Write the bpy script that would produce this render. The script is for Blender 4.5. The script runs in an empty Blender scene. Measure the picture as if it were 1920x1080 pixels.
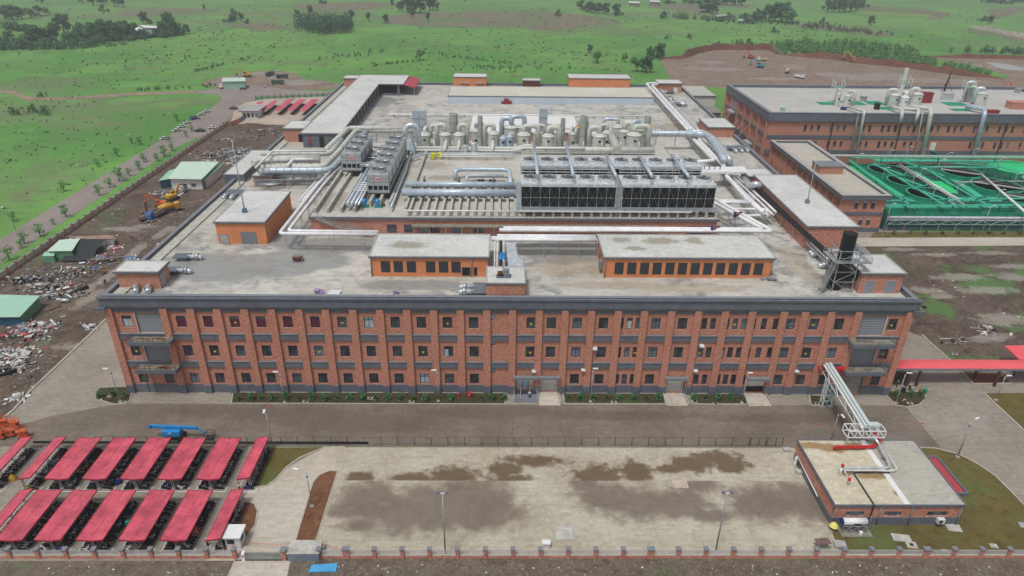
import bpy, bmesh, math, random
from mathutils import Vector, Matrix
S = bpy.context.scene
COL = S.collection
R_ = random.Random(7)
rad = math.radians

# ------------------------------------------------------------------ camera
CX, CY, CH = -2.0383, -124.4161, 90.4689
YAW, PITCH, ROLL, FPX = 0.01485292, 0.4761695, -0.01176733, 1280.0


def _axes():
    cy, sy, cp, sp = math.cos(YAW), math.sin(YAW), math.cos(PITCH), math.sin(PITCH)
    f = Vector((sy * cp, cy * cp, -sp)); r = Vector((cy, -sy, 0)); d = f.cross(r)
    cr, sr = math.cos(ROLL), math.sin(ROLL)
    return cr * r + sr * d, -sr * r + cr * d, f


AR, AD, AF = _axes()
cd = bpy.data.cameras.new('camera'); cam = bpy.data.objects.new('camera', cd); COL.objects.link(cam)
m = Matrix.Identity(4)
for i in range(3):
    m[i][0] = AR[i]; m[i][1] = -AD[i]; m[i][2] = -AF[i]
m[0][3], m[1][3], m[2][3] = CX, CY, CH
cam.matrix_world = m
cd.sensor_width = 36; cd.lens = 36 * FPX / 1920; cd.clip_start = 1; cd.clip_end = 8000
S.camera = cam

# ------------------------------------------------------------------ overcast daylight
SUN_EL, SUN_AZ = rad(66), rad(215)
w = bpy.data.worlds.new('World'); S.world = w; w.use_nodes = True
nt = w.node_tree; nt.nodes.clear()
sky = nt.nodes.new('ShaderNodeTexSky'); sky.sky_type = 'NISHITA'; sky.sun_disc = False
sky.sun_elevation = SUN_EL; sky.sun_rotation = SUN_AZ; sky.dust_density = 4; sky.air_density = 1.0
hs = nt.nodes.new('ShaderNodeHueSaturation'); hs.inputs['Saturation'].default_value = .35
bg = nt.nodes.new('ShaderNodeBackground'); bg.inputs[1].default_value = .105
wo = nt.nodes.new('ShaderNodeOutputWorld')
nt.links.new(sky.outputs[0], hs.inputs['Color']); nt.links.new(hs.outputs[0], bg.inputs[0]); nt.links.new(bg.outputs[0], wo.inputs[0])
sl = bpy.data.lights.new('sun', 'SUN'); sl.energy = 2.1; sl.angle = rad(12); sl.color = (1, .98, .95)
so = bpy.data.objects.new('sun', sl); COL.objects.link(so)
sd = Vector((math.sin(SUN_AZ) * math.cos(SUN_EL), math.cos(SUN_AZ) * math.cos(SUN_EL), math.sin(SUN_EL)))
so.rotation_euler = (-sd).to_track_quat('-Z', 'Y').to_euler(); so.location = (0, 0, 300)
S.view_settings.view_transform = 'Standard'; S.view_settings.look = 'None'
S.view_settings.exposure = -0.12; S.view_settings.gamma = 1
S.render.engine = 'CYCLES'
S.cycles.use_denoising = True
S.cycles.max_bounces = 5; S.cycles.diffuse_bounces = 2; S.cycles.glossy_bounces = 2; S.cycles.transmission_bounces = 2
S.cycles.volume_bounces = 0; S.cycles.transparent_max_bounces = 6
S.cycles.caustics_reflective = False; S.cycles.caustics_refractive = False


# ------------------------------------------------------------------ pixel -> place
def _ray(px, py):
    return AR * ((px - 960) / FPX) + AD * ((py - 540) / FPX) + AF


def G(px, py, z=0.0):
    d = _ray(px, py); t = (z - CH) / d.z
    return Vector((CX + d.x * t, CY + d.y * t, z))


def YP(px, py, y=0.0):
    d = _ray(px, py); t = (y - CY) / d.y
    return Vector((CX + d.x * t, y, CH + d.z * t))


def XP(px, py, x=0.0):
    d = _ray(px, py); t = (x - CX) / d.x
    return Vector((x, CY + d.y * t, CH + d.z * t))


# ------------------------------------------------------------------ mesh builder
class MB:
    def __init__(s):
        s.v = []; s.f = []; s.sm = []; s.mi = []; s.cur = 0

    def add(s, vs, fs, smooth=False):
        o = len(s.v); s.v += [tuple(p) for p in vs]
        for f in fs:
            s.f.append([i + o for i in f]); s.sm.append(smooth); s.mi.append(s.cur)
        return s

    def box(s, x0, y0, z0, x1, y1, z1):
        vs = [(x, y, z) for z in (z0, z1) for x, y in ((x0, y0), (x1, y0), (x1, y1), (x0, y1))]
        return s.add(vs, [(3, 2, 1, 0), (4, 5, 6, 7), (0, 1, 5, 4), (1, 2, 6, 5), (2, 3, 7, 6), (3, 0, 4, 7)])

    def obox(s, c, sx, sy, sz, rz=0, tilt=0):
        M = Matrix.Translation(Vector(c)) @ Matrix.Rotation(rz, 4, 'Z') @ Matrix.Rotation(tilt, 4, 'X')
        vs = [M @ Vector((x * sx / 2, y * sy / 2, z * sz)) for z in (0, 1) for x, y in ((-1, -1), (1, -1), (1, 1), (-1, 1))]
        return s.add(vs, [(3, 2, 1, 0), (4, 5, 6, 7), (0, 1, 5, 4), (1, 2, 6, 5), (2, 3, 7, 6), (3, 0, 4, 7)])

    def prism(s, poly, z0, z1):
        n = len(poly)
        a = sum(poly[i][0] * poly[(i + 1) % n][1] - poly[(i + 1) % n][0] * poly[i][1] for i in range(n))
        if a < 0: poly = poly[::-1]
        vs = [(p[0], p[1], z0) for p in poly] + [(p[0], p[1], z1) for p in poly]
        return s.add(vs, [tuple(range(n))[::-1], tuple(range(n, 2 * n))] + [(i, (i + 1) % n, n + (i + 1) % n, n + i) for i in range(n)])

    def sheet(s, poly, z):
        n = len(poly)
        a = sum(poly[i][0] * poly[(i + 1) % n][1] - poly[(i + 1) % n][0] * poly[i][1] for i in range(n))
        if a < 0: poly = poly[::-1]
        return s.add([(p[0], p[1], z) for p in poly], [tuple(range(n))])

    def ring(s, outer, inner, z0, z1):
        n = len(outer); vs = []
        for z in (z0, z1):
            vs += [(p[0], p[1], z) for p in outer] + [(p[0], p[1], z) for p in inner]
        fs = []
        for i in range(n):
            j = (i + 1) % n
            fs += [(i, j, 2 * n + j, 2 * n + i), (n + j, n + i, 3 * n + i, 3 * n + j), (2 * n + i, 2 * n + j, 3 * n + j, 3 * n + i), (j, i, n + i, n + j)]
        return s.add(vs, fs)

    def rect_ring(s, x0, y0, x1, y1, wd, z0, z1):
        return s.ring([(x0, y0), (x1, y0), (x1, y1), (x0, y1)], [(x0 + wd, y0 + wd), (x1 - wd, y0 + wd), (x1 - wd, y1 - wd), (x0 + wd, y1 - wd)], z0, z1)

    def beam(s, p, q, wd, h=None):
        p, q = Vector(p), Vector(q); h = h or wd
        d = (q - p).normalized()
        up = Vector((0, 0, 1)) if abs(d.z) < .99 else Vector((0, 1, 0))
        a = d.cross(up).normalized(); b = a.cross(d)
        vs = [e + a * (i * wd / 2) + b * (j * h / 2) for e in (p, q) for i, j in ((-1, -1), (1, -1), (1, 1), (-1, 1))]
        return s.add(vs, [(0, 1, 2, 3), (7, 6, 5, 4), (0, 4, 5, 1), (1, 5, 6, 2), (2, 6, 7, 3), (3, 7, 4, 0)])

    def tube(s, pts, r, n=8, caps=True):
        pts = [Vector(p) for p in pts]; rr = r if isinstance(r, (list, tuple)) else [r] * len(pts)
        d0 = (pts[1] - pts[0]).normalized()
        a = d0.cross(Vector((0, 0, 1)) if abs(d0.z) < .9 else Vector((0, 1, 0))).normalized()
        vs = []; N = len(pts)
        for i, p in enumerate(pts):
            d1 = (pts[i] - pts[i - 1]).normalized() if i else None
            d2 = (pts[i + 1] - pts[i]).normalized() if i < N - 1 else None
            t = (d1 + d2).normalized() if d1 and d2 else (d1 or d2)
            k = 1.0
            if d1 and d2:
                c = max(.35, t.dot(d2)); k = 1 / c
            a = (a - t * a.dot(t)); a = a.normalized() if a.length > 1e-6 else t.orthogonal().normalized()
            b = t.cross(a)
            side = None
            if d1 and d2 and (d2 - d1).length > 1e-4: side = (d2 - d1).normalized()
            for j in range(n):
                an = 2 * math.pi * j / n; o = (a * math.cos(an) + b * math.sin(an)) * rr[i]
                if side is not None: o += side * o.dot(side) * (k - 1)
                vs.append(p + o)
        fs = [(i * n + j, i * n + (j + 1) % n, (i + 1) * n + (j + 1) % n, (i + 1) * n + j) for i in range(N - 1) for j in range(n)]
        s.add(vs, fs, n > 4)
        if caps:
            o = len(s.v) - N * n
            s.f += [[o + j for j in range(n)][::-1], [o + (N - 1) * n + j for j in range(n)]]; s.sm += [False, False]; s.mi += [s.cur] * 2
        return s

    def lathe(s, c, prof, n=16, smooth=True):
        cx, cy, cz = c; cs = [(math.cos(2 * math.pi * j / n), math.sin(2 * math.pi * j / n)) for j in range(n)]
        for (r0, z0), (r1, z1) in zip(prof[:-1], prof[1:]):     # rings not shared: crisp edges between the bands
            s.add([(cx + r * x, cy + r * y, cz + z) for r, z in ((r0, z0), (r1, z1)) for x, y in cs], [(j, (j + 1) % n, n + (j + 1) % n, n + j) for j in range(n)], smooth)
        for (r, z), up in ((prof[0], 0), (prof[-1], 1)):
            s.add([(cx + r * x, cy + r * y, cz + z) for x, y in cs], [tuple(range(n)) if up else tuple(range(n))[::-1]])
        return s

    def build(s, name, mat, parent=None, kind=None):
        me = bpy.data.meshes.new(name)
        off = Vector((0, 0, 0)); p = parent
        while p is not None:
            off += p.location; p = p.parent
        me.from_pydata([(v[0] - off.x, v[1] - off.y, v[2] - off.z) for v in s.v], [], s.f)
        me.polygons.foreach_set('use_smooth', s.sm)
        for mm in (mat if isinstance(mat, list) else [mat]): me.materials.append(mm)
        if isinstance(mat, list): me.polygons.foreach_set('material_index', s.mi)
        me.update()
        o = bpy.data.objects.new(name, me); COL.objects.link(o); o.parent = parent
        if kind: o['kind'] = kind
        return o


def arc_path(pts, r, k=4):
    """round the corners of a polyline"""
    pts = [Vector(p) for p in pts]; out = [pts[0]]
    for i in range(1, len(pts) - 1):
        a, b, c = pts[i - 1], pts[i], pts[i + 1]
        d1 = (a - b); d2 = (c - b); q = min(r, d1.length * .49, d2.length * .49)
        p1 = b + d1.normalized() * q; p2 = b + d2.normalized() * q
        for j in range(k + 1):
            t = j / k; out.append((1 - t) ** 2 * p1 + 2 * t * (1 - t) * b + t * t * p2)
    out.append(pts[-1]); return out


def tag(o, label, cat, group=None):
    o['label'] = label; o['category'] = cat
    if group: o['group'] = group
    return o


def T(name, label, cat, loc=(0, 0, 0), group=None):
    o = bpy.data.objects.new(name, None); COL.objects.link(o); o.location = loc
    o.empty_display_size = .5
    return tag(o, label, cat, group)


def dup(root, loc, rz=0, label=None, group=None, scale=None, swap=None):
    def cp(o, par):
        c = o.copy(); COL.objects.link(c); c.parent = par
        if swap and o.type == 'MESH' and o.data.materials and o.data.materials[0].name in swap:
            key = (o.data.name, swap[o.data.materials[0].name].name)
            if key not in _SW:
                me = o.data.copy(); me.materials[0] = swap[o.data.materials[0].name]; _SW[key] = me
            c.data = _SW[key]
        for ch in KIDS.get(o.name, None) or [x for x in o.children]: cp(ch, c)
        return c
    c = cp(root, None); c.location = loc; c.rotation_euler = (0, 0, rz)
    if scale: c.scale = scale if isinstance(scale, tuple) else (scale,) * 3
    if label: c['label'] = label
    if group: c['group'] = group
    return c


_SW = {}; KIDS = {}
ORD = ['first', 'second', 'third', 'fourth', 'fifth', 'sixth', 'seventh', 'eighth', 'ninth', 'tenth', 'eleventh', 'twelfth', 'thirteenth', 'fourteenth', 'fifteenth', 'sixteenth', 'seventeenth', 'eighteenth', 'nineteenth', 'twentieth', 'twenty-first', 'twenty-second', 'twenty-third', 'twenty-fourth', 'twenty-fifth', 'twenty-sixth', 'twenty-seventh', 'twenty-eighth', 'twenty-ninth', 'thirtieth', 'thirty-first', 'thirty-second', 'thirty-third', 'thirty-fourth', 'thirty-fifth']


# ------------------------------------------------------------------ materials
def lin(r, g, b):
    def f(c):
        c /= 255.0
        return c / 12.92 if c <= .04045 else ((c + .055) / 1.055) ** 2.4
    return (f(r), f(g), f(b), 1)


class NT:
    def __init__(s, name):
        s.m = bpy.data.materials.new(name); s.m.use_nodes = True; s.t = s.m.node_tree
        s.b = s.t.nodes['Principled BSDF']; s.pos = s.n('ShaderNodeNewGeometry').outputs['Position']

    def n(s, typ, **kw):
        nd = s.t.nodes.new(typ)
        for k, v in kw.items(): setattr(nd, k, v)
        return nd

    def set(s, sock, v):
        if hasattr(v, 'is_output'): s.t.links.new(v, sock)
        elif v is not None: sock.default_value = v

    def math(s, op, a, b=None, c=None, clamp=False):
        nd = s.n('ShaderNodeMath', operation=op, use_clamp=clamp)
        for i, x in enumerate((a, b, c)): s.set(nd.inputs[i], x)
        return nd.outputs[0]

    def vmath(s, op, a, b=None):
        nd = s.n('ShaderNodeVectorMath', operation=op); s.set(nd.inputs[0], a); s.set(nd.inputs[1], b)
        return nd.outputs['Value' if op in ('LENGTH', 'DOT_PRODUCT') else 0]

    def noise(s, scale, detail=4, rough=.6, vec=None, stretch=None, dist=0):
        v = vec or s.pos
        if stretch: v = s.vmath('MULTIPLY', v, stretch)
        nd = s.n('ShaderNodeTexNoise'); s.set(nd.inputs['Vector'], v)
        nd.inputs['Scale'].default_value = scale; nd.inputs['Detail'].default_value = detail; nd.inputs['Roughness'].default_value = rough
        nd.inputs['Distortion'].default_value = dist
        return nd.outputs[0]

    def ramp(s, f, a, b):
        nd = s.n('ShaderNodeMapRange', interpolation_type='SMOOTHSTEP'); s.set(nd.inputs[0], f)
        nd.inputs[1].default_value = a; nd.inputs[2].default_value = b
        return nd.outputs[0]

    def mix(s, f, a, b, blend='MIX'):
        nd = s.n('ShaderNodeMix', data_type='RGBA', blend_type=blend)
        s.set(nd.inputs[0], f); s.set(nd.inputs[6], a); s.set(nd.inputs[7], b)
        return nd.outputs[2]

    def col(s, c): s.set(s.b.inputs['Base Color'], c)
    def rough(s, c): s.set(s.b.inputs['Roughness'], c)

    def bump(s, h, strength=.4, dist=.1):
        nd = s.n('ShaderNodeBump'); s.set(nd.inputs['Height'], h); nd.inputs['Strength'].default_value = strength; nd.inputs['Distance'].default_value = dist
        s.t.links.new(nd.outputs[0], s.b.inputs['Normal'])

    def xyz(s):
        nd = s.n('ShaderNodeSeparateXYZ'); s.set(nd.inputs[0], s.pos); return nd.outputs

    def blobs(s, bl, nscale=.25, namt=.9, soft=.35, lo=0.0):
        """soft-edged irregular patches at world places: (x, y, rx, ry)"""
        cur = None
        for x, y, rx, ry in bl:
            d = s.vmath('LENGTH', s.vmath('MULTIPLY', s.vmath('SUBTRACT', s.pos, (x, y, 0)), (1 / rx, 1 / ry, 0)))
            v = s.math('SUBTRACT', 1.0, d)
            cur = v if cur is None else s.math('MAXIMUM', cur, v)
        nz = s.math('MULTIPLY', s.math('SUBTRACT', s.noise(nscale, 5, .6), .5), namt)
        return s.ramp(s.math('ADD', cur, nz), lo, soft)

    def lines(s, comp, period, width, off=0):
        """thin joint lines every `period` metres"""
        f = s.math('FRACT', s.math('DIVIDE', s.math('ADD', comp, off), period))
        return s.math('LESS_THAN', f, width / period)


def darker(c, k): return (c[0] * k, c[1] * k, c[2] * k, 1)


MATS = {}


def M(name, rgb=None, rough=.7, metal=0.0, var=.18, scale=.8, rgb2=None, stretch=None, spec=.4, bump=0, local=False):
    if name in MATS: return MATS[name]
    t = NT(name); c = lin(*rgb); c2 = lin(*rgb2) if rgb2 else darker(c, 1 - var * 1.6)
    nz = t.noise(scale, 5, .62, stretch=stretch)
    nz2 = t.noise(scale * 6, 3, .6)
    f = t.ramp(t.math('ADD', t.math('MULTIPLY', nz, .7), t.math('MULTIPLY', nz2, .3)), .34, .66)
    t.col(t.mix(f, c2, darker(c, 1 + var * .3)))
    t.rough(rough); t.b.inputs['Metallic'].default_value = metal
    t.b.inputs['Specular IOR Level'].default_value = spec
    if bump: t.bump(nz2, bump)
    MATS[name] = t.m
    return t.m


def brick_mat(name, axis='auto', a=(214, 140, 114), b=(172, 104, 84), mortar=(214, 182, 164), bw=.62, bh=.2):
    t = NT(name); x, y, z = t.xyz()
    cb = t.n('ShaderNodeCombineXYZ'); t.set(cb.inputs[0], t.math('ADD', x, y)); t.set(cb.inputs[1], z)
    br = t.n('ShaderNodeTexBrick'); t.set(br.inputs['Vector'], cb.outputs[0])
    br.inputs['Scale'].default_value = 1; br.inputs['Brick Width'].default_value = bw; br.inputs['Row Height'].default_value = bh
    br.inputs['Mortar Size'].default_value = .025; br.inputs['Bias'].default_value = -.1
    br.inputs['Color1'].default_value = lin(*a); br.inputs['Color2'].default_value = lin(*b); br.inputs['Mortar'].default_value = lin(*mortar)
    pale = t.ramp(t.noise(.35, 5, .65), .5, .72)
    c = t.mix(t.math('MULTIPLY', pale, .55), br.outputs[0], lin(204, 152, 136))
    dk = t.ramp(t.noise(1.9, 4, .7, stretch=(1, 1, 1.8)), .38, .62)
    c = t.mix(t.math('MULTIPLY', dk, .6), c, lin(138, 76, 60))
    c = t.mix(t.math('MULTIPLY', t.ramp(t.noise(.09, 4, .6), .45, .65), .3), c, lin(206, 150, 132))
    c = t.mix(t.math('MULTIPLY', t.ramp(t.noise(3.1, 3, .7), .52, .7), .5), c, lin(228, 150, 116))
    t.col(c); t.rough(.85); t.bump(br.outputs[1], .3, .03)
    MATS[name] = t.m
    return t.m


BRICK = brick_mat('brick')
GREY = M('grey_paint', (108, 114, 125), .6, var=.14, scale=.5)
GREY2 = M('grey_paint_light', (126, 131, 138), .6, var=.08, scale=.5)
COPE = M('coping_concrete', (172, 172, 170), .8, var=.15, scale=1.2)
ORANGE = M('orange_render', (222, 142, 96), .8, var=.1, scale=.4)
GLASS = M('dark_glass', (72, 80, 90), .1, var=.55, scale=.5, spec=.6)  # base colour lightened and mottled to carry sky reflections
GLASS2 = M('pale_reflection_glass', (176, 196, 212), .15, var=.2, scale=.9, spec=.6)  # on window panes this pale tone paints in the blue-white sky reflection
FRAME = M('dark_frame', (58, 63, 72), .5, var=.05)
LOUVRE = M('dark_louvre', (56, 60, 66), .6, var=.15, scale=2)
SHUTTER = M('grey_shutter', (140, 146, 154), .5, var=.06, stretch=(.1, .1, 8), scale=1)
WSHUTTER = M('white_shutter', (196, 194, 188), .6, var=.08, scale=1)
PURPLE = M('purple_curtain', (92, 40, 66), .8, var=.15, scale=2)
YELLOW = M('yellow_sign', (225, 205, 60), .6, var=.05)
WHITE = M('white_paint', (226, 228, 228), .5, var=.06, scale=.4)
WHITEP = M('white_cladding', (236, 236, 238), .4, var=.12, scale=.5)
STEEL = M('galvanised', (190, 196, 200), .42, .55, var=.2, scale=.9)
SILVER = M('silver_cladding', (216, 223, 229), .3, .4, var=.18, scale=1.1)
SILVERB = M('silver_blue_duct', (190, 205, 217), .35, .15, var=.15, scale=.7)
BEIGE = M('frp_beige', (204, 207, 198), .5, var=.1, scale=.4)
BEIGED = M('frp_dark', (178, 183, 173), .55, var=.12, scale=.5)
BLACK = M('black_paint', (26, 28, 32), .45, var=.2, scale=1)
DKSTEEL = M('dark_steel', (70, 74, 78), .5, .4, var=.2, scale=1)
RED = M('red_paint', (196, 40, 44), .45, var=.1)
BLUE = M('blue_paint', (40, 140, 208), .45, var=.1)
NAVY = M('navy_paint', (38, 48, 130), .5, var=.15)
YEL = M('machine_yellow', (214, 164, 52), .5, var=.2, scale=1.5)
ORG = M('machine_orange', (222, 106, 58), .5, var=.2, scale=1.5)
CONC = M('plain_concrete', (188, 187, 178), .85, var=.2, scale=.9)
CONCD = M('weathered_concrete', (150, 146, 134), .85, var=.3, scale=1.2)
KERB = M('kerb_concrete', (182, 176, 164), .85, var=.15, scale=1.5)
RUST = M('rusty_brown', (112, 62, 44), .8, var=.3, scale=1)
GREENH = M('green_tin', (158, 202, 180), .5, var=.1, scale=.5)
GREENH2 = M('green_tin_dark', (104, 160, 128), .55, var=.1, scale=.7)
BLUET = M('blue_tin', (44, 96, 128), .55, var=.15, scale=.7)
WOOD = M('wood_brown', (136, 108, 82), .8, var=.3, scale=2)
TEAL = M('teal_paint', (10, 146, 112), .5, var=.12, scale=.25)
TEALD = M('teal_dark', (0, 102, 82), .55, var=.12, scale=.25)
MINT = M('mint_grating', (74, 192, 160), .6, var=.2, scale=.6)
LIME = M('bright_green_cover', (46, 206, 130), .6, var=.15, scale=.3)
SKIN = M('skin', (150, 104, 80), .6, var=.05)
CLOTHD = M('dark_clothing', (36, 38, 48), .85, var=.1)
CLOTHW = M('white_clothing', (214, 214, 216), .85, var=.06)
BARK = M('bark', (86, 74, 62), .9, var=.25, scale=2)


def vary(mt, rgb, thr=.7):
    t = mt.node_tree; bs = t.nodes['Principled BSDF']; src = bs.inputs['Base Color'].links[0].from_socket
    oi = t.nodes.new('ShaderNodeObjectInfo'); mr = t.nodes.new('ShaderNodeMapRange'); mr.inputs[1].default_value = thr; mr.inputs[4].default_value = .7
    mx = t.nodes.new('ShaderNodeMix'); mx.data_type = 'RGBA'; mx.inputs[7].default_value = lin(*rgb)
    t.links.new(oi.outputs['Random'], mr.inputs[0]); t.links.new(mr.outputs[0], mx.inputs[0]); t.links.new(src, mx.inputs[6]); t.links.new(mx.outputs[2], bs.inputs['Base Color'])


vary(GLASS, (128, 142, 154), .55)


def leaf_mat(name, a, b, c):
    t = NT(name)
    oi = t.n('ShaderNodeObjectInfo')
    f = t.ramp(t.noise(.9, 3, .7), .3, .7)
    col = t.mix(f, lin(*a), lin(*b))
    col = t.mix(t.math('MULTIPLY', oi.outputs['Random'], .6), col, lin(*c))
    t.col(col); t.rough(.75); t.b.inputs['Specular IOR Level'].default_value = .2
    return t.m


LEAF = leaf_mat('leaf_dark', (54, 88, 58), (82, 120, 78), (64, 108, 78))
LEAF2 = leaf_mat('leaf_mid', (78, 118, 66), (104, 146, 80), (70, 120, 70))
LEAFY = leaf_mat('leaf_bright', (70, 140, 66), (104, 170, 84), (80, 150, 70))
# ------------------------------------------------------------------ ground, roads, pavements (structure)
def PB(l): return [(G(px, py)[0], G(px, py)[1], rx, ry) for px, py, rx, ry in l]


def grass_mat():
    t = NT('grass_ground'); x, y, z = t.xyz()
    big = t.ramp(t.noise(.006, 5, .6), .38, .62)
    mid = t.ramp(t.noise(.03, 5, .65, stretch=(1, .6, 1)), .35, .68)
    fine = t.noise(.35, 5, .75)
    c = t.mix(big, lin(82, 138, 64), lin(108, 158, 78))
    c = t.mix(t.math('MULTIPLY', mid, .5), c, lin(108, 130, 86))
    # bare soil showing through in far pastures
    soil = t.ramp(t.noise(.011, 6, .68, stretch=(.7, 1.6, 1)), .55, .68)
    far = t.ramp(y, 330, 800)
    c = t.mix(t.math('MULTIPLY', t.math('MULTIPLY', soil, far), .62), c, lin(124, 124, 98))
    # little mounds of turned earth standing in rows
    wv = t.n('ShaderNodeTexVoronoi'); t.set(wv.inputs['Vector'], t.vmath('MULTIPLY', t.pos, (.09, .045, 0))); wv.inputs['Scale'].default_value = 1; wv.inputs['Randomness'].default_value = .45
    mound = t.math('SUBTRACT', 1, t.ramp(wv.outputs[0], .12, .34))
    band = t.math('MULTIPLY', t.ramp(t.noise(.007, 3, .5), .38, .5), t.ramp(y, 290, 390))
    c = t.mix(t.math('MULTIPLY', t.math('MULTIPLY', mound, band), .85), c, lin(98, 102, 80))
    # long plough lines
    ln = t.math('ABSOLUTE', t.math('SINE', t.math('MULTIPLY', t.math('ADD', t.math('MULTIPLY', y, .9), t.math('ADD', t.math('MULTIPLY', x, .22), t.math('MULTIPLY', t.noise(.01, 3), 40))), .16)))
    c = t.mix(t.math('MULTIPLY', t.math('MULTIPLY', t.math('SUBTRACT', 1, t.ramp(ln, 0, .4)), t.ramp(y, 330, 420)), .22), c, lin(66, 116, 66))
    # rough scrub left of the road
    sc = t.math('MULTIPLY', t.ramp(t.noise(.022, 6, .72), .5, .6), t.math('MULTIPLY', t.math('LESS_THAN', x, -150), t.math('LESS_THAN', y, 320)))
    c = t.mix(t.math('MULTIPLY', sc, .5), c, lin(112, 124, 92))
    scr = t.blobs(PB([(200, 200, 60, 22), (270, 195, 40, 18), (330, 188, 34, 16), (30, 205, 50, 26), (60, 160, 30, 30), (110, 225, 50, 14), (180, 235, 40, 12), (70, 360, 14, 20), (120, 330, 12, 16), (310, 20, 150, 60), (150, 30, 120, 50), (450, 40, 120, 50), (560, 25, 130, 70), (1250, 25, 160, 60), (1120, 45, 110, 20), (1050, 50, 130, 24), (1560, 50, 90, 30), (1880, 85, 60, 30), (270, 128, 30, 10), (560, 118, 40, 12), (1130, 125, 30, 12), (1160, 60, 130, 30), (700, 12, 150, 60)]), .018, 2.0, .6)
    c = t.mix(t.math('MULTIPLY', t.ramp(y, 420, 1000), .3), c, lin(118, 150, 104))  # distance haze put into the colour: grass paler and greyer far off
    c = t.mix(t.math('MULTIPLY', scr, t.math('MULTIPLY', t.ramp(t.noise(.12, 6, .75), .36, .6), .75)), c, lin(124, 122, 98))
    c = t.mix(t.math('MULTIPLY', t.ramp(t.noise(.08, 6, .72, stretch=(.6, 2, 1)), .52, .66), .45), c, lin(66, 116, 64))
    c = t.mix(t.math('MULTIPLY', t.ramp(t.noise(.02, 4, .6, vec=t.vmath('ADD', t.pos, (90, 20, 0))), .52, .64), .5), c, lin(118, 168, 84))
    c = t.mix(t.math('MULTIPLY', t.ramp(fine, .55, .72), .55), c, lin(58, 104, 56))
    c = t.mix(t.math('MULTIPLY', t.ramp(t.noise(.9, 4, .7), .56, .7), .45), c, lin(74, 112, 62))
    t.col(c); t.rough(.95); t.b.inputs['Specular IOR Level'].default_value = .1
    t.bump(t.math('ADD', fine, t.noise(1.4, 3, .7)), .5, .5)
    return t.m


def soil_mat(name, a, b, c2, green=.5, wet=0, gth=(.56, .66), scale=1.0, puddles=None):
    t = NT(name)
    n1 = t.ramp(t.noise(.09 * scale, 6, .68), .35, .66); n2 = t.noise(.8 * scale, 6, .75)
    c = t.mix(n1, lin(*a), lin(*b))
    c = t.mix(t.math('MULTIPLY', t.ramp(n2, .5, .68), .85), c, lin(*c2))
    c = t.mix(t.math('MULTIPLY', t.ramp(t.noise(.28 * scale, 6, .75, dist=.6), .5, .62), .7), c, darker(lin(*a), .62))
    c = t.mix(t.math('MULTIPLY', t.ramp(t.noise(1.7, 4, .8), .56, .68), .6), c, darker(lin(*a), .55))
    if green:
        g = t.math('MULTIPLY', t.ramp(t.math('ADD', t.math('MULTIPLY', t.noise(.06 * scale, 5, .6), .75), t.math('MULTIPLY', n2, .25)), *gth), green)
        c = t.mix(g, c, lin(84, 124, 66))
    r = .9
    if puddles:
        p = t.blobs(puddles, .3 * scale, 2.1, .6, -.15)
        c = t.mix(t.math('MULTIPLY', p, .6), c, lin(176, 168, 156)); r = t.math('SUBTRACT', .9, t.math('MULTIPLY', p, .8))  # puddles and pale patches; the grey of reflected sky is put into the colour
    if wet:
        p = t.ramp(t.noise(.1 * scale, 5, .6, vec=t.vmath('ADD', t.pos, (300, 70, 0))), .58, .66)
        c = t.mix(t.math('MULTIPLY', p, .7), c, lin(118, 116, 112)); r = t.math('SUBTRACT', .9, t.math('MULTIPLY', p, .7))
    t.col(c); t.rough(r); t.b.inputs['Specular IOR Level'].default_value = .3
    t.bump(t.math('ADD', n2, t.noise(1.5, 4, .7)), .6, .4)
    return t.m


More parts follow.
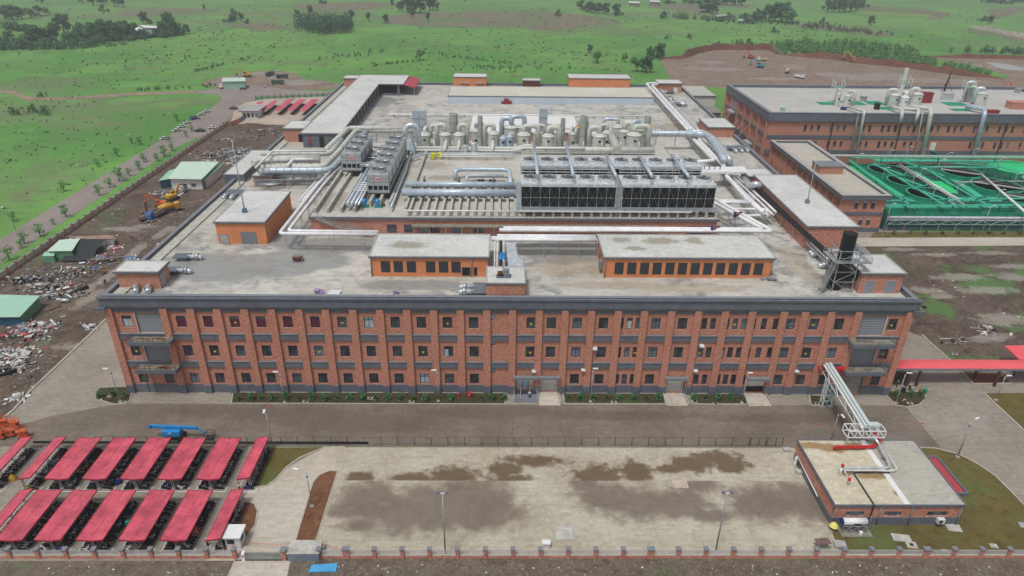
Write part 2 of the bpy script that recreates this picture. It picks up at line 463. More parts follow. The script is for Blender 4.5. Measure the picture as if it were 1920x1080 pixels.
def pave_mat(name, a, b, joints=0, jw=.08, stain=None, stain_col=(86, 74, 58), wetb=None, wet_col=(112, 104, 98), cut=None, amt=.75, tracks=True, green=None):
    t = NT(name); x, y, z = t.xyz()
    n1 = t.ramp(t.noise(.07, 6, .62), .34, .66); n2 = t.noise(.5, 6, .7, stretch=(1, 2.2, 1))
    c = t.mix(n1, lin(*a), lin(*b))
    c = t.mix(t.math('MULTIPLY', t.ramp(n2, .44, .7), .6), c, darker(lin(*a), .72))
    c = t.mix(t.math('MULTIPLY', t.ramp(t.noise(1.1, 6, .78, vec=t.vmath('ADD', t.pos, (7, 3, 0))), .5, .64), .5), c, darker(lin(*b), 1.25))
    c = t.mix(t.math('MULTIPLY', t.ramp(t.noise(.22, 6, .7, vec=t.vmath('ADD', t.pos, (50, 9, 0))), .55, .72), .4), c, darker(lin(*b), 1.2))
    c = t.mix(t.math('MULTIPLY', t.ramp(t.noise(3.5, 3, .8), .6, .72), .3), c, darker(lin(*a), .6))
    if tracks:
        c = t.mix(t.math('MULTIPLY', t.ramp(t.noise(.25, 5, .7, stretch=(.12, 2.5, 1)), .52, .7), .35), c, darker(lin(*a), .7))
    r = .75
    if joints:
        for comp, off in ((x, 0), (y, 1.3)):
            c = t.mix(t.math('MULTIPLY', t.lines(comp, joints, jw, off), .5), c, darker(lin(*a), .5))
    if stain:
        s_ = t.blobs(stain, .55, 1.7, .5, -.1)
        if cut is not None: s_ = t.math('MULTIPLY', s_, t.math('GREATER_THAN', y, cut))
        c = t.mix(t.math('MULTIPLY', s_, amt), c, lin(*stain_col))
    if green:
        c = t.mix(t.math('MULTIPLY', t.blobs(green, .3, .9, .4), .6), c, lin(132, 112, 62))
    if wetb:
        p = t.blobs(wetb, .38, 1.3, .6, -.12)
        if cut is not None: p = t.math('MULTIPLY', p, t.math('LESS_THAN', y, cut))
        c = t.mix(t.math('MULTIPLY', p, .78), c, t.mix(t.ramp(t.noise(.25, 5, .7), .35, .65), lin(*wet_col), darker(lin(*wet_col), .72)))
        r = t.math('SUBTRACT', .75, t.math('MULTIPLY', p, .35))
    t.col(c); t.rough(r); t.b.inputs['Specular IOR Level'].default_value = .35
    t.bump(n2, .12, .05)
    return t.m


GRASS = grass_mat()


def struct(name, mat, polys, z):
    b = MB()
    for p in polys: b.sheet([(q[0], q[1]) for q in p], z)
    return b.build(name, mat, None, 'structure')


def PX(pts, z=0): return [tuple(G(px, py, z)[:2]) for px, py in pts]


def ragged(poly, amp=1.5, n=4, seed=1, op=False):
    r = random.Random(seed); out = []
    for i in range(len(poly) - op):
        a, b = Vector(poly[i]), Vector(poly[(i + 1) % len(poly)])
        k = max(1, min(14, int((b - a).length / (amp * 3)))); nr = Vector((-(b - a).y, (b - a).x)).normalized() if (b - a).length > .01 else Vector((0, 0))
        for j in range(k):
            p = a.lerp(b, j / k)
            if j: p = p + nr * r.uniform(-amp, amp)
            out.append((p.x, p.y))
    return out + [tuple(poly[-1])] * op




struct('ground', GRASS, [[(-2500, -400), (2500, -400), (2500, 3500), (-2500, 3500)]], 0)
SOIL = soil_mat('compound_soil', (86, 74, 64), (108, 96, 84), (148, 136, 122), .5, puddles=PB([(230, 430, 7, 2.4), (270, 425, 5, 2), (345, 430, 5, 2), (165, 560, 2.5, 6), (170, 540, 2, 5), (320, 430, 3, 3), (390, 300, 3, 9), (430, 262, 8, 3), (130, 650, 4, 2), (300, 440, 2, 6), (255, 470, 2, 8), (200, 520, 2, 8)]))
SOILR = soil_mat('right_soil', (84, 70, 60), (104, 92, 82), (136, 122, 108), .8, 0, (.5, .6), puddles=PB([(1800, 520, 9, 3), (1850, 545, 10, 3), (1900, 520, 7, 3), (1880, 600, 8, 4), (1845, 632, 7, 3), (1900, 500, 8, 2), (1760, 478, 9, 1.6), (1860, 475, 9, 1.6), (1690, 468, 8, 1.6), (1740, 545, 5, 2.6), (1765, 556, 4, 2)]))
VERGE = soil_mat('verge_soil', (100, 88, 76), (116, 106, 94), (150, 142, 132), .5, 0, (.58, .68), 2.2)
DIRT = soil_mat('dirt', (124, 104, 90), (142, 128, 116), (170, 156, 142), 0, 0, puddles=PB([(1330, 117, 14, 8), (1300, 128, 12, 7), (1352, 130, 20, 8), (1490, 125, 10, 10), (1560, 140, 14, 10), (1620, 145, 30, 14), (1665, 140, 22, 8), (1720, 150, 26, 10), (1790, 152, 26, 8), (1870, 125, 34, 9), (1460, 148, 20, 6), (520, 145, 10, 9), (560, 155, 14, 10), (480, 138, 9, 6)]))
FIELDB = soil_mat('ploughed_field', (122, 108, 94), (128, 118, 102), (114, 124, 92), .6, 0, (.44, .58), .3)
FIELDY = soil_mat('yellow_crop', (142, 150, 76), (128, 150, 80), (150, 160, 90), .3)
TRACK = soil_mat('dirt_track', (140, 112, 98), (158, 136, 122), (172, 156, 144), 0)
RSOIL = soil_mat('red_planter_soil', (112, 74, 52), (124, 86, 62), (136, 104, 82), 0)
LAWN = soil_mat('dry_lawn', (98, 88, 50), (112, 98, 54), (92, 100, 54), .35, 0, (.5, .62), 1.5)
DGRASS = soil_mat('planter_grass', (66, 58, 38), (78, 70, 44), (62, 78, 44), .3)
ASPH = pave_mat('asphalt', (132, 122, 116), (148, 138, 132), 0)
WETCON = pave_mat('wet_concrete', (166, 150, 136), (190, 176, 162), 0)
PAVE = pave_mat('site_pavement', (136, 128, 117), (156, 148, 137), 6, .08)
ROADM = pave_mat('front_road', (106, 97, 87), (128, 118, 107), 5.8, .08, stain=PB([(520, 775, 26, 3), (900, 775, 16, 2.5), (640, 790, 22, 3), (960, 772, 14, 2.5), (1150, 780, 24, 2), (420, 772, 16, 2.4), (1500, 785, 22, 2), (720, 800, 14, 2.5)]), stain_col=(90, 80, 70), amt=.5)
COURT = pave_mat('shed_court', (132, 124, 114), (152, 144, 133), 4, .06)
DRIVE = pave_mat('drive_concrete', (176, 168, 154), (190, 183, 170), 5, .06)
yc = G(960, 902)[1]
SLABM = pave_mat('yard_slab', (166, 158, 140), (186, 180, 164), 8.1, .06,
                 stain=PB([(675, 896, 3.5, 2), (775, 897, 6, 1.8), (850, 893, 6, 3.5), (948, 880, 4, 3), (1120, 892, 6, 3.5), (1192, 886, 4.5, 4), (1300, 870, 6, 3), (1340, 860, 7, 2.5), (1370, 874, 5, 2.5), (1255, 880, 3, 1.6), (960, 900, 5, 2), (1000, 865, 8, 2), (1540, 950, 2.5, 6)]),
                 stain_col=(88, 66, 40), cut=yc, amt=.85,
                 wetb=PB([(690, 935, 7, 6), (760, 960, 12, 7), (830, 950, 13, 8), (880, 930, 10, 6), (900, 965, 10, 5), (930, 945, 5, 5), (655, 955, 5, 3), (1130, 930, 7, 5), (1200, 945, 11, 5.5), (1270, 945, 9, 5), (1335, 968, 6, 2.2), (1310, 910, 6, 2.5), (1430, 945, 9, 6), (1480, 935, 9, 6), (1520, 945, 6, 6), (1100, 910, 4, 3), (680, 985, 5, 2)]),
                 wet_col=(112, 99, 88))

struct('compound_soil', SOIL, [[(-148, -60), (-83, -60), (-83, 238), (-148, 242)]], .02)
struct('verge', VERGE, [ragged([(-170, -45.5), (140, -45.5), (140, -110), (-170, -110)], .15)], .055)
struct('pavement', PAVE, [[(-106, -18), (-106, 60), (-80, 60), (-80, 235), (140, 235), (140, 20), (160, -18), (170, -60), (90, -60), (56.4, -18.2)],
                          ragged(PX([(-60, 842), (-60, 835), (-60, 795), (0, 790), (25, 770), (60, 735)]), .8, op=True) + [(-105.9, 0), (-105.9, -18)]], .04)
struct('front_road', ROADM, [[(-106, -18.1), (-86, -18.1), (86, -18.1), (86, -4.3), (-84, -4.3), (-95, -8), (-106, -14)]], .06)
struct('pavement', PAVE, [[(-106, -18.2), (56, -18.2), (56, -45.4), (-106, -45.4)]], .035)
struct('shed_court', COURT, [[(-97, -46), (-46.2, -46), (-46.2, -18.4), (-97, -18.4)]], .06)
struct('drive', DRIVE, [[(-50, -46)] + PX([(470, 914), (612, 838), (647, 837)]) + [(-33.2, -46)], PX([(440, 1050), (545, 1050), (530, 1120), (410, 1120)])], .08)
struct('yard_slab', SLABM, [[(-34.4, -18.4), (56.4, -18.4), (54.4, -45.3), (-33.1, -45.3)]], .1)
struct('lawn', LAWN, [PX([(1560, 1000), (1590, 980), (1800, 960)]) + PX([(1712, 840), (1752, 841), (1797, 852), (1832, 870), (1865, 892), (1890, 917), (1925, 953)]) + [(88, -45.4), (54, -45.4)],
                      PX([(503, 841), (612, 839), (590, 848), (562, 860), (537, 878), (517, 901), (500, 912), (475, 915)]),
                      PX([(1844, 738), (1940, 738), (1940, 826), (1900, 790)]),
                      PX([(1640, 436), (2100, 434), (2100, 446), (1630, 447)])], .12)
RSO = PX([(632, 885), (618, 884), (600, 892), (588, 905), (582, 925), (575, 950), (552, 1025), (588, 1025)])
RS2 = PX([(459, 941), (476, 946), (482, 958), (478, 985), (458, 1012), (447, 1005), (444, 985)])
RS3 = PX([(1800, 698), (1825, 721), (1897, 720), (1872, 701)])
struct('planter_soil', RSOIL, [RSO, RS2, RS3], .13)
PLB = [PX([(183, 733), (187, 728), (235, 726), (247, 733), (243, 752), (235, 757), (215, 758), (193, 752)]),
       [(-60.5, -4.1), (-1.6, -4.1), (-1.6, -.3), (-61.5, -.3)], [(11.6, -3.9), (36.3, -3.9), (35.4, -.3), (11.6, -.3)],
       [(40.6, -3.9), (54.5, -3.9), (53.6, -.3), (40.2, -.3)],
       PX([(1522, 760), (1560, 762), (1556, 744), (1518, 742)]),
       PX([(1663, 742), (1680, 760), (1700, 763), (1722, 759), (1734, 748), (1733, 736), (1665, 734)]),
       PX([(1668, 722), (1705, 722), (1705, 696), (1672, 696)])]
struct('planter_grass', DGRASS, PLB, .12)
b = MB()
for pl in PLB[:6] + [RSO, RS2]:
    ins = [(p[0], p[1]) for p in pl]; c = Vector((sum(p[0] for p in ins) / len(ins), sum(p[1] for p in ins) / len(ins)))
    out = []
    for p in ins:
        v = Vector(p) - c; out.append(tuple(c + v + Vector((math.copysign(.22, v.x), math.copysign(.22, v.y)))))
    b.ring(out, ins, .02, .2)


def kerb_line(pts, wd=.22, h=.2):
    for i in range(len(pts) - 1):
        b.beam((*pts[i][:2], h / 2), (*pts[i + 1][:2], h / 2), wd, h)


kerb_line([(-106, 62), (-106, 30), (-106.2, 0)] + PX([(25, 770), (0, 790), (-40, 800)]), .5, .25)
kerb_line(PX([(1709, 606), (1740, 640), (1777, 672), (1804, 699), (1825, 721), (1897, 720)]), .4, .25)
kerb_line(PX([(1844, 737), (1870, 762), (1900, 790), (1940, 827)]), .4, .25)
kerb_line(PX([(1712, 840), (1752, 841), (1797, 852), (1832, 870), (1865, 892), (1890, 917), (1940, 968)]), .3)
kerb_line(PX([(612, 838), (590, 847), (562, 859), (537, 877), (517, 900), (500, 912), (470, 916)]), .3)
b.build('kerb', KERB, None, 'structure')
b = MB()
for px in [102 + i * 61.2 for i in range(0, 25)]:
    p = G(px - 10 + R_.uniform(-3, 3), 795.5); b.box(p.x - .5, p.y - .12, .0, p.x + .35 + R_.uniform(-.2, .3), p.y + .12, .085)
for px in [230 + i * 60 for i in range(25)]:
    p = G(px, 761.5); b.box(p.x - .4, p.y - .1, .0, p.x + .3, p.y + .1, .085)
for px, py in ((505, 762), (622, 692), (1700, 715), (1770, 675), (1730, 795), (1535, 797)):
    p = G(px * 1.0, py); b.box(p.x - .4, p.y - .1, .0, p.x + .4, p.y + .3, .085)
b.build('road_marking', M('worn_red_marking', (186, 84, 74), .8, var=.3, scale=3), None, 'structure')
struct('soil_right', SOILR, [ragged(PX([(1690, 540), (1709, 606), (1740, 640), (1777, 672), (1806, 698)]), .3, op=True) + ragged(PX([(1880, 696), (2050, 690), (2100, 460), (1620, 462)]), .8, op=True)], .1)
struct('path', DRIVE, [PX([(1600, 446.5), (2100, 445), (2100, 460), (1600, 463)])], .14)
struct('asphalt_road', ASPH, [PX([(-40, 476), (0, 450), (100, 387), (200, 325), (275, 279), (345, 236), (395, 203), (413, 190), (416, 183), (408, 177), (370, 175), (370, 170), (420, 165), (470, 160), (520, 163), (560, 170), (650, 172), (650, 180), (560, 182), (500, 181), (455, 193), (435, 215), (432, 228), (400, 246), (330, 277), (290, 303), (180, 376), (60, 455), (0, 494), (-40, 520)])], .05)
struct('dirt_track', TRACK, [ragged(PX([(-30, 166), (0, 168), (30, 171), (45, 180), (70, 183), (130, 182), (250, 174), (370, 170), (370, 175), (250, 179), (150, 186), (80, 189), (45, 188), (25, 177), (0, 174), (-30, 174)]), .7, seed=4)], .06)
struct('dirt_yard', DIRT, [ragged(PX([(375, 155), (400, 148), (440, 140), (470, 134), (530, 132), (560, 140), (575, 150), (610, 152), (640, 160), (620, 168), (560, 170), (520, 164), (470, 160), (420, 166), (390, 162)]), 2, seed=3)], .07)
struct('forecourt', WETCON, [PX([(432, 232), (440, 205), (460, 192), (520, 183), (600, 180), (640, 170), (560, 236), (515, 234)])], .09)
DR = [(1238, 112), (1282, 111), (1310, 100), (1340, 94), (1440, 94), (1462, 103), (1560, 112), (1600, 118), (1675, 125), (1750, 135), (1800, 142), (1885, 150), (1895, 145), (1850, 130), (1800, 118), (1735, 107)]
struct('dirt', DIRT, [ragged(PX(DR), 2, seed=5, op=True) + ragged(PX([(1740, 107.5), (1830, 110), (2000, 113)]), 2, seed=6, op=True) + PX([(2000, 190), (1375, 166), (1265, 160), (1250, 135)])], .08)
for nm, mt_, pl in (('ploughed_field', FIELDB, [(690, 33), (760, 27), (870, 22), (1007, 20), (1060, 25), (1150, 35), (1165, 45), (1030, 58), (960, 50), (830, 52), (740, 45)]),
                    ('ploughed_field', FIELDB, [(1610, 19), (1625, 10), (1740, 18), (1785, 24), (1772, 37), (1735, 36), (1745, 27)]),
                    ('crop_strip', FIELDY, [(1612, 21), (1745, 28), (1742, 32), (1605, 24)]),
                    ('ploughed_field', FIELDB, [(1855, 17), (1925, 13), (1925, 22), (1880, 30), (1845, 40)]),
                    ('ploughed_field', FIELDB, [(212, 24), (300, 15), (420, 18), (360, 28), (260, 31)]),
                    ('ploughed_field', FIELDB, [(1340, 4), (1420, 9), (1400, 16), (1350, 12)]),
                    ('ploughed_field', FIELDB, [(540, 8), (700, 4), (760, 10), (640, 22), (560, 18)]),
                    ('ploughed_field', FIELDB, [(1500, 48), (1600, 55), (1672, 64), (1670, 69), (1560, 60), (1490, 52)]),
                    ('ploughed_field', FIELDB, [(1215, 10), (1300, 8), (1350, 18), (1320, 22), (1240, 18)]),
                    ('ploughed_field', FIELDB, [(1815, 52), (1925, 74), (1925, 80), (1870, 70), (1810, 58)]),
                    ('ploughed_field', FIELDB, [(420, 45), (520, 42), (560, 55), (470, 60)])):
    struct(nm, mt_, [ragged(PX(pl), 7, seed=len(pl))], .1 if nm != 'crop_strip' else .13)


def bank(pts, h, name, mat, w_in=2.5, w_out=22):
    """low earth bank: steep cut face towards the site, long grassy back slope"""
    P = [Vector((*p[:2], 0)) for p in pts]; fin = []
    for i in range(len(P) - 1):
        k = max(1, int((P[i + 1] - P[i]).length / 6))
        fin += [P[i].lerp(P[i + 1], j / k) for j in range(k)]
    fin.append(P[-1]); f = MB(); g = MB(); N = len(fin); va = []; r = random.Random(3)
    for i, p in enumerate(fin):
        d = (fin[min(i + 1, N - 1)] - fin[max(i - 1, 0)]).normalized(); nr = Vector((-d.y, d.x, 0))
        e = min(1, i / 4, (N - 1 - i) / 4); hh = h * e * r.uniform(.7, 1.2); jj = r.uniform(-.8, .8)
        va += [p + nr * (jj - .5), p + nr * (w_in + jj) + Vector((0, 0, hh + .1)), p + nr * (w_in + w_out) + Vector((0, 0, -.3))]
    f.add([v for i in range(N) for v in va[3 * i:3 * i + 2]], [(2 * i + 2, 2 * i + 3, 2 * i + 1, 2 * i) for i in range(N - 1)])
    g.add([v for i in range(N) for v in va[3 * i + 1:3 * i + 3]], [(2 * i + 2, 2 * i + 3, 2 * i + 1, 2 * i) for i in range(N - 1)], True)
    f.build(name, mat, None, 'structure'); g.build('terrain', GRASS, None, 'structure')


REDB = soil_mat('red_bank_soil', (104, 66, 54), (122, 84, 70), (96, 60, 50), 0)
bank(PX([(1236, 112), (1282, 111), (1310, 100), (1340, 94), (1440, 94), (1462, 103)]), 5, 'earth_bank', REDB)
bank(PX([(1462, 103), (1560, 112), (1600, 118), (1675, 125), (1750, 135), (1800, 142), (1885, 150)]), 4.5, 'earth_bank', REDB, 2.5, 14)
bank(PX([(1735, 107), (1830, 110), (1990, 113)]), 3, 'earth_bank', REDB)
bank(PX([(1815, 50), (1890, 66), (1960, 80)]), 4, 'earth_bank', M('pale_bank', (176, 168, 158), .9, var=.3, scale=.2))
# water standing in the excavation
struct('water', M('muddy_water', (176, 172, 166), .08, var=.05, spec=.6), [ragged(PX([(1845, 117), (1870, 118), (1925, 128), (1925, 133), (1880, 130)]), 2, seed=2)], .12)
# ------------------------------------------------------------------ walls with real openings
def wall_grid(ops, u0, u1, z0, z1, mp, depth=.3):
    """one sheet of wall with reveals; ops = (ua, ub, za, zb); mp(u, z, d) -> world"""
    us = sorted({round(v, 3) for o in ops for v in o[:2]} | {u0, u1}); zs = sorted({round(v, 3) for o in ops for v in o[2:4]} | {z0, z1})
    b = MB(); idx = {}

    def vi(i, j):
        if (i, j) not in idx: idx[(i, j)] = len(b.v); b.v.append(tuple(mp(us[i], zs[j], 0)))
        return idx[(i, j)]
    for i in range(len(us) - 1):
        for j in range(len(zs) - 1):
            cu, cz = (us[i] + us[i + 1]) / 2, (zs[j] + zs[j + 1]) / 2
            if any(o[0] < cu < o[1] and o[2] < cz < o[3] for o in ops): continue
            b.f.append([vi(i, j), vi(i + 1, j), vi(i + 1, j + 1), vi(i, j + 1)]); b.sm.append(False); b.mi.append(0)
    ui = {u: i for i, u in enumerate(us)}; zi = {z: j for j, z in enumerate(zs)}
    for o in ops:
        cs = [(o[0], o[2]), (o[1], o[2]), (o[1], o[3]), (o[0], o[3])]
        ks = [vi(ui[round(u, 3)], zi[round(z, 3)]) for u, z in cs]; n = len(b.v); b.v += [tuple(mp(u, z, depth)) for u, z in cs]
        for k in range(4):
            b.f.append([ks[(k + 1) % 4], ks[k], n + k, n + (k + 1) % 4]); b.sm.append(False); b.mi.append(0)
    return b


fac = T('factory', 'long three storey red brick factory with dark grey cornice, the largest building in the middle', 'factory', (0, 0, 0))
ZD, ZP = 23.2, 24.25
PTOP = [202, 307, 358, 408, 459, 509.5, 561, 611, 662, 712.5, 763, 813, 863, 912.5, 961, 1011, 1059.5, 1109, 1159, 1208, 1259, 1309, 1359.5, 1410, 1469.5, 1509, 1558, 1609, 1711]
PXW = [YP(p, 580 + (p - 202) * .0043, 0).x for p in PTOP]; PXW[0] = -83.7; PXW[-1] = 83.5
W3 = [(239, 0), (340.5, 0), (390.5, 0), (440.5, 0), (489.5, 0), (540, 0), (591, 0), (641.5, 0), (691, 0), (741, 0), (790, 0), (839, 0), (888, 0), (996, 0), (1034, 0), (1082.5, 0), (1131.5, 0), (1164.5, 2), (1181, 2), (1197, 2), (1230, 0), (1280, 0), (1321, 2), (1337.5, 2), (1363, 2), (1379, 2), (1395.5, 2), (1412.5, 2), (1433, 2), (1455, 2), (1482.5, 0), (1527, 0), (1574, 0), (1674.5, 0)]
W2 = [(254.5, 0), (353, 0), (402, 0), (451, 0), (500, 0), (549.5, 0), (598, 0), (647, 0), (696, 0), (745, 0), (793, 0), (841, 0), (889, 0), (994, 0), (1032, 0), (1079.5, 0), (1127.5, 0), (1159.5, 2), (1175.5, 2), (1191.5, 2), (1224, 0), (1272, 0), (1313, 2), (1329, 2), (1354, 2), (1369.5, 2), (1385.5, 2), (1402, 2), (1422.5, 2), (1444, 2), (1470, 0), (1513, 0), (1560, 0), (1658, 0)]
W1 = [(269.5, 0), (318.5, 0), (365.5, 0), (413, 0), (462, 0), (509, 0), (557.5, 0), (605.5, 0), (653, 0), (701, 0), (748.5, 0), (796, 0), (843, 0), (889.5, 0), (1077, 0), (1123, 0), (1156, 2), (1170.5, 2), (1186, 2), (1218, 0), (1305, 2), (1321, 2), (1346, 2), (1360.5, 2), (1375.5, 2), (1393, 2), (1459, 0), (1501, 0), (1544, 0), (1642, 0)]
SM = [(922.5, 595, 1), (923, 643, 0), (923, 695, 0)]
ZW = {3: (16.6, 19.4), 2: (9.4, 12.2), 1: (2.45, 5.1)}
wins = []
for fl, lst, py in ((3, W3, 604), (2, W2, 657), (1, W1, 709)):
    for px, k in lst:
        x = YP(px, py, 0).x; hw = .58 if k == 2 else .99
        wins.append((x - hw, x + hw, *ZW[fl], fl, px, k))
smw = []
for px, py, k in SM:
    p = YP(px, py, 0); smw.append((p.x - .68, p.x + .68, p.z - .6, p.z + .6, 0, px, 3))
DOORS = []
for px, py, wd, za, zb, kind in ((282, 605, 5.6, 15.2, 20.1, 's'), (297, 659, 5.6, 8.3, 12.9, 's'), (1633, 611, 5.8, 15.2, 20.1, 's'), (1617, 664, 5.6, 8.3, 12.9, 's'),
                                 (1029, 720, 3.5, .5, 4.2, 'w'), (1263.5, 722, 3.6, .3, 4.1, 'w'), (1416, 723, 3.9, .3, 4.1, 'h'), (985, 721, 4.2, .9, 4.2, 'e'), (1596, 720, 4.6, .2, 4.7, 'g')):
    x = YP(px, py, 0).x; DOORS.append((x - wd / 2, x + wd / 2, za, zb, kind))
ops = [o[:4] for o in wins + smw] + [d[:4] for d in DOORS]
wall_grid(ops, -84, 84, 0, 21.3, lambda u, z, d: (u, d, z), .35).build('wall', BRICK, fac)
b = MB(); b.prism([(-84, .7), (84, .7), (87, 229), (-82.5, 229)], 0, ZD - .3); b.build('core', BRICK, fac)
for x, fc_ in ((-84, (0, 3, 2, 1)), (84, (0, 1, 2, 3))):
    b = MB(); b.add([(x, 0, 0), (x, .7, 0), (x, .7, 21.3), (x, 0, 21.3)], [fc_]); b.build('return_wall', BRICK, fac)
# roof deck, parapet, cornice


def deck_mat():
    t = NT('roof_deck'); x, y, z = t.xyz()
    n1 = t.noise(.05, 6, .62); n2 = t.noise(.4, 6, .7, stretch=(1, 1.8, 1)); n3 = t.noise(.16, 6, .65, vec=t.vmath('ADD', t.pos, (40, 90, 0)))
    c = t.mix(t.ramp(n1, .36, .64), lin(182, 178, 168), lin(198, 196, 188))
    c = t.mix(t.math('MULTIPLY', t.ramp(n2, .44, .68), .65), c, lin(152, 151, 146))
    c = t.mix(t.math('MULTIPLY', t.ramp(n3, .54, .68), .45), c, lin(152, 138, 114))
    for comp, per in ((x, 12.1), (y, 9.3)):
        c = t.mix(t.math('MULTIPLY', t.lines(comp, per, .12), .4), c, lin(120, 118, 112))
    wet = t.ramp(t.noise(.045, 5, .6, vec=t.vmath('ADD', t.pos, (11, 33, 0))), .46, .56)
    wet2 = t.math('MULTIPLY', t.ramp(t.noise(.25, 5, .65), .45, .6), wet)
    front = t.blobs(PBD([(420, 500, 22, 9), (560, 490, 14, 8), (500, 440, 14, 8), (780, 535, 14, 3), (1050, 470, 14, 8), (620, 460, 16, 6), (700, 190, 12, 14), (800, 250, 30, 12)]), .12, .9, .3)
    wm = t.math('MAXIMUM', t.math('MULTIPLY', wet2, .8), t.math('MULTIPLY', front, .75))
    c = t.mix(t.math('MULTIPLY', wm, .85), c, lin(124, 127, 128))
    brown = t.blobs(PBD([(1080, 500, 11, 7), (1300, 540, 14, 2.5), (1140, 535, 18, 2), (1500, 500, 4, 14), (720, 175, 10, 6), (1270, 240, 8, 10)]), .2, 1.0, .4)
    c = t.mix(t.math('MULTIPLY', brown, .45), c, lin(146, 126, 100))
    t.col(c); t.rough(t.math('SUBTRACT', .72, t.math('MULTIPLY', wm, .6))); t.b.inputs['Specular IOR Level'].default_value = .4
    t.bump(n2, .1, .04)
    return t.m


def PBD(l): return [(G(px, py, ZD)[0], G(px, py, ZD)[1], rx, ry) for px, py, rx, ry in l]


DECK = deck_mat(); MATS['deck'] = DECK
b = MB(); b.prism([(-83.4, .3), (83.4, .3), (86.4, 228.6), (-82, 228.6)], ZD - .3, ZD); b.build('roof', DECK, fac)
b = MB(); b.ring([(-84.2, -.3), (84.2, -.3), (87.2, 229.4), (-82.8, 229.4)], [(-83.5, .35), (83.5, .35), (86.5, 228.7), (-82.1, 228.7)], ZD - 1.9, ZP); b.build('parapet', GREY, fac)
b = MB(); b.ring([(-84.35, -.45), (84.35, -.45), (87.35, 229.5), (-82.95, 229.5)], [(-83.4, .45), (83.4, .45), (86.4, 228.6), (-82, 228.6)], ZP, ZP + .1); b.build('coping', GREY2, fac)
b = MB(); b.add([(x, y, z) for x in (-84.9, 84.9) for y, z in ((0, 21.32), (-.55, 21.32), (-.75, 21.9), (-.75, 23.6), (-1.0, 23.75), (-1.0, 24.12), (0, 24.12))],
                [(i, i + 1, i + 8, i + 7) for i in range(6)] + [tuple(range(7))[::-1], tuple(range(7, 14))]); b.build('cornice', GREY, fac)
for sx in (-1, 1):
    b = MB(); b.box(sx * 84.9 - 1.2, -1.2, 21.15, sx * 84.9 + 1.2, -.76, 21.75); b.build('cornice_bracket', GREY, fac)
b = MB(); b.add([(x + dx, y, z) for x, y in ((-83.4, .4), (-82, 228.5)) for dx in (0, 2.6) for z in (ZD + .003, ZD + .35)], [(0, 1, 5, 4), (2, 6, 7, 3), (1, 3, 7, 5), (0, 4, 6, 2), (0, 2, 3, 1), (4, 5, 7, 6)]); b.build('gutter_ledge', CONC, fac)
for i, x in enumerate(PXW):
    b = MB(); b.box(x - .75, -.55, 2.2, x + .75, -.003, 21.3); pl = b.build('pilaster', BRICK, fac)
    b = MB(); b.box(x - .8, -.62, 0, x + .8, -.003, 2.2); b.build('pilaster_base', GREY, pl)
for i in range(len(PXW) - 1):
    a, c = PXW[i] + .77, PXW[i + 1] - .77
    for za, zb, pr in ((13.65, 15.05, .3), (6.75, 8.15, .3), (20.4, 21.3, .2)):
        segs = [(a, c)]
        for d in DOORS:
            if d[4] == 's' and d[2] < zb and d[3] > za and a < (d[0] + d[1]) / 2 < c: segs = [(a, d[0] - .1), (d[1] + .1, c)] if zb < 20 else segs
        for q0, q1 in segs:
            if q1 - q0 < .4: continue
            b = MB(); b.box(q0, -pr, za, q1, -.003, zb)
            bd = b.build('floor_band', GREY, fac)
            if pr > .25: b = MB(); b.box(q0 + .03, -pr - .12, zb, q1 - .03, -.004, zb + .16); b.build('ledge', GREY2, bd)
    segs = [(a, c)]
    for d in DOORS:
        if d[2] < 1 and d[0] > a - 1 and d[1] < c + 1: segs = [(a, d[0] - .05), (d[1] + .05, c)]
    for q0, q1 in segs:
        if q1 - q0 > .3: b = MB(); b.box(q0, -.14, 0, q1, -.003, 2.2); b.build('plinth', GREY, fac)


# windows: frame with mullions > pane (+ sticker, curtain, pale sheet)
def win_proto(wd, h, mull, tr=True):
    f = MB(); t = .07
    hw = wd / 2
    f.rect_ring(-hw, 0, hw, h, t, 0, .12)
    if mull: f.box(-t / 2, t, 0, t / 2, h - t, .1)
    if tr: f.box(-hw + t, h * .68, .01, hw - t, h * .68 + t, .095)
    f.v = [(x, -z, y) for x, y, z in f.v]
    fo = f.build('window', FRAME, None)
    p = MB(); p.box(-hw + t * .5, 0, t * .5, hw - t * .5, .03, h - t * .5); po = p.build('pane', GLASS, fo)
    return fo, po


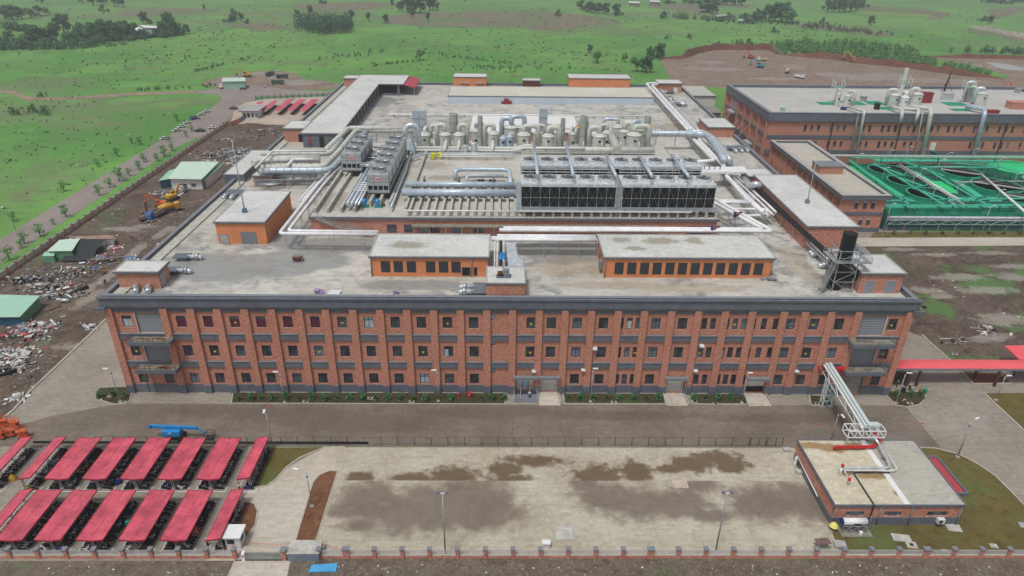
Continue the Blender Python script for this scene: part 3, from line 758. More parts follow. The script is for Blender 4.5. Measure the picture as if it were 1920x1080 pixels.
PROT = {0: win_proto(1.98, 2.75, True), 2: win_proto(1.16, 2.75, False), 3: win_proto(1.36, 1.2, True, False)}
used = set()
STICK = {(3, i) for i in (440.5, 641.5, 839, 996, 1181, 1379, 1527, 1674.5, 239)} | {(2, i) for i in (254.5, 402, 598, 793, 994, 1191.5, 1313, 1513, 1658)}
for x0, x1, z0, z1, fl, px, k in wins + smw:
    fo, po = PROT[k]
    if k in used:
        f2 = fo.copy(); COL.objects.link(f2); p2 = po.copy(); COL.objects.link(p2); p2.parent = f2
    else:
        f2, p2 = fo, po; used.add(k)
    f2.parent = fac; f2.location = ((x0 + x1) / 2, .3, z0); f2.scale = (1, 1, (z1 - z0) / (1.2 if k == 3 else 2.75))
    if (fl, px) in ((3, 691), (1, 796), (3, 1482.5)) or (k == 3 and z0 > 15):
        me = p2.data.copy(); me.materials[0] = GLASS2 if px != 1482.5 else M('painted_reflection_glass', (110, 126, 136), .1, var=.5, scale=1.5); p2.data = me; f2['label'] = 'window with pale sky reflection painted into its glass'  # reflected sky put into the pane colour
    w2 = (x1 - x0) / 2 - .12
    if fl == 3 and 330 < px < 600:
        b = MB(); b.box(x0 + .1, .215, z0 + .1, x1 - .1, .235, z0 + 1.95); o = b.build('curtain', PURPLE, None); o.parent = f2; o.matrix_parent_inverse = Matrix.Identity(4)
        for v in o.data.vertices: v.co = (v.co.x - f2.location.x, v.co.y - .3, (v.co.z - z0))
    if (fl, px) in ((3, 239), (3, 1181), (2, 841), (2, 1354)):
        b = MB(); b.box(-w2, -.09, .15, w2 if px != 841 else -.05, -.075, 1.9); o = b.build('pale_sheet', GLASS2, None); o.parent = f2
    if (fl, px) in STICK:
        b = MB(); b.add([(-.3, -.1, 1.25), (.3, -.1, 1.25), (0, -.1, .75), (-.3, -.13, 1.25), (.3, -.13, 1.25), (0, -.13, .75)], [(0, 1, 2), (3, 5, 4), (0, 3, 4, 1), (1, 4, 5, 2), (2, 5, 3, 0)]); o = b.build('sticker', YELLOW, None); o.parent = f2
SILLS = MB()
# doors
for x0, x1, z0, z1, k in DOORS:
    b = MB()
    if k in 'swg':
        n = int((z1 - z0) / .28)
        for i in range(n):
            pass
        zz = [z0 + (z1 - z0) * i / n for i in range(n + 1)]
        b.add([(x, .26 + (.05 if j % 2 else 0), z) for x in (x0, x1) for j, z in enumerate(zz)], [(j, n + 1 + j, n + 2 + j, j + 1) for j in range(n)])
        d = b.build('roll_up_door', SHUTTER if k == 's' else (WSHUTTER if k == 'w' else M('dull_shutter', (168, 166, 160), .6)), fac)
    elif k == 'h':
        b.box(x0, .26, 1.9, x1, .33, z1); d = b.build('roll_up_door', WSHUTTER, fac)
        b = MB(); b.box(x0, .5, z0, x1, .6, 1.9); b.build('dark_interior', BLACK, d)
    else:
        b.rect_ring(x0, z0, x1, z1, .15, 0, .1); b.v = [(x, .3 - z, y) for x, y, z in b.v]; d = b.build('entrance_door', M('grey_door_frame', (170, 174, 176), .5), fac)
        for i in range(3):
            q0 = x0 + .2 + i * (x1 - x0 - .3) / 3; b = MB(); b.box(q0, .24, z0 + .1, q0 + 1.15, .3, z1 - .15); b.build('door_leaf', WSHUTTER if i != 1 else GLASS2, d)
        b = MB(); b.box(x0, .5, z0, x1, .6, z1); b.build('dark_interior', BLACK, d)
    if k in 'sw':
        b = MB(); b.beam((x0 - .07, -.05, z0), (x0 - .07, -.05, z1), .12, .1); b.build('door_rail', WHITE, d)
        b = MB(); b.beam((x1 + .07, -.05, z0), (x1 + .07, -.05, z1), .12, .1); b.build('door_rail', WHITE, d)
    if k in 'wheg':
        if k == 'g': continue
        b = MB(); b.box(x0 - .6, -1.5, z1 + .25, x1 + .6, -.57, z1 + .85); b.build('canopy', GREY2, fac)
# loading balconies with rails
for px, py, z, wx in ((282, 628, 14.6, 9.0), (296, 682, 7.6, 8.8), (1635, 634, 14.6, 9.0), (1619, 689, 7.6, 8.8)):
    x = YP(px, py - 3, -1.2).x
    b = MB(); b.box(x - wx / 2, -2.9, z - .85, x + wx / 2, -.62, z); bl = b.build('balcony', GREY, fac)
    b = MB(); b.box(x - wx / 2 + .15, -2.75, z + .003, x + wx / 2 - .15, -.65, z + .06); b.build('balcony_floor', CONCD, bl)
    b = MB()
    for i in range(9):
        xx = x - wx / 2 + .1 + i * (wx - .2) / 8; b.beam((xx, -2.82, z), (xx, -2.82, z + 1.0), .06)
    for zz in (.55, 1.0): b.beam((x - wx / 2 + .1, -2.82, z + zz), (x + wx / 2 - .1, -2.82, z + zz), .07)
    for sx in (-1, 1):
        for zz in (.55, 1.0): b.beam((x + sx * (wx / 2 - .1), -2.82, z + zz), (x + sx * (wx / 2 - .1), -.62, z + zz), .07)
    b.build('balcony_railing', RUST if px < 1000 else STEEL, bl)
    b = MB(); r = random.Random(px)
    for i in range(5): b.obox((x + r.uniform(-3, 3), -1.7 + r.uniform(-.5, .5), z + .06), r.uniform(1, 2.4), r.uniform(.2, .6), .15, r.uniform(-.2, .2))
    b.build('planking', WOOD, bl)
# small white wall lamps
for px, py in ((1115, 651), (1093, 690.5), (1315, 646), (1303, 692), (1001, 693), (1492, 693)):
    p = YP(px, py, 0); b = MB(); b.box(p.x - .45, -1.0, p.z - .2, p.x + .45, -.56 if False else -.004, p.z + .12); b.build('wall_lamp', WHITE, fac)
for px in (274, 288, 1628 - 10, 1585):
    p = YP(px, 710, 0); b = MB(); b.tube([(p.x, -.25, .2), (p.x, -.25, 6.7)], .07, 6); b.build('downpipe', GREY2, fac)
# steps and ramps at the ground doors
for x0, x1, z0, z1, k in DOORS:
    if k in 'wh':
        b = MB(); b.add([(x0 - .3, -.15, z0), (x1 + .3, -.15, z0), (x1 + .6, -4.6, .08), (x0 - .6, -4.6, .08), (x0 - .3, -.15, 0), (x1 + .3, -.15, 0), (x1 + .6, -4.6, 0), (x0 - .6, -4.6, 0)], [(0, 3, 2, 1), (0, 4, 7, 3), (1, 2, 6, 5), (3, 7, 6, 2)])
        b.build('ramp', DRIVE, fac)
        for sx, xx in ((-1, x0 - .5), (1, x1 + .5)):
            b = MB(); b.beam((xx, -.7, .4), (xx + sx * .25, -4.5, .25), .18, .5); b.build('ramp_kerb', KERB, fac)
    if k == 'e':
        for i in range(4):
            b = MB(); b.box(x0 - .4, -2.2 - .45 * (3 - i), .0, x1 + .4, -2.2 - .45 * (2 - i) + .02, .9 - .2 * (3 - i)); b.build('step', GREY2, fac)
        b = MB(); b.box(x0 - .4, -2.2 + .45, .0, x1 + .4, -.15, .9); b.build('landing', DKSTEEL, fac)
        for xx in (x0 - .4, x0 + 1, x1 + .4):
            b = MB(); b.beam((xx, -.7, 2.0), (xx, -2.0, 2.0), .07); b.beam((xx, -2.0, 2.0), (xx, -3.7, 1.2), .07)
            for yy, za, zb in ((-.7, .9, 2), (-2.0, .9, 2), (-3.6, .2, 1.25)): b.beam((xx, yy, za), (xx, yy, zb), .07)
            b.build('step_railing', STEEL, fac)
# ------------------------------------------------------------------ houses on the roof
ROOFT = pave_mat('flat_roof', (190, 191, 189), (208, 208, 206), 0, tracks=False)
ROOFS = pave_mat('stained_roof', (190, 191, 187), (208, 208, 204), 0, tracks=False, stain=[(G(x, y, 28.2)[0], G(x, y, 28.2)[1], a, c) for x, y, a, c in ((1163, 450, 2.6, 2), (1240, 452, 4.5, 2.2), (1302, 452, 2.6, 2.6), (765, 458, 5, 2.4), (1190, 466, 3, 1.4))], stain_col=(122, 112, 82), amt=.6)


def house(name, label, cat, x0, x1, y0, y1, z0, z1, wmat, over=.4, rmat=None, group=None, cope=COPE, rt=.35, fascia=GREY):
    h = T(name, label, cat, ((x0 + x1) / 2, (y0 + y1) / 2, z0), group)
    b = MB(); b.box(x0, y0, z0, x1, y1, z1 - rt); b.build('wall', wmat, h)
    b = MB(); b.box(x0 - over, y0 - over, z1 - rt, x1 + over, y1 + over, z1); rf = b.build('roof', fascia, h)
    b = MB(); b.box(x0 - over + .2, y0 - over + .2, z1 + .002, x1 + over - .2, y1 + over - .2, z1 + .03); b.build('roof_surface', rmat or ROOFT, rf)
    b = MB(); b.rect_ring(x0 - over, y0 - over, x1 + over, y1 + over, .28, z1, z1 + .16); b.build('roof_edge', cope, rf)
    return h


def fwin(h, name, xa, xb, z0, z1, y, mat, fm=FRAME):
    b = MB(); b.rect_ring(xa, z0, xb, z1, .08, 0, .08); b.v = [(x, y - z, yy) for x, yy, z in b.v]; f = b.build(name, fm, h)
    b = MB(); b.box(xa + .05, y - .05, z0 + .05, xb - .05, y - .003, z1 - .05); b.build('louvre' if mat is LOUVRE else 'panel', mat, f)
    return f


hA = house('rooftop_house', 'orange rooftop house with six dark louvred windows and a dark open doorway', 'building', -31.1, -5.4, 11.3, 23.5, ZD, 28.1, ORANGE, .35, ROOFS)
for px in (723, 747, 771.5, 807.5, 831.5, 855):
    x = YP(px, 502, 11.3).x; fwin(hA, 'window', x - 1, x + 1, 24.3, 26.9, 11.3, LOUVRE)
for a, c in ((866, 882), (888, 895)):
    xa, xb = YP(a, 510, 11.3).x, YP(c, 510, 11.3).x; fwin(hA, 'doorway', xa, xb, 23.5, 25.6, 11.3, BLACK, GREY2)
for px in (884, 696):
    x = YP(px, 500, 11.2).x; b = MB(); b.tube([(x, 11.15, 23.3), (x, 11.15, 27.7)], .13, 8); b.build('downpipe', GREY2, hA)
hB = house('rooftop_house', 'orange rooftop house with a row of twelve dark louvred windows', 'building', 20.3, 57.6, 11.3, 23.7, ZD, 28.2, ORANGE, .35, ROOFS)
for i in range(12):
    px = 1160.5 + i * (1421.5 - 1160.5) / 11; x = YP(px, 506, 11.3).x; fwin(hB, 'window', x - .98, x + .98, 24.1, 26.9, 11.3, LOUVRE)
b = MB(); b.box(20.1, 17, 23.4, 20.29, 19.2, 26.4); b.build('side_door', GREY, hB)
b = MB(); b.box(19.5, 13.2, 24.2, 20.28, 14.9, 26.2); b.build('wall_cabinet', GREY2, hB)
for x in (20.5, 57.4):
    b = MB(); b.tube([(x, 11.15, 23.3), (x, 11.15, 27.7)], .13, 8); b.build('downpipe', GREY2, hB)
hC = house('rooftop_house', 'tall orange rooftop house at the left edge with a thin mast on its roof', 'building', -71.2, -59.4, 28.8, 50.7, ZD, 28.9, ORANGE, .35)
for a, c, z0, z1, mt_ in ((413, 430, 23.3, 25.6, COPE), (453, 482, 23.3, 26.3, GREY2)):
    xa, xb = YP(a, 450, 28.8).x, YP(c, 450, 28.8).x; fwin(hC, 'door', xa, xb, z0, z1, 28.8, mt_, GREY2)
hD = house('stair_house', 'small brick stair house at the left front corner of the roof', 'stair house', -83.1, -74.4, 4.8, 9.5, ZD, 27.3, BRICK, .45)
b = MB(); b.box(-74.37, 5.2, 23.3, -74.3, 7.4, 26.3); b.build('door', COPE, hD)
hE = house('stair_house', 'small brick stair house in the middle of the front edge of the roof', 'stair house', -5.5, 2.5, .9, 8.7, ZD, 26.9, BRICK, .15, fascia=GREY)
hF = house('stair_house', 'brick stair house with two grey shutters beside the black chimney', 'stair house', 73.9, 82.9, 4.4, 13.4, ZD, 28, BRICK, .35)
for xa, xb in ((75.0, 77.1), (79.4, 81.6)): fwin(hF, 'shutter', xa, xb, 23.35, 26.2, 4.4, SHUTTER, COPE)
hG = house('rooftop_house', 'long brick rooftop house along the right edge with wide pale roof and mast', 'building', 71.4, 83.6, 28, 67.5, ZD, 29, BRICK, .3)
hH = house('rooftop_house', 'low brick block attached behind the long brick rooftop house', 'building', 70.6, 78, 69.5, 76.5, ZD, 28, BRICK, .3)
hI = house('rooftop_house', 'small orange hut at the back parapet with two small awnings', 'building', -27.2, -10.9, 226, 235, ZD, 27.8, ORANGE, .2)
for xa in (-24, -16.5):
    b = MB(); b.box(xa, 224.9, 24.9, xa + 4.6, 226 - .003, 25.2); b.build('awning', COPE, hI)
hJ = house('rooftop_house', 'long orange hut at the back parapet', 'building', 30.6, 61.4, 227, 238, ZD, 27.5, ORANGE, .2)
hK = house('rooftop_house', 'tiny brown hut between the two orange huts at the back', 'building', 7.5, 16, 226, 231, ZD, 26.4, RUST, .3)
hL = house('stair_house', 'brick stair house at the back right corner of the roof', 'stair house', 73.4, 84.4, 215, 224, ZD, 27.6, BRICK, .5)
b = MB(); b.box(80.5, 214.9, 23.3, 82.6, 214.99, 25.6); b.build('door', WHITE, hL)
hM = house('stair_house', 'brick stair house at the back left corner of the roof', 'stair house', -81, -73.6, 222, 229, ZD, 27.4, BRICK, .3)
hN = house('stair_house', 'brick stair house beside the grey pavilion on the left edge of the roof', 'stair house', -81.2, -74, 120.5, 131, ZD, 28.2, BRICK, .3)
b = MB(); b.box(-76.2, 120.4, 23.3, -74.8, 120.49, 26); b.build('door', BLACK, hN)
hO = house('rooftop_house', 'small brick hut with a rusty door at the foot of the beige pipes', 'building', -76.2, -70.5, 71, 79, ZD, 26.6, BRICK, .25)
b = MB(); b.box(-75.6, 70.9, 23.3, -73.6, 70.99, 25.7); b.build('door', GREY2, hO)
hP = house('rooftop_house', 'small square brick block on the right between silver ducts', 'building', 75.5, 85.2, 132, 146, ZD, 27, BRICK, .35)
hQ = house('rooftop_shelter', 'low grey annex along the left parapet beside the rubbish heaps', 'building', -86.5, -80.5, 75, 101, 20, 25.6, GREY, .05)
# raised hall with pale blue front
BLUEW = M('pale_blue_wall', (196, 210, 222), .6, var=.05, scale=.3)
hR = house('rooftop_hall', 'wide raised hall with pale blue front wall at the back of the roof', 'building', -27.3, 65.4, 187, 209, ZD, 26.5, BLUEW, .05, pave_mat('hall_roof', (196, 190, 176), (206, 202, 192), 0, tracks=False))
b = MB(); b.box(-2, 185.8, ZD, 0, 186.95, 25.6); b.box(-3.2, 186, ZD, -2.05, 186.9, 24.4); b.box(.05, 186, ZD, 1.4, 186.9, 24.6); tag(b.build('pump_set', M('dull_red', (150, 52, 56), .6, var=.2), None), 'red pump standing against the pale blue wall', 'pump')
for x, y, c, nm, lb in ((-22, 196, 'w', 'low wall', ''),): pass
# pale flat skylight roofs with brick fronts behind the tanks
hS = house('rooftop_house', 'low wide house with white roof and brick front behind the middle tanks', 'building', -14.5, 26, 124, 150, ZD, 26.5, BRICK, .3, M('white_membrane', (226, 226, 226), .6, var=.06))
hT = house('rooftop_house', 'low house with white roof and brick front behind the right hand tanks', 'building', 24.9, 46, 118, 123.2, ZD, 27, BRICK, .4, M('white_membrane', (220, 220, 218), .6))
# thin white pipe across the roof
for xa, xb, y, lb in ((-50, -28, 160.5, 'short thin white pipe lying across the left of the back roof'), (-26.6, 58, 161, 'long thin white pipe lying across the back roof before the pale blue hall')):
    b = MB(); b.tube([(xa, y, 24.2), (xb, y, 24.2)], .35, 8); o = T('pipe', lb, 'pipe', ((xa + xb) / 2, y, ZD)); b.build('pipe_body', WHITEP, o)
    for i in range(int((xb - xa) / 6)):
        b = MB(); b.box(xa + 2 + i * 6, y - .3, ZD, xa + 2.5 + i * 6, y + .3, 23.86); b.build('foot', CONCD, o)
# grey L-shaped pavilion
pv = T('rooftop_pavilion', 'long grey roofed walkway with open columns on the left side of the roof', 'pavilion', (-66, 160, ZD))
LP = [(-73.4, 113), (-59, 113), (-60.3, 202.5), (-48.9, 202.5), (-48.9, 225.5), (-72.9, 225.5)]
b = MB(); b.prism(LP, 28.0, 28.4); rf = b.build('roof', GREY, pv)
b = MB(); b.prism([(-73.1, 113.3), (-59.3, 113.3), (-60.6, 202.8), (-49.2, 202.8), (-49.2, 225.2), (-72.6, 225.2)], 28.402, 28.44); b.build('roof_surface', ROOFT, rf)
b = MB(); b.ring(LP, [(-73.1, 113.3), (-59.3, 113.3), (-60.6, 202.8), (-49.2, 202.8), (-49.2, 225.2), (-72.6, 225.2)], 28.4, 28.55); b.build('roof_edge', COPE, rf)
b = MB(); b.box(-72.6, 113.6, ZD, -59.7, 114, 27.99); fw = b.build('front_wall', GREY, pv)
b = MB(); b.box(-72, 113.5, 26.4, -60.2, 113.59, 27.3); b.build('wall_band', GREY2, fw)
for x in (-70.8, -70.0): b = MB(); b.tube([(x, 113.45, 23.3), (x, 113.45, 27.2)], .12, 6); b.build('fire_pipe', RED, fw)
b = MB(); b.box(-66.9, 113.48, 23.3, -65.3, 113.59, 27.2); b.build('doorway', BLACK, fw)
b = MB(); b.box(-72.9, 114.1, ZD, -72.5, 225, 27.99); b.build('rear_wall', GREY, pv)
b = MB(); b.box(-72.4, 224.6, ZD, -49.2, 225, 27.99); b.build('end_wall', GREY, pv)
for i in range(12):
    y = 121 + i * 7.3; x = -59.7 - (y - 113) * .0145
    b = MB(); b.box(x - .25, y - .25, ZD, x + .25, y + .25, 27.99); b.build('column', COPE, pv)
b = MB(); b.add([(x + dx, y, z) for x, y in ((-59.5, 114.1), (-60.75, 202)) for dx in (-.15, .1) for z in (ZD, 24.3)], [(0, 1, 5, 4), (2, 6, 7, 3), (1, 3, 7, 5), (0, 4, 6, 2), (0, 2, 3, 1), (4, 5, 7, 6)]); b.build('low_wall', GREY, pv)
b = MB(); b.box(-60.4, 203, ZD, -49.4, 203.4, 24.1); b.build('low_wall', GREY, pv)
b = MB(); b.box(-52.2, 203.2, 24.2, -50.9, 203.38, 27.9); b.build('brace', GREY, pv)
rc = T('red_canopy', 'dark red sloping canopy at the end of the grey pavilion', 'canopy', (-46, 212, ZD))
b = MB(); b.add([(-48.7, 202.7, 28.2), (-43.6, 202, 27.2), (-43.3, 224, 27.2), (-48.7, 225, 28.2), (-48.7, 202.7, 27.9), (-43.6, 202, 26.9), (-43.3, 224, 26.9), (-48.7, 225, 27.9)], [(0, 1, 2, 3), (7, 6, 5, 4), (0, 4, 5, 1), (1, 5, 6, 2), (2, 6, 7, 3), (3, 7, 4, 0)]); b.build('canopy_sheet', M('dark_red_sheet', (176, 68, 78), .5, var=.05), rc)
for y in (203, 223): b = MB(); b.beam((-44.2, y, ZD), (-44.2, y, 26.8), .2); b.build('post', STEEL, rc)

# masts
for px, py, tx, ty, zb, lb in ((459, 398, 444, 262, 28.9, 'tall thin steel mast on the left orange house'), (1513, 381, 1538, 282, 29, 'tall thin steel mast on the long brick rooftop house')):
    p = G(px, py, zb + .04); q = YP(tx, ty, p.y)
    o = T('mast', lb, 'mast', p); b = MB(); b.tube([p, (p.x, p.y, q.z)], [.2, .07], 8); b.build('pole', STEEL, o)
    b = MB(); b.box(p.x - .5, p.y - .5, p.z, p.x + .5, p.y + .5, p.z + .9); b.build('mast_base', M('blue_grey_base', (90, 120, 150), .6) if px < 800 else GREY2, o)

# ------------------------------------------------------------------ equipment platform
pf = T('equipment_platform', 'wide raised brick equipment platform carrying the cooling towers', 'platform', (0, 68, ZD))
PT = 28.0
b = MB(); b.box(-50, 34.9, ZD, 51.6, 103, PT - .6); b.build('wall', BRICK, pf)
PLATM = pave_mat('platform_deck', (176, 171, 161), (196, 192, 184), 0, tracks=False, stain=[(-24, 78, 6, 5), (-20, 66, 5, 3), (-46, 46, 8, 8), (20, 60, 20, 10)], stain_col=(136, 128, 112), amt=.6)
b = MB(); b.box(-50.4, 34.5, PT - .6, 52, 103.4, PT); b.build('edge_beam', GREY, pf)
b = MB(); b.box(-50, 34.8, PT + .003, 51.7, 103.1, PT + .03); b.build('deck', PLATM, pf)
for px in (735, 767, 794, 815, 856, 897, 1310):
    x = YP(px, 434, 34.9).x; wd = 1.2 if px < 1300 else 3.2; fwin(pf, 'window', x - wd, x + wd, 23.9, 26, 34.9, GLASS)
b = MB(); b.box(-24.8, 33.2, 25.9, 36.5, 34.88, 26.25); b.build('canopy', CONCD, pf)
for i in range(16):
    b = MB(); b.beam((-24.4 + i * 4, 33.4, ZD), (-24.4 + i * 4, 33.4, 25.9), .14); b.build('canopy_post', STEEL, pf)
# steel stair on the brick wall
st = T('steel_stair', 'steel stair running down the brick front of the equipment platform', 'stair', (-45, 34, ZD))
A, B_, C_, D_ = Vector((-48, 33.6, 28)), Vector((-42.2, 33.6, 25.6)), Vector((-39.8, 33.6, 25.6)), Vector((-34.5, 33.6, 23.3))
for dy in (-.6, .6):
    for dz, wd in ((0, .22), (1.0, .09)):
        b = MB()
        for p, q in ((A, B_), (B_, C_), (C_, D_)): b.beam(p + Vector((0, dy, dz)), q + Vector((0, dy, dz)), .1, wd)
        for k in range(10) if dz else ():
            p = A.lerp(D_, k / 9); zz = p.z
            b.beam((p.x, p.y + dy, zz), (p.x, p.y + dy, zz + 1), .06)
        b.build('stringer' if dz == 0 else 'handrail', STEEL, st)
b = MB()
for k in range(12): p = A.lerp(B_, k / 11); b.box(p.x - .3, 33.05, p.z, p.x + .2, 34.15, p.z + .06)
for k in range(12): p = C_.lerp(D_, k / 11); b.box(p.x - .3, 33.05, p.z, p.x + .2, 34.15, p.z + .06)
b.build('treads', CONCD, st)

# concrete bearer beams
def bearer(x0, y0, x1, y1, z0, z1, lb):
    b = MB()
    if abs(x1 - x0) > abs(y1 - y0): b.box(x0, y0 - .35, z0, x1, y0 + .35, z1)
    else:
        b.box(x0 - .32, y0, z0, x0 + .32, y1, z1)
    return tag(b.build('concrete_beam', CONC, None), lb, 'beam', 'concrete bearer beams under the rooftop plant')


for i, x in enumerate((-49.3, -46.2, -42.9, -39.6)): bearer(x, 37 + i * .2, x, 69 - i, PT + .03, 29.3, 'long concrete beam, %s from the left edge of the equipment platform' % ORD[i])
for i, x in enumerate((-36.3, -33.9, -31.2)): bearer(x, 41.5, x, 88, PT + .03, 29.6, 'concrete beam under the right row of silver cooling towers, %s from left' % ORD[i])
bearer(-26.8, 39, -26.8, 96, PT + .03, 29.2, 'single long concrete beam right of the silver cooling towers')
for i in range(14):
    x = -25.6 + i * 2.05; bearer(x, 36, x, 59.5 if i % 2 else 58, PT + .03, 29.2, 'concrete beam under the big silver pipes, %s from left' % ORD[i])
for i in range(21):
    x = 3.2 + i * 2.4; bearer(x, 35.2, x, 61, PT + .03, 29.5, 'concrete beam under the black cooling towers, %s from left' % ORD[i])
# curved ledge frame in front of the beams
b = MB(); b.beam((2, 35.05, 29.7), (45, 35.05, 29.7), .3); o = T('pipe', 'thin white pipe running along the front of the black cooling towers', 'pipe', (20, 35, PT)); b.build('pipe_body', WHITE, o)
for i in range(10): b = MB(); b.beam((3.2 + i * 4.8, 35.05, 29.5), (3.2 + i * 4.8, 35.05, 29.56), .3); b.build('clip', STEEL, o)
b = MB(); b.tube([(-27, 35.2, 29.6), (2, 35.2, 29.6)], .22, 8); tag(b.build('pipe', WHITE, None), 'thin white pipe in front of the short concrete beams', 'pipe')

# ------------------------------------------------------------------ big black-louvred cooling towers
TOPM = M('tower_top', (216, 222, 226), .5, .1, var=.25, scale=1.2)
LV = M('black_louvre_fill', (15, 18, 23), .6, var=.4, stretch=(.3, .3, 6), scale=1)


def fan(b, cx, cy, z, r=1.95):
    b.lathe((cx, cy, z), [(r + .1, 0), (r, .4), (r, .85), (r - .12, .85), (r - .14, .05)], 20)


def big_tower(x0, x1, y0, y1, nfan, npan, lb):
    t = T('cooling_tower', lb, 'cooling tower', ((x0 + x1) / 2, (y0 + y1) / 2, 29.5), 'black louvred cooling towers')
    b = MB(); b.box(x0, y0 + .5, 29.9, x1, y1 - .5, 35.4); b.build('louvre_fill', LV, t)
    b = MB(); b.box(x0 - .15, y0 - .1, 35.4, x1 + .15, y1 + .1, 36); b.build('casing', TOPM, t)
    b = MB(); b.box(x0 - .1, y0 - .1, 29.5, x1 + .1, y1 + .1, 29.95); b.build('basin', STEEL, t)
    b = MB(); b.box(x0 - .12, y0 + .1, 29.95, x0 + .05, y1, 35.39); b.build('end_panel', TOPM, t)
    b = MB(); b.box(x1 - .05, y0 + .1, 29.95, x1 + .12, y1, 35.39); b.build('end_panel', TOPM, t)
    wd = (x1 - x0) / npan
    for i in range(npan):
        a, c = x0 + i * wd, x0 + (i + 1) * wd
        b = MB(); b.beam((a, y0 + .4, 29.95), (a, y0, 35.4), .11); b.beam((a, y0 + .2, 32.5), (c, y0 + .2, 32.5), .08)
        b.beam((a + .1, y0 + .3, 30), (c - .1, y0 + .15, 35.4), .03); b.beam((c - .1, y0 + .3, 30), (a + .1, y0 + .15, 35.4), .03)
        b.build('louvre_frame', STEEL, t)
    fw = (x1 - x0) / nfan
    for i in range(nfan):
        cx, cy = x0 + (i + .5) * fw, (y0 + y1) / 2
        b = MB(); fan(b, cx, cy, 36.0); f = b.build('fan_stack', TOPM, t)
        b = MB(); b.lathe((cx, cy, 36.2), [(1.8, 0), (1.8, .03)], 16); b.build('fan_opening', BLACK, f)
        b = MB()
        for k in range(4):
            an = k * math.pi / 2 + i * .4; d = Vector((math.cos(an), math.sin(an), 0)); b.beam(Vector((cx, cy, 36.55)), Vector((cx, cy, 36.55)) + d * 1.75, .4, .06)
        b.lathe((cx, cy, 36.5), [(.35, 0), (.35, .5)], 10); b.beam((cx - 1.9, cy, 36.95), (cx + 1.9, cy, 36.95), .12); b.box(cx - .35, cy - .35, 36.98, cx + .35, cy + .35, 37.4)
        b.build('fan', GREY2, f)
    b = MB()
    for k in range(int((x1 - x0) / 1.6) + 1):
        x = x0 + k * (x1 - x0) / int((x1 - x0) / 1.6); b.beam((x, y0, 36), (x, y0, 37.2), .06)
    for z in (36.6, 37.2): b.beam((x0, y0, z), (x1, y0, z), .1)
    b.build('top_railing', WHITE, t)
    b = MB()
    for k in range(nfan + 1):
        if k == nfan // 2: continue
        x = x0 + .4 + k * (x1 - x0 - .8) / nfan; b.beam((x, y1, 36), (x, y1, 37.4), .06)
    for z in (36.7, 37.4): b.beam((x0, y1, z), (x1, y1, z), .12)
    b.build('rear_railing', WHITE, t)
    return t


for nm, x0, x1, y0, y1, nf, npn, lb in (('a', 2.4, 26, 37, 45, 5, 10, 'black louvred cooling tower in the front row, left half'), ('b', 27.6, 50.8, 37, 45, 5, 10, 'black louvred cooling tower in the front row, right half'),
                                        ('c', 2.8, 26, 52.2, 60, 5, 10, 'black louvred cooling tower in the rear row, left half'), ('d', 27.6, 51, 52.2, 60, 5, 10, 'black louvred cooling tower in the rear row, right half')):
    big_tower(x0, x1, y0, y1, nf, npn, lb)
for y0, y1, lb in ((37.6, 44.8, 'front'), (52.6, 59.6, 'rear')):
    b = MB(); b.box(26.2, y0, 29.52, 27.4, y1, 35.4); tag(b.build('infill_cabinet', STEEL, None), 'narrow steel infill cabinet between the two halves of the %s cooling tower row' % lb, 'cabinet')
b = MB(); b.box(1.2, 37.2, 28.03, 2.1, 38, 36.5)
for k in range(8): b.box(1.15, 37.15, 28.6 + k, 2.15, 38.05, 28.66 + k)
tag(b.build('riser_duct', SILVERB, None), 'upright steel riser at the left end of the front cooling tower row', 'duct')
wk = T('walkway', 'steel walkway with railing along the foot of the black cooling towers', 'walkway', (26, 36, 29.5))
b = MB(); b.box(2.2, 35.5, 29.52, 52, 36.7, 29.62); b.build('walk_deck', STEEL, wk)
b = MB()
for k in range(26): b.beam((2.4 + k * 1.98, 35.55, 29.62), (2.4 + k * 1.98, 35.55, 30.7), .06)
for z in (30.15, 30.7): b.beam((2.4, 35.55, z), (51.9, 35.55, z), .07)
b.build('railing', STEEL, wk)
for i, (a, c) in enumerate((((1001, 270), (1009, 332)), ((1062, 270), (1076, 332)), ((1137, 291), (1157, 334)), ((1199, 291), (1225, 334)), ((1260, 291), (1294, 334)))):
    p, q = G(*a, 38.4), G(*c, 38.4); q.y += 1.5
    b = MB(); b.tube([p, q], .42, 10); o = T('pipe', 'white pipe crossing over the cooling tower fans, %s from left' % ORD[i], 'pipe', (p + q) / 2, 'pipes across the cooling towers'); b.build('pipe_body', SILVERB, o)
    for t_ in (.02, .5, .98): e = p.lerp(q, t_); b = MB(); b.beam((e.x, e.y, 36.0), (e.x, e.y, 38.0), .14); b.build('support', STEEL, o)

# ------------------------------------------------------------------ silver cooling tower cells
PANEL = M('zinc_panel', (196, 200, 204), .42, .5, var=.12, scale=1.6)


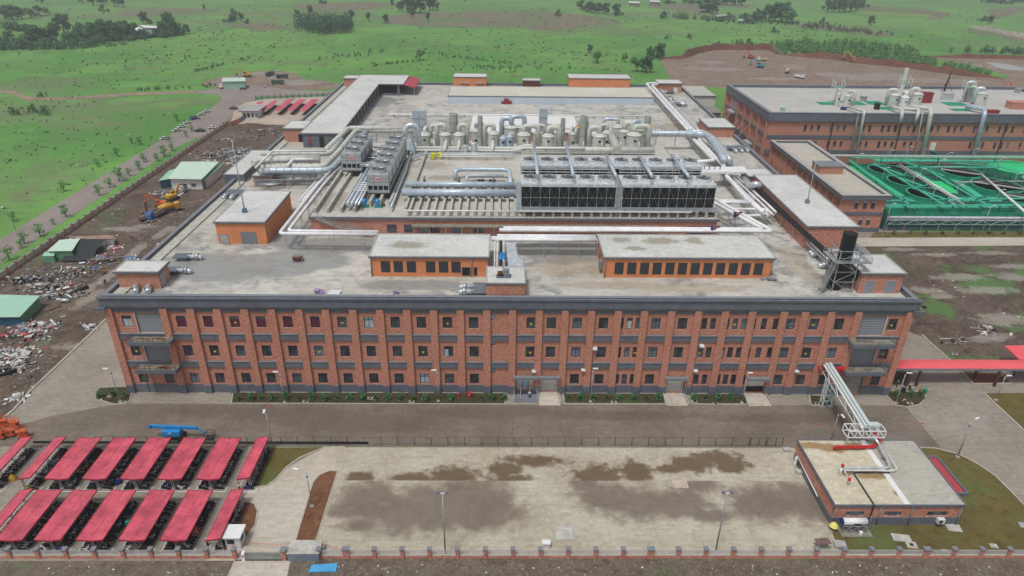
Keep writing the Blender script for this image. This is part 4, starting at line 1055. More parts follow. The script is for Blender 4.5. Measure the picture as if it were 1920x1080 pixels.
def cell_tower():
    t = T('cooling_tower_cell', 'x', 'cooling tower', (0, 0, 0), 'silver cooling tower cells')
    b = MB(); b.box(-2.85, -2.95, 0, 2.85, 2.95, .75); b.build('basin', PANEL, t)
    b = MB(); b.box(-2.7, -2.8, .75, 2.7, 2.8, 1.95); b.build('air_inlet', BLACK, t)
    for k in range(5): b = MB(); x = -2.7 + k * 1.35; b.box(x - .12, -2.92, .75, x + .12, -2.72, 1.95); b.build('inlet_post', PANEL, t)
    b = MB(); b.box(-2.85, -2.95, 1.95, 2.85, 2.95, 4.9); cs = b.build('casing', PANEL, t)
    for zz in (2.9, 3.9): b = MB(); b.box(-2.86, -2.98, zz, 2.86, -2.94, zz + .05); b.build('panel_seam', DKSTEEL, cs)
    for x in (-1.0, 1.0): b = MB(); b.box(x - .02, -2.98, 1.97, x + .02, -2.94, 4.9); b.build('panel_seam', DKSTEEL, cs)
    b = MB(); fan(b, 0, 0, 4.9, 2.0); f = b.build('fan_stack', PANEL, t)
    b = MB(); b.lathe((0, 0, 5.05), [(1.85, 0), (1.85, .03)], 16); b.build('fan_opening', BLACK, f)
    b = MB()
    for k in range(6): an = k * math.pi / 3; b.beam((0, 0, 5.4), (1.75 * math.cos(an), 1.75 * math.sin(an), 5.4), .38, .06)
    b.tube([(-.2, 0, 5.9), (2.0, 0, 5.9)], .35, 10); b.box(-2.1, -.25, 5.4, -1.6, .25, 6.4); b.beam((-2.3, 0, 5.85), (2.3, 0, 5.85), .14)
    b.build('fan_drive', STEEL, f)
    b = MB()
    for k in range(9): b.beam((2.95, -2.3, .6 + k * .55), (2.95, -1.7, .6 + k * .55), .06)
    b.beam((2.95, -2.3, 0), (2.95, -2.3, 6), .07); b.beam((2.95, -1.7, 0), (2.95, -1.7, 6), .07)
    b.build('ladder', STEEL, t)
    b = MB()
    for k in range(3): b.beam((2.9, -2.6 + k * 2.6, 4.9), (2.9, -2.6 + k * 2.6, 6), .06)
    b.beam((2.9, -2.9, 6), (2.9, 2.9, 6), .07); b.beam((2.9, -2.9, 5.5), (2.9, 2.9, 5.5), .07); b.build('railing', STEEL, t)
    return t


ct = cell_tower(); ct.location = (-34.9, 50, 30)
ct['label'] = 'silver cooling tower cell at the front of the right hand row'
b = MB(); b.box(-35.6, 46.98, 33.3, -33.9, 47.03, 34.2); o = b.build('nameplate', M('pale_sign', (222, 190, 190), .6), ct)
b = MB(); b.box(-35.3, 46.95, 33.6, -34.2, 46.975, 33.85); b.build('nameplate_marking', RED, o)
for i in range(1, 6): c = dup(ct, (-34.9 + i * .02, 50 + i * 6.2, 30), 0, 'silver cooling tower cell in the right hand row, %s from the front' % ORD[i])
for i in range(3): c = dup(ct, (-45.6 + i * .1, 69 + i * 6.2, 30), 0, 'silver cooling tower cell in the short left hand row, %s from the front' % ORD[i])
for x0, y0, y1, lb in ((-48.4, 66, 85, 'steel base frame under the short row of silver cooling towers'), (-37.8, 47, 84.5, 'steel base frame under the long row of silver cooling towers')):
    b = MB(); b.rect_ring(x0, y0, x0 + 5.8, y1, .4, 29.62, 29.98); tag(b.build('base_frame', DKSTEEL, None), lb, 'frame')


# ------------------------------------------------------------------ pipes
def pipe_run(name, label, paths, r, mat, cat='pipe', sup=None, zb=ZD, group=None, bend=1.2, smat=STEEL, sw=None, bands=0, n=10):
    """one run of parallel pipes on its steel supports"""
    p0 = Vector(paths[0][0]); t = T(name, label, cat, (p0.x, p0.y, zb), group)
    for i, pth in enumerate(paths):
        rr = r[i] if isinstance(r, (list, tuple)) else r
        mm = mat[i] if isinstance(mat, (list, tuple)) else mat
        b = MB(); ap = arc_path(pth, max(bend, rr * 1.6)); b.tube(ap, rr, n); po = b.build('pipe_body', mm, t)
        if bands:
            b = MB()
            for a, c in zip(pth[:-1], pth[1:]):
                a, c = Vector(a), Vector(c); L = (c - a).length; d = (c - a).normalized()
                for k in range(1, int(L / bands)):
                    e = a + d * k * bands; b.tube([e - d * .1, e + d * .1], rr * 1.08, n)
            if b.v: b.build('pipe_bands', DKSTEEL if mm is BLACK else STEEL, po)
    if sup:
        xs = [Vector(p) for p in paths[0]]; ys = [Vector(p) for p in paths[-1]]
        for a, c, a2, c2 in zip(xs[:-1], xs[1:], ys[:-1], ys[1:]):
            L = (c - a).length
            if L < sup * .6 or abs((c - a).z) > L * .5: continue
            d = (c - a).normalized(); nr = Vector((-d.y, d.x, 0))
            k = max(1, int(L / sup))
            for j in range(k):
                e = a.lerp(c, (j + .5) / k); e2 = a2.lerp(c2, (j + .5) / k)
                rr = r[0] if isinstance(r, (list, tuple)) else r
                if (e2 - e).length < .3: e, e2 = e - nr * .4, e2 + nr * .4
                zt = min(e.z, e2.z) - rr - .08
                b = MB(); b.beam((e.x, e.y, zb), (e.x, e.y, zt), .13); b.beam((e2.x, e2.y, zb), (e2.x, e2.y, zt), .13); b.beam((e.x, e.y, zt), (e2.x, e2.y, zt), .14)
                b.build('support', smat, t)
    return t


def GP(l, z): return [G(x, y, z if len(a) == 0 else a[0]) for x, y, *a in l]


# silver pipes between the rows of silver towers
for i, (x, mt_, r) in enumerate(((-41.4, SILVERB, .42), (-40.3, SILVERB, .42), (-39.3, SILVER, .32), (-38.5, SILVER, .28))):
    pipe_run('pipe', 'pipe between the two rows of silver cooling towers, %s from left' % ORD[i], [[(x, 38.3, 30), (x, 92, 30)]], r, mt_, sup=5, zb=PT + .03, bands=2.2 if i < 2 else 0)
b = MB()
rr_ = random.Random(5)
cf = T('pipe_manifold', 'tangle of thin steel pipes and valves between the two rows of silver cooling towers', 'pipework', (-40, 74, PT))
for k in range(16):
    y = 62 + k * 1.6; b = MB(); z = rr_.choice((31, 31.8, 32.6)); b.tube([(-42.6, y, z), (-38, y + rr_.uniform(-.3, .3), z + rr_.uniform(-.4, .6))], .16, 6); b.build('branch_pipe', SILVER if k % 2 else STEEL, cf)
    b = MB(); b.beam((-40 + rr_.uniform(-1.5, 1.5), y, 30.5), (-40 + rr_.uniform(-1.5, 1.5), y, z + .2), .12); b.build('bracket', STEEL, cf)
for k in range(5): b = MB(); b.tube([(-37.6, 48 + k * 1.6, 30.3), (-41, 48 + k * 1.6, 30.3)], .15, 6); b.build('branch_pipe', WHITE, cf)
pipe_run('pipe', 'single pale pipe right of the silver cooling towers', [[(-30.4, 38, 29.2), (-30.6, 70, 29.4), (-31.2, 81, 29.4), (-26, 86, 29.4), (-24, 86.5, 29.2), (2, 87.5, 29.2)]], .3, SILVERB, sup=6, zb=PT + .03)
for px, lb in ((683, 'left of two blue pumps in front of the silver cooling towers'), (708.5, 'right of two blue pumps in front of the silver cooling towers')):
    p = G(px, 388, PT + .03); o = T('pump', lb, 'pump', p); b = MB(); b.lathe(p + Vector((0, 0, .3)), [(.2, 0), (.65, .1), (.68, 1.5), (.3, 1.9)], 12); b.build('vessel', BLUE, o)
    b = MB(); b.box(p.x - .8, p.y - .7, p.z, p.x + 1.2, p.y + .7, p.z + .3); b.build('pump_base', TEAL, o)
    b = MB(); b.tube([p + Vector((1.0, 0, .5)), p + Vector((1.8, .4, .5))], .3, 8); b.build('motor', DKSTEEL, o)
# big silver headers
for i, y in enumerate((46.5, 53.0)):
    o = pipe_run('header_pipe', ('front' if i == 0 else 'rear') + ' of the two thick silver header pipes left of the black cooling towers', [[(-28.6, y, 30.4), (1.2, y, 30.4)]], 1.0 if i == 0 else .85, SILVERB, zb=29.2, group='thick silver headers', bands=0, n=16)
    for k in range(9):
        x = -26.5 + k * 3.1; b = MB(); b.box(x - .35, y - .5, 29.2, x + .35, y + .5, 29.6); b.build('saddle', DKSTEEL, o)
        if k < 8: b = MB(); b.tube([(x + .8, y + (1 if i == 0 else -1.0), 30.5), (x + .8, y + (2.0 if i == 0 else -1.9), 30.5)], .28, 8); b.build('branch_stub', STEEL, o)
        if k in (1, 4, 7) and i == 1: b = MB(); b.lathe((x, y, 31.1), [(.4, 0), (.4, .9), (.2, 1.0), (.2, 1.6)], 10); b.build('valve', GREY2, o)
pipe_run('pipe', 'large silver pipe loop standing behind the headers', [[(-15.8, 64, 28.2), (-15.8, 64.5, 30.6), (-14.5, 66, 30.6), (-.3, 66, 30.6), (-.1, 54, 30.4)]], .62, SILVERB, bend=2.4, n=14)
pipe_run('pipe', 'smaller silver pipe inside the large pipe loop', [[(-12.6, 61.5, 28.2), (-12.4, 62.5, 29.7), (-11.2, 63, 29.7), (-2, 63, 29.7)]], .5, SILVERB, bend=2, n=14)
for k, x in enumerate((-8.4, -5.2)): b = MB(); b.tube([(x - 1, 61.8, 28.6), (x + 1, 61.8, 28.6)], .45, 10); tag(b.build('motor', BLACK, None), ('left' if k == 0 else 'right') + ' of two black motors under the silver pipe loop', 'motor')
# white pipe runs round the platform, front
for i, (y, z) in enumerate(((24.6, 27.9), (26.0, 27.9))):
    pass
pipe_run('pipe_rack', 'pair of white pipes on tall legs turning round the left corner of the platform', [[(-31.6, 24.2, 27.8), (-54.6, 24.4, 27.8), (-54.2, 60, 27.8), (-53.4, 72, 27.8)], [(-31.6, 25.7, 27.8), (-53, 26, 27.8), (-52.6, 60, 27.8), (-51.8, 72, 27.8)]], .42, WHITEP, 'pipe rack', sup=7)
pipe_run('pipe_rack', 'pair of white pipes on legs running behind the two front orange houses to the right', [[(-3, 26.4, 28.2), (62.6, 26.6, 28.2), (56.4, 44, 28.2), (54, 52, 28.2)], [(-2, 27.6, 28.2), (60.6, 27.8, 28.2), (54.6, 44, 28.2), (52.4, 51, 28.2)]], .48, WHITEP, 'pipe rack', sup=9)
pipe_run('pipe_rack', 'three white pipes on legs between the two front orange houses', [[(-4.8, 22.0, 27.6), (19.8, 22.0, 27.6)], [(-4.8, 23.1, 27.6), (19.8, 23.1, 27.6)], [(-3.5, 24.3, 27.6), (19.8, 24.3, 27.6)]], .42, WHITEP, 'pipe rack', sup=6.2)
for i, (px, mt_, r) in enumerate(((924, WHITE, .16), (929, WHITE, .16), (936, BLACK, .32), (942, SILVER, .32))):
    x = YP(px, 470, 10).x + .3; pts = [(x, 9.5, 23.8), (x, 10.2, 24.2), (x, 20.5, 26.4), (x, 21.8, 27.4)]
    o = pipe_run('pipe', 'thin %s pipe rising behind the middle stair house, %s from left' % ('white' if i < 2 else ('black' if i == 2 else 'silver'), ORD[i]), [pts], r, mt_)
    if i > 1:
        b = MB(); b.tube([(x, 15.4, 25.32), (x, 18, 25.88)], r * 1.15, 10); b.build('blue_wrap', BLUE, o)
o = T('air_duct', 'pale square sheet metal duct standing behind the middle stair house', 'duct', (.6, 12, ZD))
b = MB(); b.add([(x, y, z) for y, x0, x1, z in ((9.6, -.9, 2.4, 25.8), (13, -.9, 2.4, 26.4), (15, -1.2, 1.2, 26.8), (21, -1.2, .8, 27.2)) for x, z in ((x0, z), (x1, z), (x1, z - 1.6), (x0, z - 1.6))], [(4 * i + j, 4 * i + (j + 1) % 4, 4 * i + 4 + (j + 1) % 4, 4 * i + 4 + j) for i in range(3) for j in range(4)] + [(3, 2, 1, 0), (12, 13, 14, 15)]); b.build('duct_body', SILVER, o)
for y in (10, 14): b = MB(); b.box(-.5, y, ZD, 1, y + .3, 24.9); b.build('duct_leg', STEEL, o)
o = T('exhaust_unit', 'small motor and fan unit on a skid on the middle stair house roof', 'machine', (-2.2, 4, 27))
b = MB(); b.box(-3.5, 3.2, 26.95, -.4, 4.8, 27.15); b.build('skid', GREY, o)
b = MB(); b.tube([(-3.2, 4, 27.7), (-2.1, 4, 27.7)], .5, 12); b.build('motor', RUST, o)
b = MB(); b.box(-1.9, 3.4, 27.15, -.7, 4.6, 28.6); b.build('housing', GREY2, o)
b = MB(); b.beam((-2.05, 4, 27.15), (-2.05, 4.3, 30.2), .14); b.build('post', BLACK, o)
# right side white runs
pipe_run('pipe_rack', 'pair of long white pipes on legs running down the right side of the roof', [GP([(1245, 155), (1212, 157), (1293, 247), (1300, 261), (1340, 301), (1303, 304)], 27), GP([(1245, 156.5), (1222, 160), (1299, 246), (1309, 262), (1357, 311), (1362, 330), (1404, 377), (1432, 399)], 27)], .6, WHITEP, 'pipe rack', sup=7)
pipe_run('pipe_rack', 'three thin white pipes stepping down towards the long brick rooftop house', [GP([(1368, 333), (1412, 377), (1440, 404)], 26.6), GP([(1376, 333), (1424, 378), (1449, 402)], 26.6), GP([(1383, 332), (1434, 378), (1455, 398)], 26.6)], .3, WHITEP, 'pipe rack', sup=7)
pipe_run('silver_duct', 'thick pale duct crossing behind the right hand tanks', [GP([(1140, 250), (1322, 251), (1336, 262), (1359, 301), (1360, 314, 24)], 29)], 1.1, SILVERB, 'duct', sup=6, bands=2.5, n=16, bend=4)
pipe_run('silver_duct', 'thick silver duct turning down beside the right edge', [GP([(1290, 247), (1318, 248), (1340, 262), (1369, 300), (1370, 315, 24)], 29.4)], 1.0, SILVER, 'duct', sup=7, bands=2.5, n=16, bend=4)
pipe_run('pipe_rack', 'pair of white pipes running to the right from the black cooling towers', [GP([(1330, 376), (1404, 377)], 27.4), GP([(1330, 379), (1410, 380)], 27.4)], .36, WHITEP, 'pipe rack', sup=8)
pipe_run('pipe_rack', 'white pipe loop beside the valves right of the black cooling towers', [GP([(1372, 400), (1366, 392), (1435, 392), (1440, 398)], 26.6), GP([(1378, 405), (1452, 403)], 26)], .32, WHITEP, 'pipe rack', sup=8)
o = T('pipe_tray', 'broad white insulated pipe tray on legs right of the rear cooling towers', 'pipe tray', (61, 77, ZD))
a, c, d, e = G(1304, 313, 28.2), G(1396, 313, 28.2), G(1402, 323, 28.2), G(1304, 323, 28.2)
b = MB(); b.prism([tuple(v[:2]) for v in (a, c, d, e)], 27.7, 28.3); b.build('tray', WHITEP, o)
for k in range(5): v = e.lerp(d, k / 4); b = MB(); b.beam((v.x, v.y, ZD), (v.x, v.y, 27.7), .15); b.build('leg', STEEL, o)
b = MB()
for k in range(5): v = e.lerp(a, .5) + Vector((1 + k * 1.6, 0, .1)); b.tube([v, v + Vector((0, 0, .9))], .13, 6)
b.build('valves', BLACK, o)
# valves blue and red
for px, py, lb in ((1377, 408, 'blue valve on the white pipes right of the black cooling towers'), (1334, 435, 'blue and red valve on the white pipes behind the right orange house')):
    p = G(px, py, 28); o = T('valve', lb, 'valve', p)
    b = MB(); b.tube([p, p + Vector((0, 0, 1.5))], .3, 8); b.lathe(p + Vector((0, 0, 1.3)), [(.5, 0), (.5, .15)], 12); b.build('valve_body', NAVY, o)
    b = MB(); b.tube(arc_path([p + Vector((.4, 0, .6)), p + Vector((1.2, .4, 1.2)), p + Vector((1.9, .4, 1.2))], .4), .25, 8); b.build('red_arm', M('maroon', (120, 40, 46), .5), o)
# left beige duct bundle
pipe_run('silver_duct', 'thick silver duct at the front of the bundle on the left', [GP([(490, 333, 24), (491, 320), (620, 319), (652, 287), (690, 244)], 28.2)], .95, SILVERB, 'duct', sup=5, bands=2.2, n=16, bend=3)
for i, pts in enumerate(([(490, 314), (607, 313), (634, 285), (668, 244), (790, 246)], [(474, 306), (487, 300.5), (600, 300)], [(482, 298), (600, 295)], [(490, 288), (618, 288), (640, 262)], [(610, 282), (653, 240), (790, 241)])):
    pipe_run('beige_duct', 'thick beige duct in the bundle left of the silver cooling towers, %s from the front' % ORD[i], [GP(pts, 28.4 if i < 4 else 29.2)], .85, BEIGE, 'duct', sup=6, bands=3, group='beige ducts on the left', n=14, bend=2.6)
pipe_run('pipe', 'slim white pipe arching over the beige ducts on the left', [GP([(479, 314, 26), (480, 314), (511, 283), (612, 283)], 30.5)], .35, WHITE)
pipe_run('pipe', 'white pipe dropping between the beige ducts on the left', [GP([(538, 312), (550, 299), (590, 299)], 29.6)], .5, WHITE)
pipe_run('pipe', 'grey pipe low in front of the duct bundle on the left', [GP([(475, 338), (602, 337)], 26)], .25, GREY2, sup=6)
pipe_run('pipe', 'two bent grey pipes under the duct bundle on the left', [GP([(486, 346), (520, 346), (535, 336), (540, 330)], 25), GP([(486, 343), (516, 343), (530, 333)], 25)], .3, STEEL, bend=2)
# ------------------------------------------------------------------ scrubber tanks
def tank(x, y, z, r, h, mat, lb, duct=None, dmat=None, dr=.8, rise=2.0, group='scrubber tanks on the roof'):
    t = T('scrubber_tank', lb, 'tank', (x, y, z), group)
    b = MB(); b.lathe((x, y, z), [(r, 0), (r, h), (r * 1.06, h), (r * 1.06, h + .15), (r * .4, h + 1.0), (r * .4, h + 1.1)], 20); b.build('shell', mat, t)
    b = MB(); b.lathe((x, y, z - .0), [(r * 1.1, 0), (r * 1.1, .15)], 20); b.build('base_ring', BEIGED, t)
    b = MB(); b.box(x - .4, y - r - .08, z + h * .62, x + .4, y - r + .1, z + h * .62 + .6); b.build('hatch', BLACK, t)
    for k in range(5):
        an = -math.pi / 2 + (k - 2) * .7; b = MB(); px, py = x + r * .78 * math.cos(an), y + r * .78 * math.sin(an); b.lathe((px, py, z + h + .35), [(.17, 0), (.17, .25)], 8); b.build('nozzle', BEIGED, t)
    if duct:
        dx, dy, zb = duct
        b = MB(); b.tube(arc_path([(x, y, z + h + .8), (x, y, z + h + rise), (x + dx, y + dy, z + h + rise), (x + dx, y + dy, zb)], 1.5, 6), dr, 14); b.build('outlet_duct', dmat or mat, t)
    return t


TZ = PT + .02
tank(-28, 98.5, TZ, 1.85, 4.0, BEIGE, 'beige scrubber tank at the left end of the row with a short white outlet', (0.6, 3, 30), WHITE, .5)
tank(-21.3, 98.2, TZ, 1.9, 4.2, BEIGE, 'beige scrubber tank left of the tall square stack', (-2.6, .3, 28), None, .75, 3.2)
tank(-16.7, 98.2, TZ, 1.9, 4.2, BEIGE, 'beige scrubber tank right of the tall square stack', (2.6, .3, 28), None, .75, 3.2)
tank(-5.4, 98.7, TZ, 1.9, 4.6, BEIGE, 'beige scrubber tank beside the slim round stack', (-2.9, .3, 28), None, .75, 2.8)
tank(.5, 108, ZD, 2.4, 9.2, BEIGE, 'tall beige tank in the rear row with a silver arch duct on its left', (-3.2, .5, ZD), SILVERB, .85, 3)
tank(5, 108, ZD, 2.4, 9.2, BEIGE, 'tall beige tank in the rear row joined by a silver duct to its neighbour', (-4.4, -.6, 33), SILVERB, .8, 3.8)
tank(4.6, 98.2, TZ, 2.2, 4.4, BEIGE, 'beige scrubber tank left of the blue grey stack', (4.6, .3, 28), None, .8, 2.8)
tank(12.6, 98.2, TZ, 2.1, 4.0, BEIGE, 'beige scrubber tank right of the blue grey stack', (3.6, .3, 28), None, .85, 2.8)
tank(29.4, 98, TZ, 2.2, 4.2, BEIGE, 'beige scrubber tank left of the ribbed sloping duct', (-3.2, .3, 28), None, .85, 2.8)
tank(25.6, 103.5, TZ, 1.6, 5.4, BEIGE, 'beige tank partly hidden behind the tank left of the ribbed duct', (-2.4, .2, 28), None, .8, 3.2)
tank(37, 108, ZD, 2.1, 9.6, BEIGE, 'tall beige tank behind the ribbed duct with a silver arch duct', (-5, .5, ZD), SILVERB, .6, 2.6)
tank(44, 108, ZD, 1.8, 8.6, BEIGE, 'tall beige tank with a silver hood in the far right of the rear row', (-2.2, -1, 30), SILVERB, .9, 3)
tank(38.4, 102.5, TZ, 1.8, 4.6, BEIGE, 'beige tank squeezed behind the right end of the tank row', (2.2, -.5, 30), None, .95, 3)
tank(41, 98.4, TZ, 2.4, 4.6, BEIGE, 'beige scrubber tank at the right end of the row', (4.8, .3, 28), None, .9, 2.8)
for x, y, r, h, zb, lb in ((.0, 96, 1.15, 4.2, TZ, 'pale blue grey upright tank in front of the tall rear tanks'), (-2.2, 97.5, 1.3, 3.2, TZ, 'pale blue grey squat tank in front of the tall rear tanks')):
    tank(x, y, zb, r, h, M('blue_grey_tank', (176, 192, 206), .45, var=.06), lb, (1.2, .4, 31) if h > 4 else None, BEIGE, .35, 1.2, 'small tanks')
for i, (px, top, y, r, mt_, lb) in enumerate(((779, 206, 112, 1.15, SILVERB, 'blue grey square stack at the far left of the tank row'), (793, 207, 112, .95, SILVERB, 'second blue grey stack from the left of the tank row'),
                                             (849.7, 213, 104, 1.5, BEIGED, 'tall thick beige stack between two scrubber tanks'), (900, 218, 100, .85, BEIGED, 'slim round beige stack beside the yellow platform'),
                                             (1019, 203, 112, 1.4, SILVERB, 'blue grey stack in the middle of the tank row'), (1056, 222, 101, .75, BEIGED, 'slim beige stack left of two thin ladders'),
                                             (1095, 217, 101, 1.2, BEIGED, 'thick beige stack left of the ribbed duct'), (1215.5, 218, 103, 1.1, BEIGED, 'beige stack at the right end of the tank row'))):
    p = YP(px, top, y); zb = ZD if y > 103.2 else TZ
    t = T('stack', lb, 'stack', (p.x, y, zb), 'exhaust stacks'); b = MB()
    if mt_ is SILVERB: b.box(p.x - r, y - r, zb, p.x + r, y + r, p.z)
    else: b.lathe((p.x, y, zb), [(r, 0), (r, p.z - zb), (r * .9, p.z - zb), (r * .9, p.z - zb - .5)], 16)
    b.build('shaft', mt_, t)
    b = MB()
    for f in (.35, .6, .8):
        z = zb + (p.z - zb) * f
        if mt_ is SILVERB: b.rect_ring(p.x - r - .1, y - r - .1, p.x + r + .1, y + r + .1, .095, z, z + .15)
        else: b.lathe((p.x, y, z), [(r + .005, 0), (r + .1, 0), (r + .1, .15), (r + .005, .15)], 16)
    b.build('flanges', STEEL, t)
    if px in (900, 1019, 1056, 1095, 1215.5):
        zf = zb + (p.z - zb) * .62; sx = 1 if px != 1095 else -1
        b = MB(); b.box(p.x + sx * (r + .2) - .05, y - 1, zf, p.x + sx * (r + 1.7), y + .6, zf + .1); pl = b.build('service_platform', M('yellow_grating', (224, 180, 104), .7), t)
        b = MB()
        for dx in (.3, 1.6):
            b.beam((p.x + sx * (r + dx), y - .9, zb), (p.x + sx * (r + dx), y - .9, zf + 1.2), .09)
        for k in range(int((zf - zb) / .8)): b.beam((p.x + sx * (r + .3), y - .9, zb + .4 + k * .8), (p.x + sx * (r + 1.6), y - .9, zb + .4 + k * .8), .06)
        b.build('ladder', STEEL, t)
for i, (x, y, r, h, dx) in enumerate(((-24.6, 106, 1.6, 7.4, -2), (-11.5, 106.5, 1.8, 8.2, 2.4), (9.6, 106.5, 1.7, 7.6, 2.2), (16.8, 106, 1.9, 8, -2.4), (21.6, 106.5, 1.6, 7.4, 2.1), (33.2, 107, 1.6, 7.8, -2))):
    tank(x, y, ZD, r, h, BEIGE, 'beige tank filling the rear row between the stacks, %s of six from left' % ORD[i], (dx, .3, 29), SILVER if i % 3 == 1 else None, .65, 2.6)
for i in range(12):
    x = -26 + i * 6.1; t = T('circulation_pump', 'small grey pump and motor at the foot of the tank row, %s from left' % ORD[i], 'pump', (x, 95.4, PT), 'small pumps before the tanks')
    b = MB(); b.box(x - .7, 95, PT + .03, x + .7, 95.8, 28.5); b.tube([(x - .5, 95.4, 28.9), (x + .6, 95.4, 28.9)], .35, 10); b.build('pump_body', (DKSTEEL, GREY2, BLUE)[i % 3], t); b = MB(); b.tube(arc_path([(x + .6, 95.4, 28.9), (x + 1.2, 95.4, 28.9), (x + 1.2, 95.4, 31)], .4), .16, 8); b.build('riser', WHITE, t)
for i in range(3):
    pipe_run('pipe', 'slim white pipe beside the left corner pipe rack, %s from left' % ORD[i], [[(-58.2 + i * .9, 53, 25.2), (-57.6 + i * .9, 76, 25.2), (-54.5, 79 + i, 25.2)]], .24, WHITEP, sup=6)
    pipe_run('pipe', 'slim white pipe under the long right pipe rack, %s from left' % ORD[i], [GP([(1226 + i * 5, 166), (1322 + i * 7, 272), (1408 + i * 6, 374)], 25.2)], .3, WHITEP, sup=8)
    pipe_run('pipe', 'silver pipe crossing the left roof below the duct bundle, %s from the front' % ORD[i], [GP([(500, 331 - i * 5), (596, 330 - i * 5)], 25.4 + i * .4)], .35, SILVER, sup=5)
    pipe_run('pipe', 'white pipe on the platform before the tanks, %s from the front' % ORD[i], [[(-22, 83.6 + i, 29.2 + i * .2), (1, 83.8 + i, 29.2 + i * .2)]], .2, WHITE, sup=5, zb=PT)
# ducts in front of tanks
pipe_run('beige_duct', 'thick beige duct running along the foot of the right hand tanks', [[(8.3, 90.5, 29.6), (46.5, 91, 29.6)]], 1.0, BEIGE, 'duct', sup=5, zb=PT, bands=3, n=16)
pipe_run('beige_duct', 'beige duct running along the foot of the left hand tanks', [[(-31, 92, 29.4), (2, 92.2, 29.4), (5, 92.2, 30.4), (8, 91.4, 30.4)]], .65, BEIGE, 'duct', sup=5, zb=PT, bands=0, n=12)
pipe_run('pipe', 'white pipe running along the foot of the tanks beside the beige duct', [[(-31, 90.2, 29.2), (1, 90.4, 29.2), (4.5, 90.4, 30.2), (9, 89.6, 30.4), (24, 89.6, 30.4)]], .32, WHITE, sup=5, zb=PT)
rd = T('ribbed_duct', 'thick ribbed beige duct sloping down between the right hand tanks', 'duct', (34.5, 93, PT))
p, q = Vector((33.6, 99.5, 32)), Vector((34.4, 89.5, 30))
b = MB(); b.tube([p, q], 1.35, 18); b.build('duct_body', BEIGE, rd)
for k in range(9): e = p.lerp(q, (k + .5) / 9); d = (q - p).normalized(); b = MB(); b.tube([e - d * .12, e + d * .12], 1.5, 18); b.build('rib', BEIGED, rd)
for px, lb in ((836, 'short beige down pipe in front of the left hand tanks'), (861, 'second short beige down pipe in front of the left hand tanks'), (924, 'short beige down pipe before the tank by the slim stack')):
    x = YP(px, 280, 92).x; pipe_run('beige_duct', lb, [[(x, 94, 31.4), (x, 91.5, 30.6), (x - .3, 89, 29)]], .6, BEIGE, 'duct')
for px, mt_, r, h, lb in ((873, SILVER, .95, 3.4, 'shorter of two shiny steel cylinders before the tanks'), (889, SILVER, 1.05, 4.3, 'taller of two shiny steel cylinders before the tanks')):
    p = G(px, 293, PT + .03); t = T('steel_cylinder', lb, 'tank', p); b = MB(); b.lathe(p, [(r, 0), (r, h), (r * .9, h + .15), (r * .3, h + .3)], 18); b.build('shell', mt_, t); b = MB(); b.lathe(p + Vector((0, 0, h * .5)), [(r + .003, 0), (r + .05, 0), (r + .05, .1), (r + .003, .1)], 18); b.build('band', STEEL, t)
for px, py, lb in ((813, 298, 'left of two bright yellow chemical containers before the tanks'), (825.6, 297, 'right of two bright yellow chemical containers before the tanks')):
    p = G(px, py, PT + .03); t = T('chemical_container', lb, 'container', p); b = MB(); b.lathe(p, [(.75, .1), (.8, .2), (.8, 1.7), (.4, 1.95)], 14); b.build('drum', M('bright_yellow', (230, 220, 60), .5), t); b = MB(); b.box(p.x - .9, p.y - .9, p.z, p.x + .9, p.y + .9, p.z + .15); b.build('tray', GREY2, t)
for k in range(5):
    x = -21.5 + k * 2; t = T('fan_unit', 'small steel fan unit before the left hand tanks, %s of five from left' % ORD[k], 'fan', (x, 88.6, PT), 'small fan units'); b = MB(); b.box(x - .8, 87.8, PT + .03, x + .8, 89.4, 29.6); b.build('housing', STEEL, t); b = MB(); b.tube([(x, 87.6, 28.8), (x, 87.79, 28.8)], .55, 12); b.build('fan_mouth', DKSTEEL, t)
pipe_run('silver_duct', 'shiny arched duct behind the long row of silver cooling towers', [[(-33.5, 92, 33), (-33.4, 93, 36.5), (-29.6, 93.2, 36.5), (-29.3, 93.2, 29)]], .85, SILVER, 'duct', bend=2.2, n=14)
t = T('air_handler', 'pale sloped sheet metal housing behind the long row of silver cooling towers', 'machine', (-31.5, 90, PT))
b = MB(); b.add([(-33, 87.5, 28.03), (-30, 87.5, 28.03), (-30, 92, 28.03), (-33, 92, 28.03), (-33, 88.5, 31), (-31, 88.5, 33), (-31, 91.5, 33), (-33, 91.5, 31)], [(3, 2, 1, 0), (4, 5, 6, 7), (0, 1, 5, 4), (1, 2, 6, 5), (2, 3, 7, 6), (3, 0, 4, 7)]); b.build('housing', SILVERB, t)
b = MB(); b.box(-32.4, 87.3, 28.4, -30.8, 87.6, 29.8); b.build('grille', DKSTEEL, t)
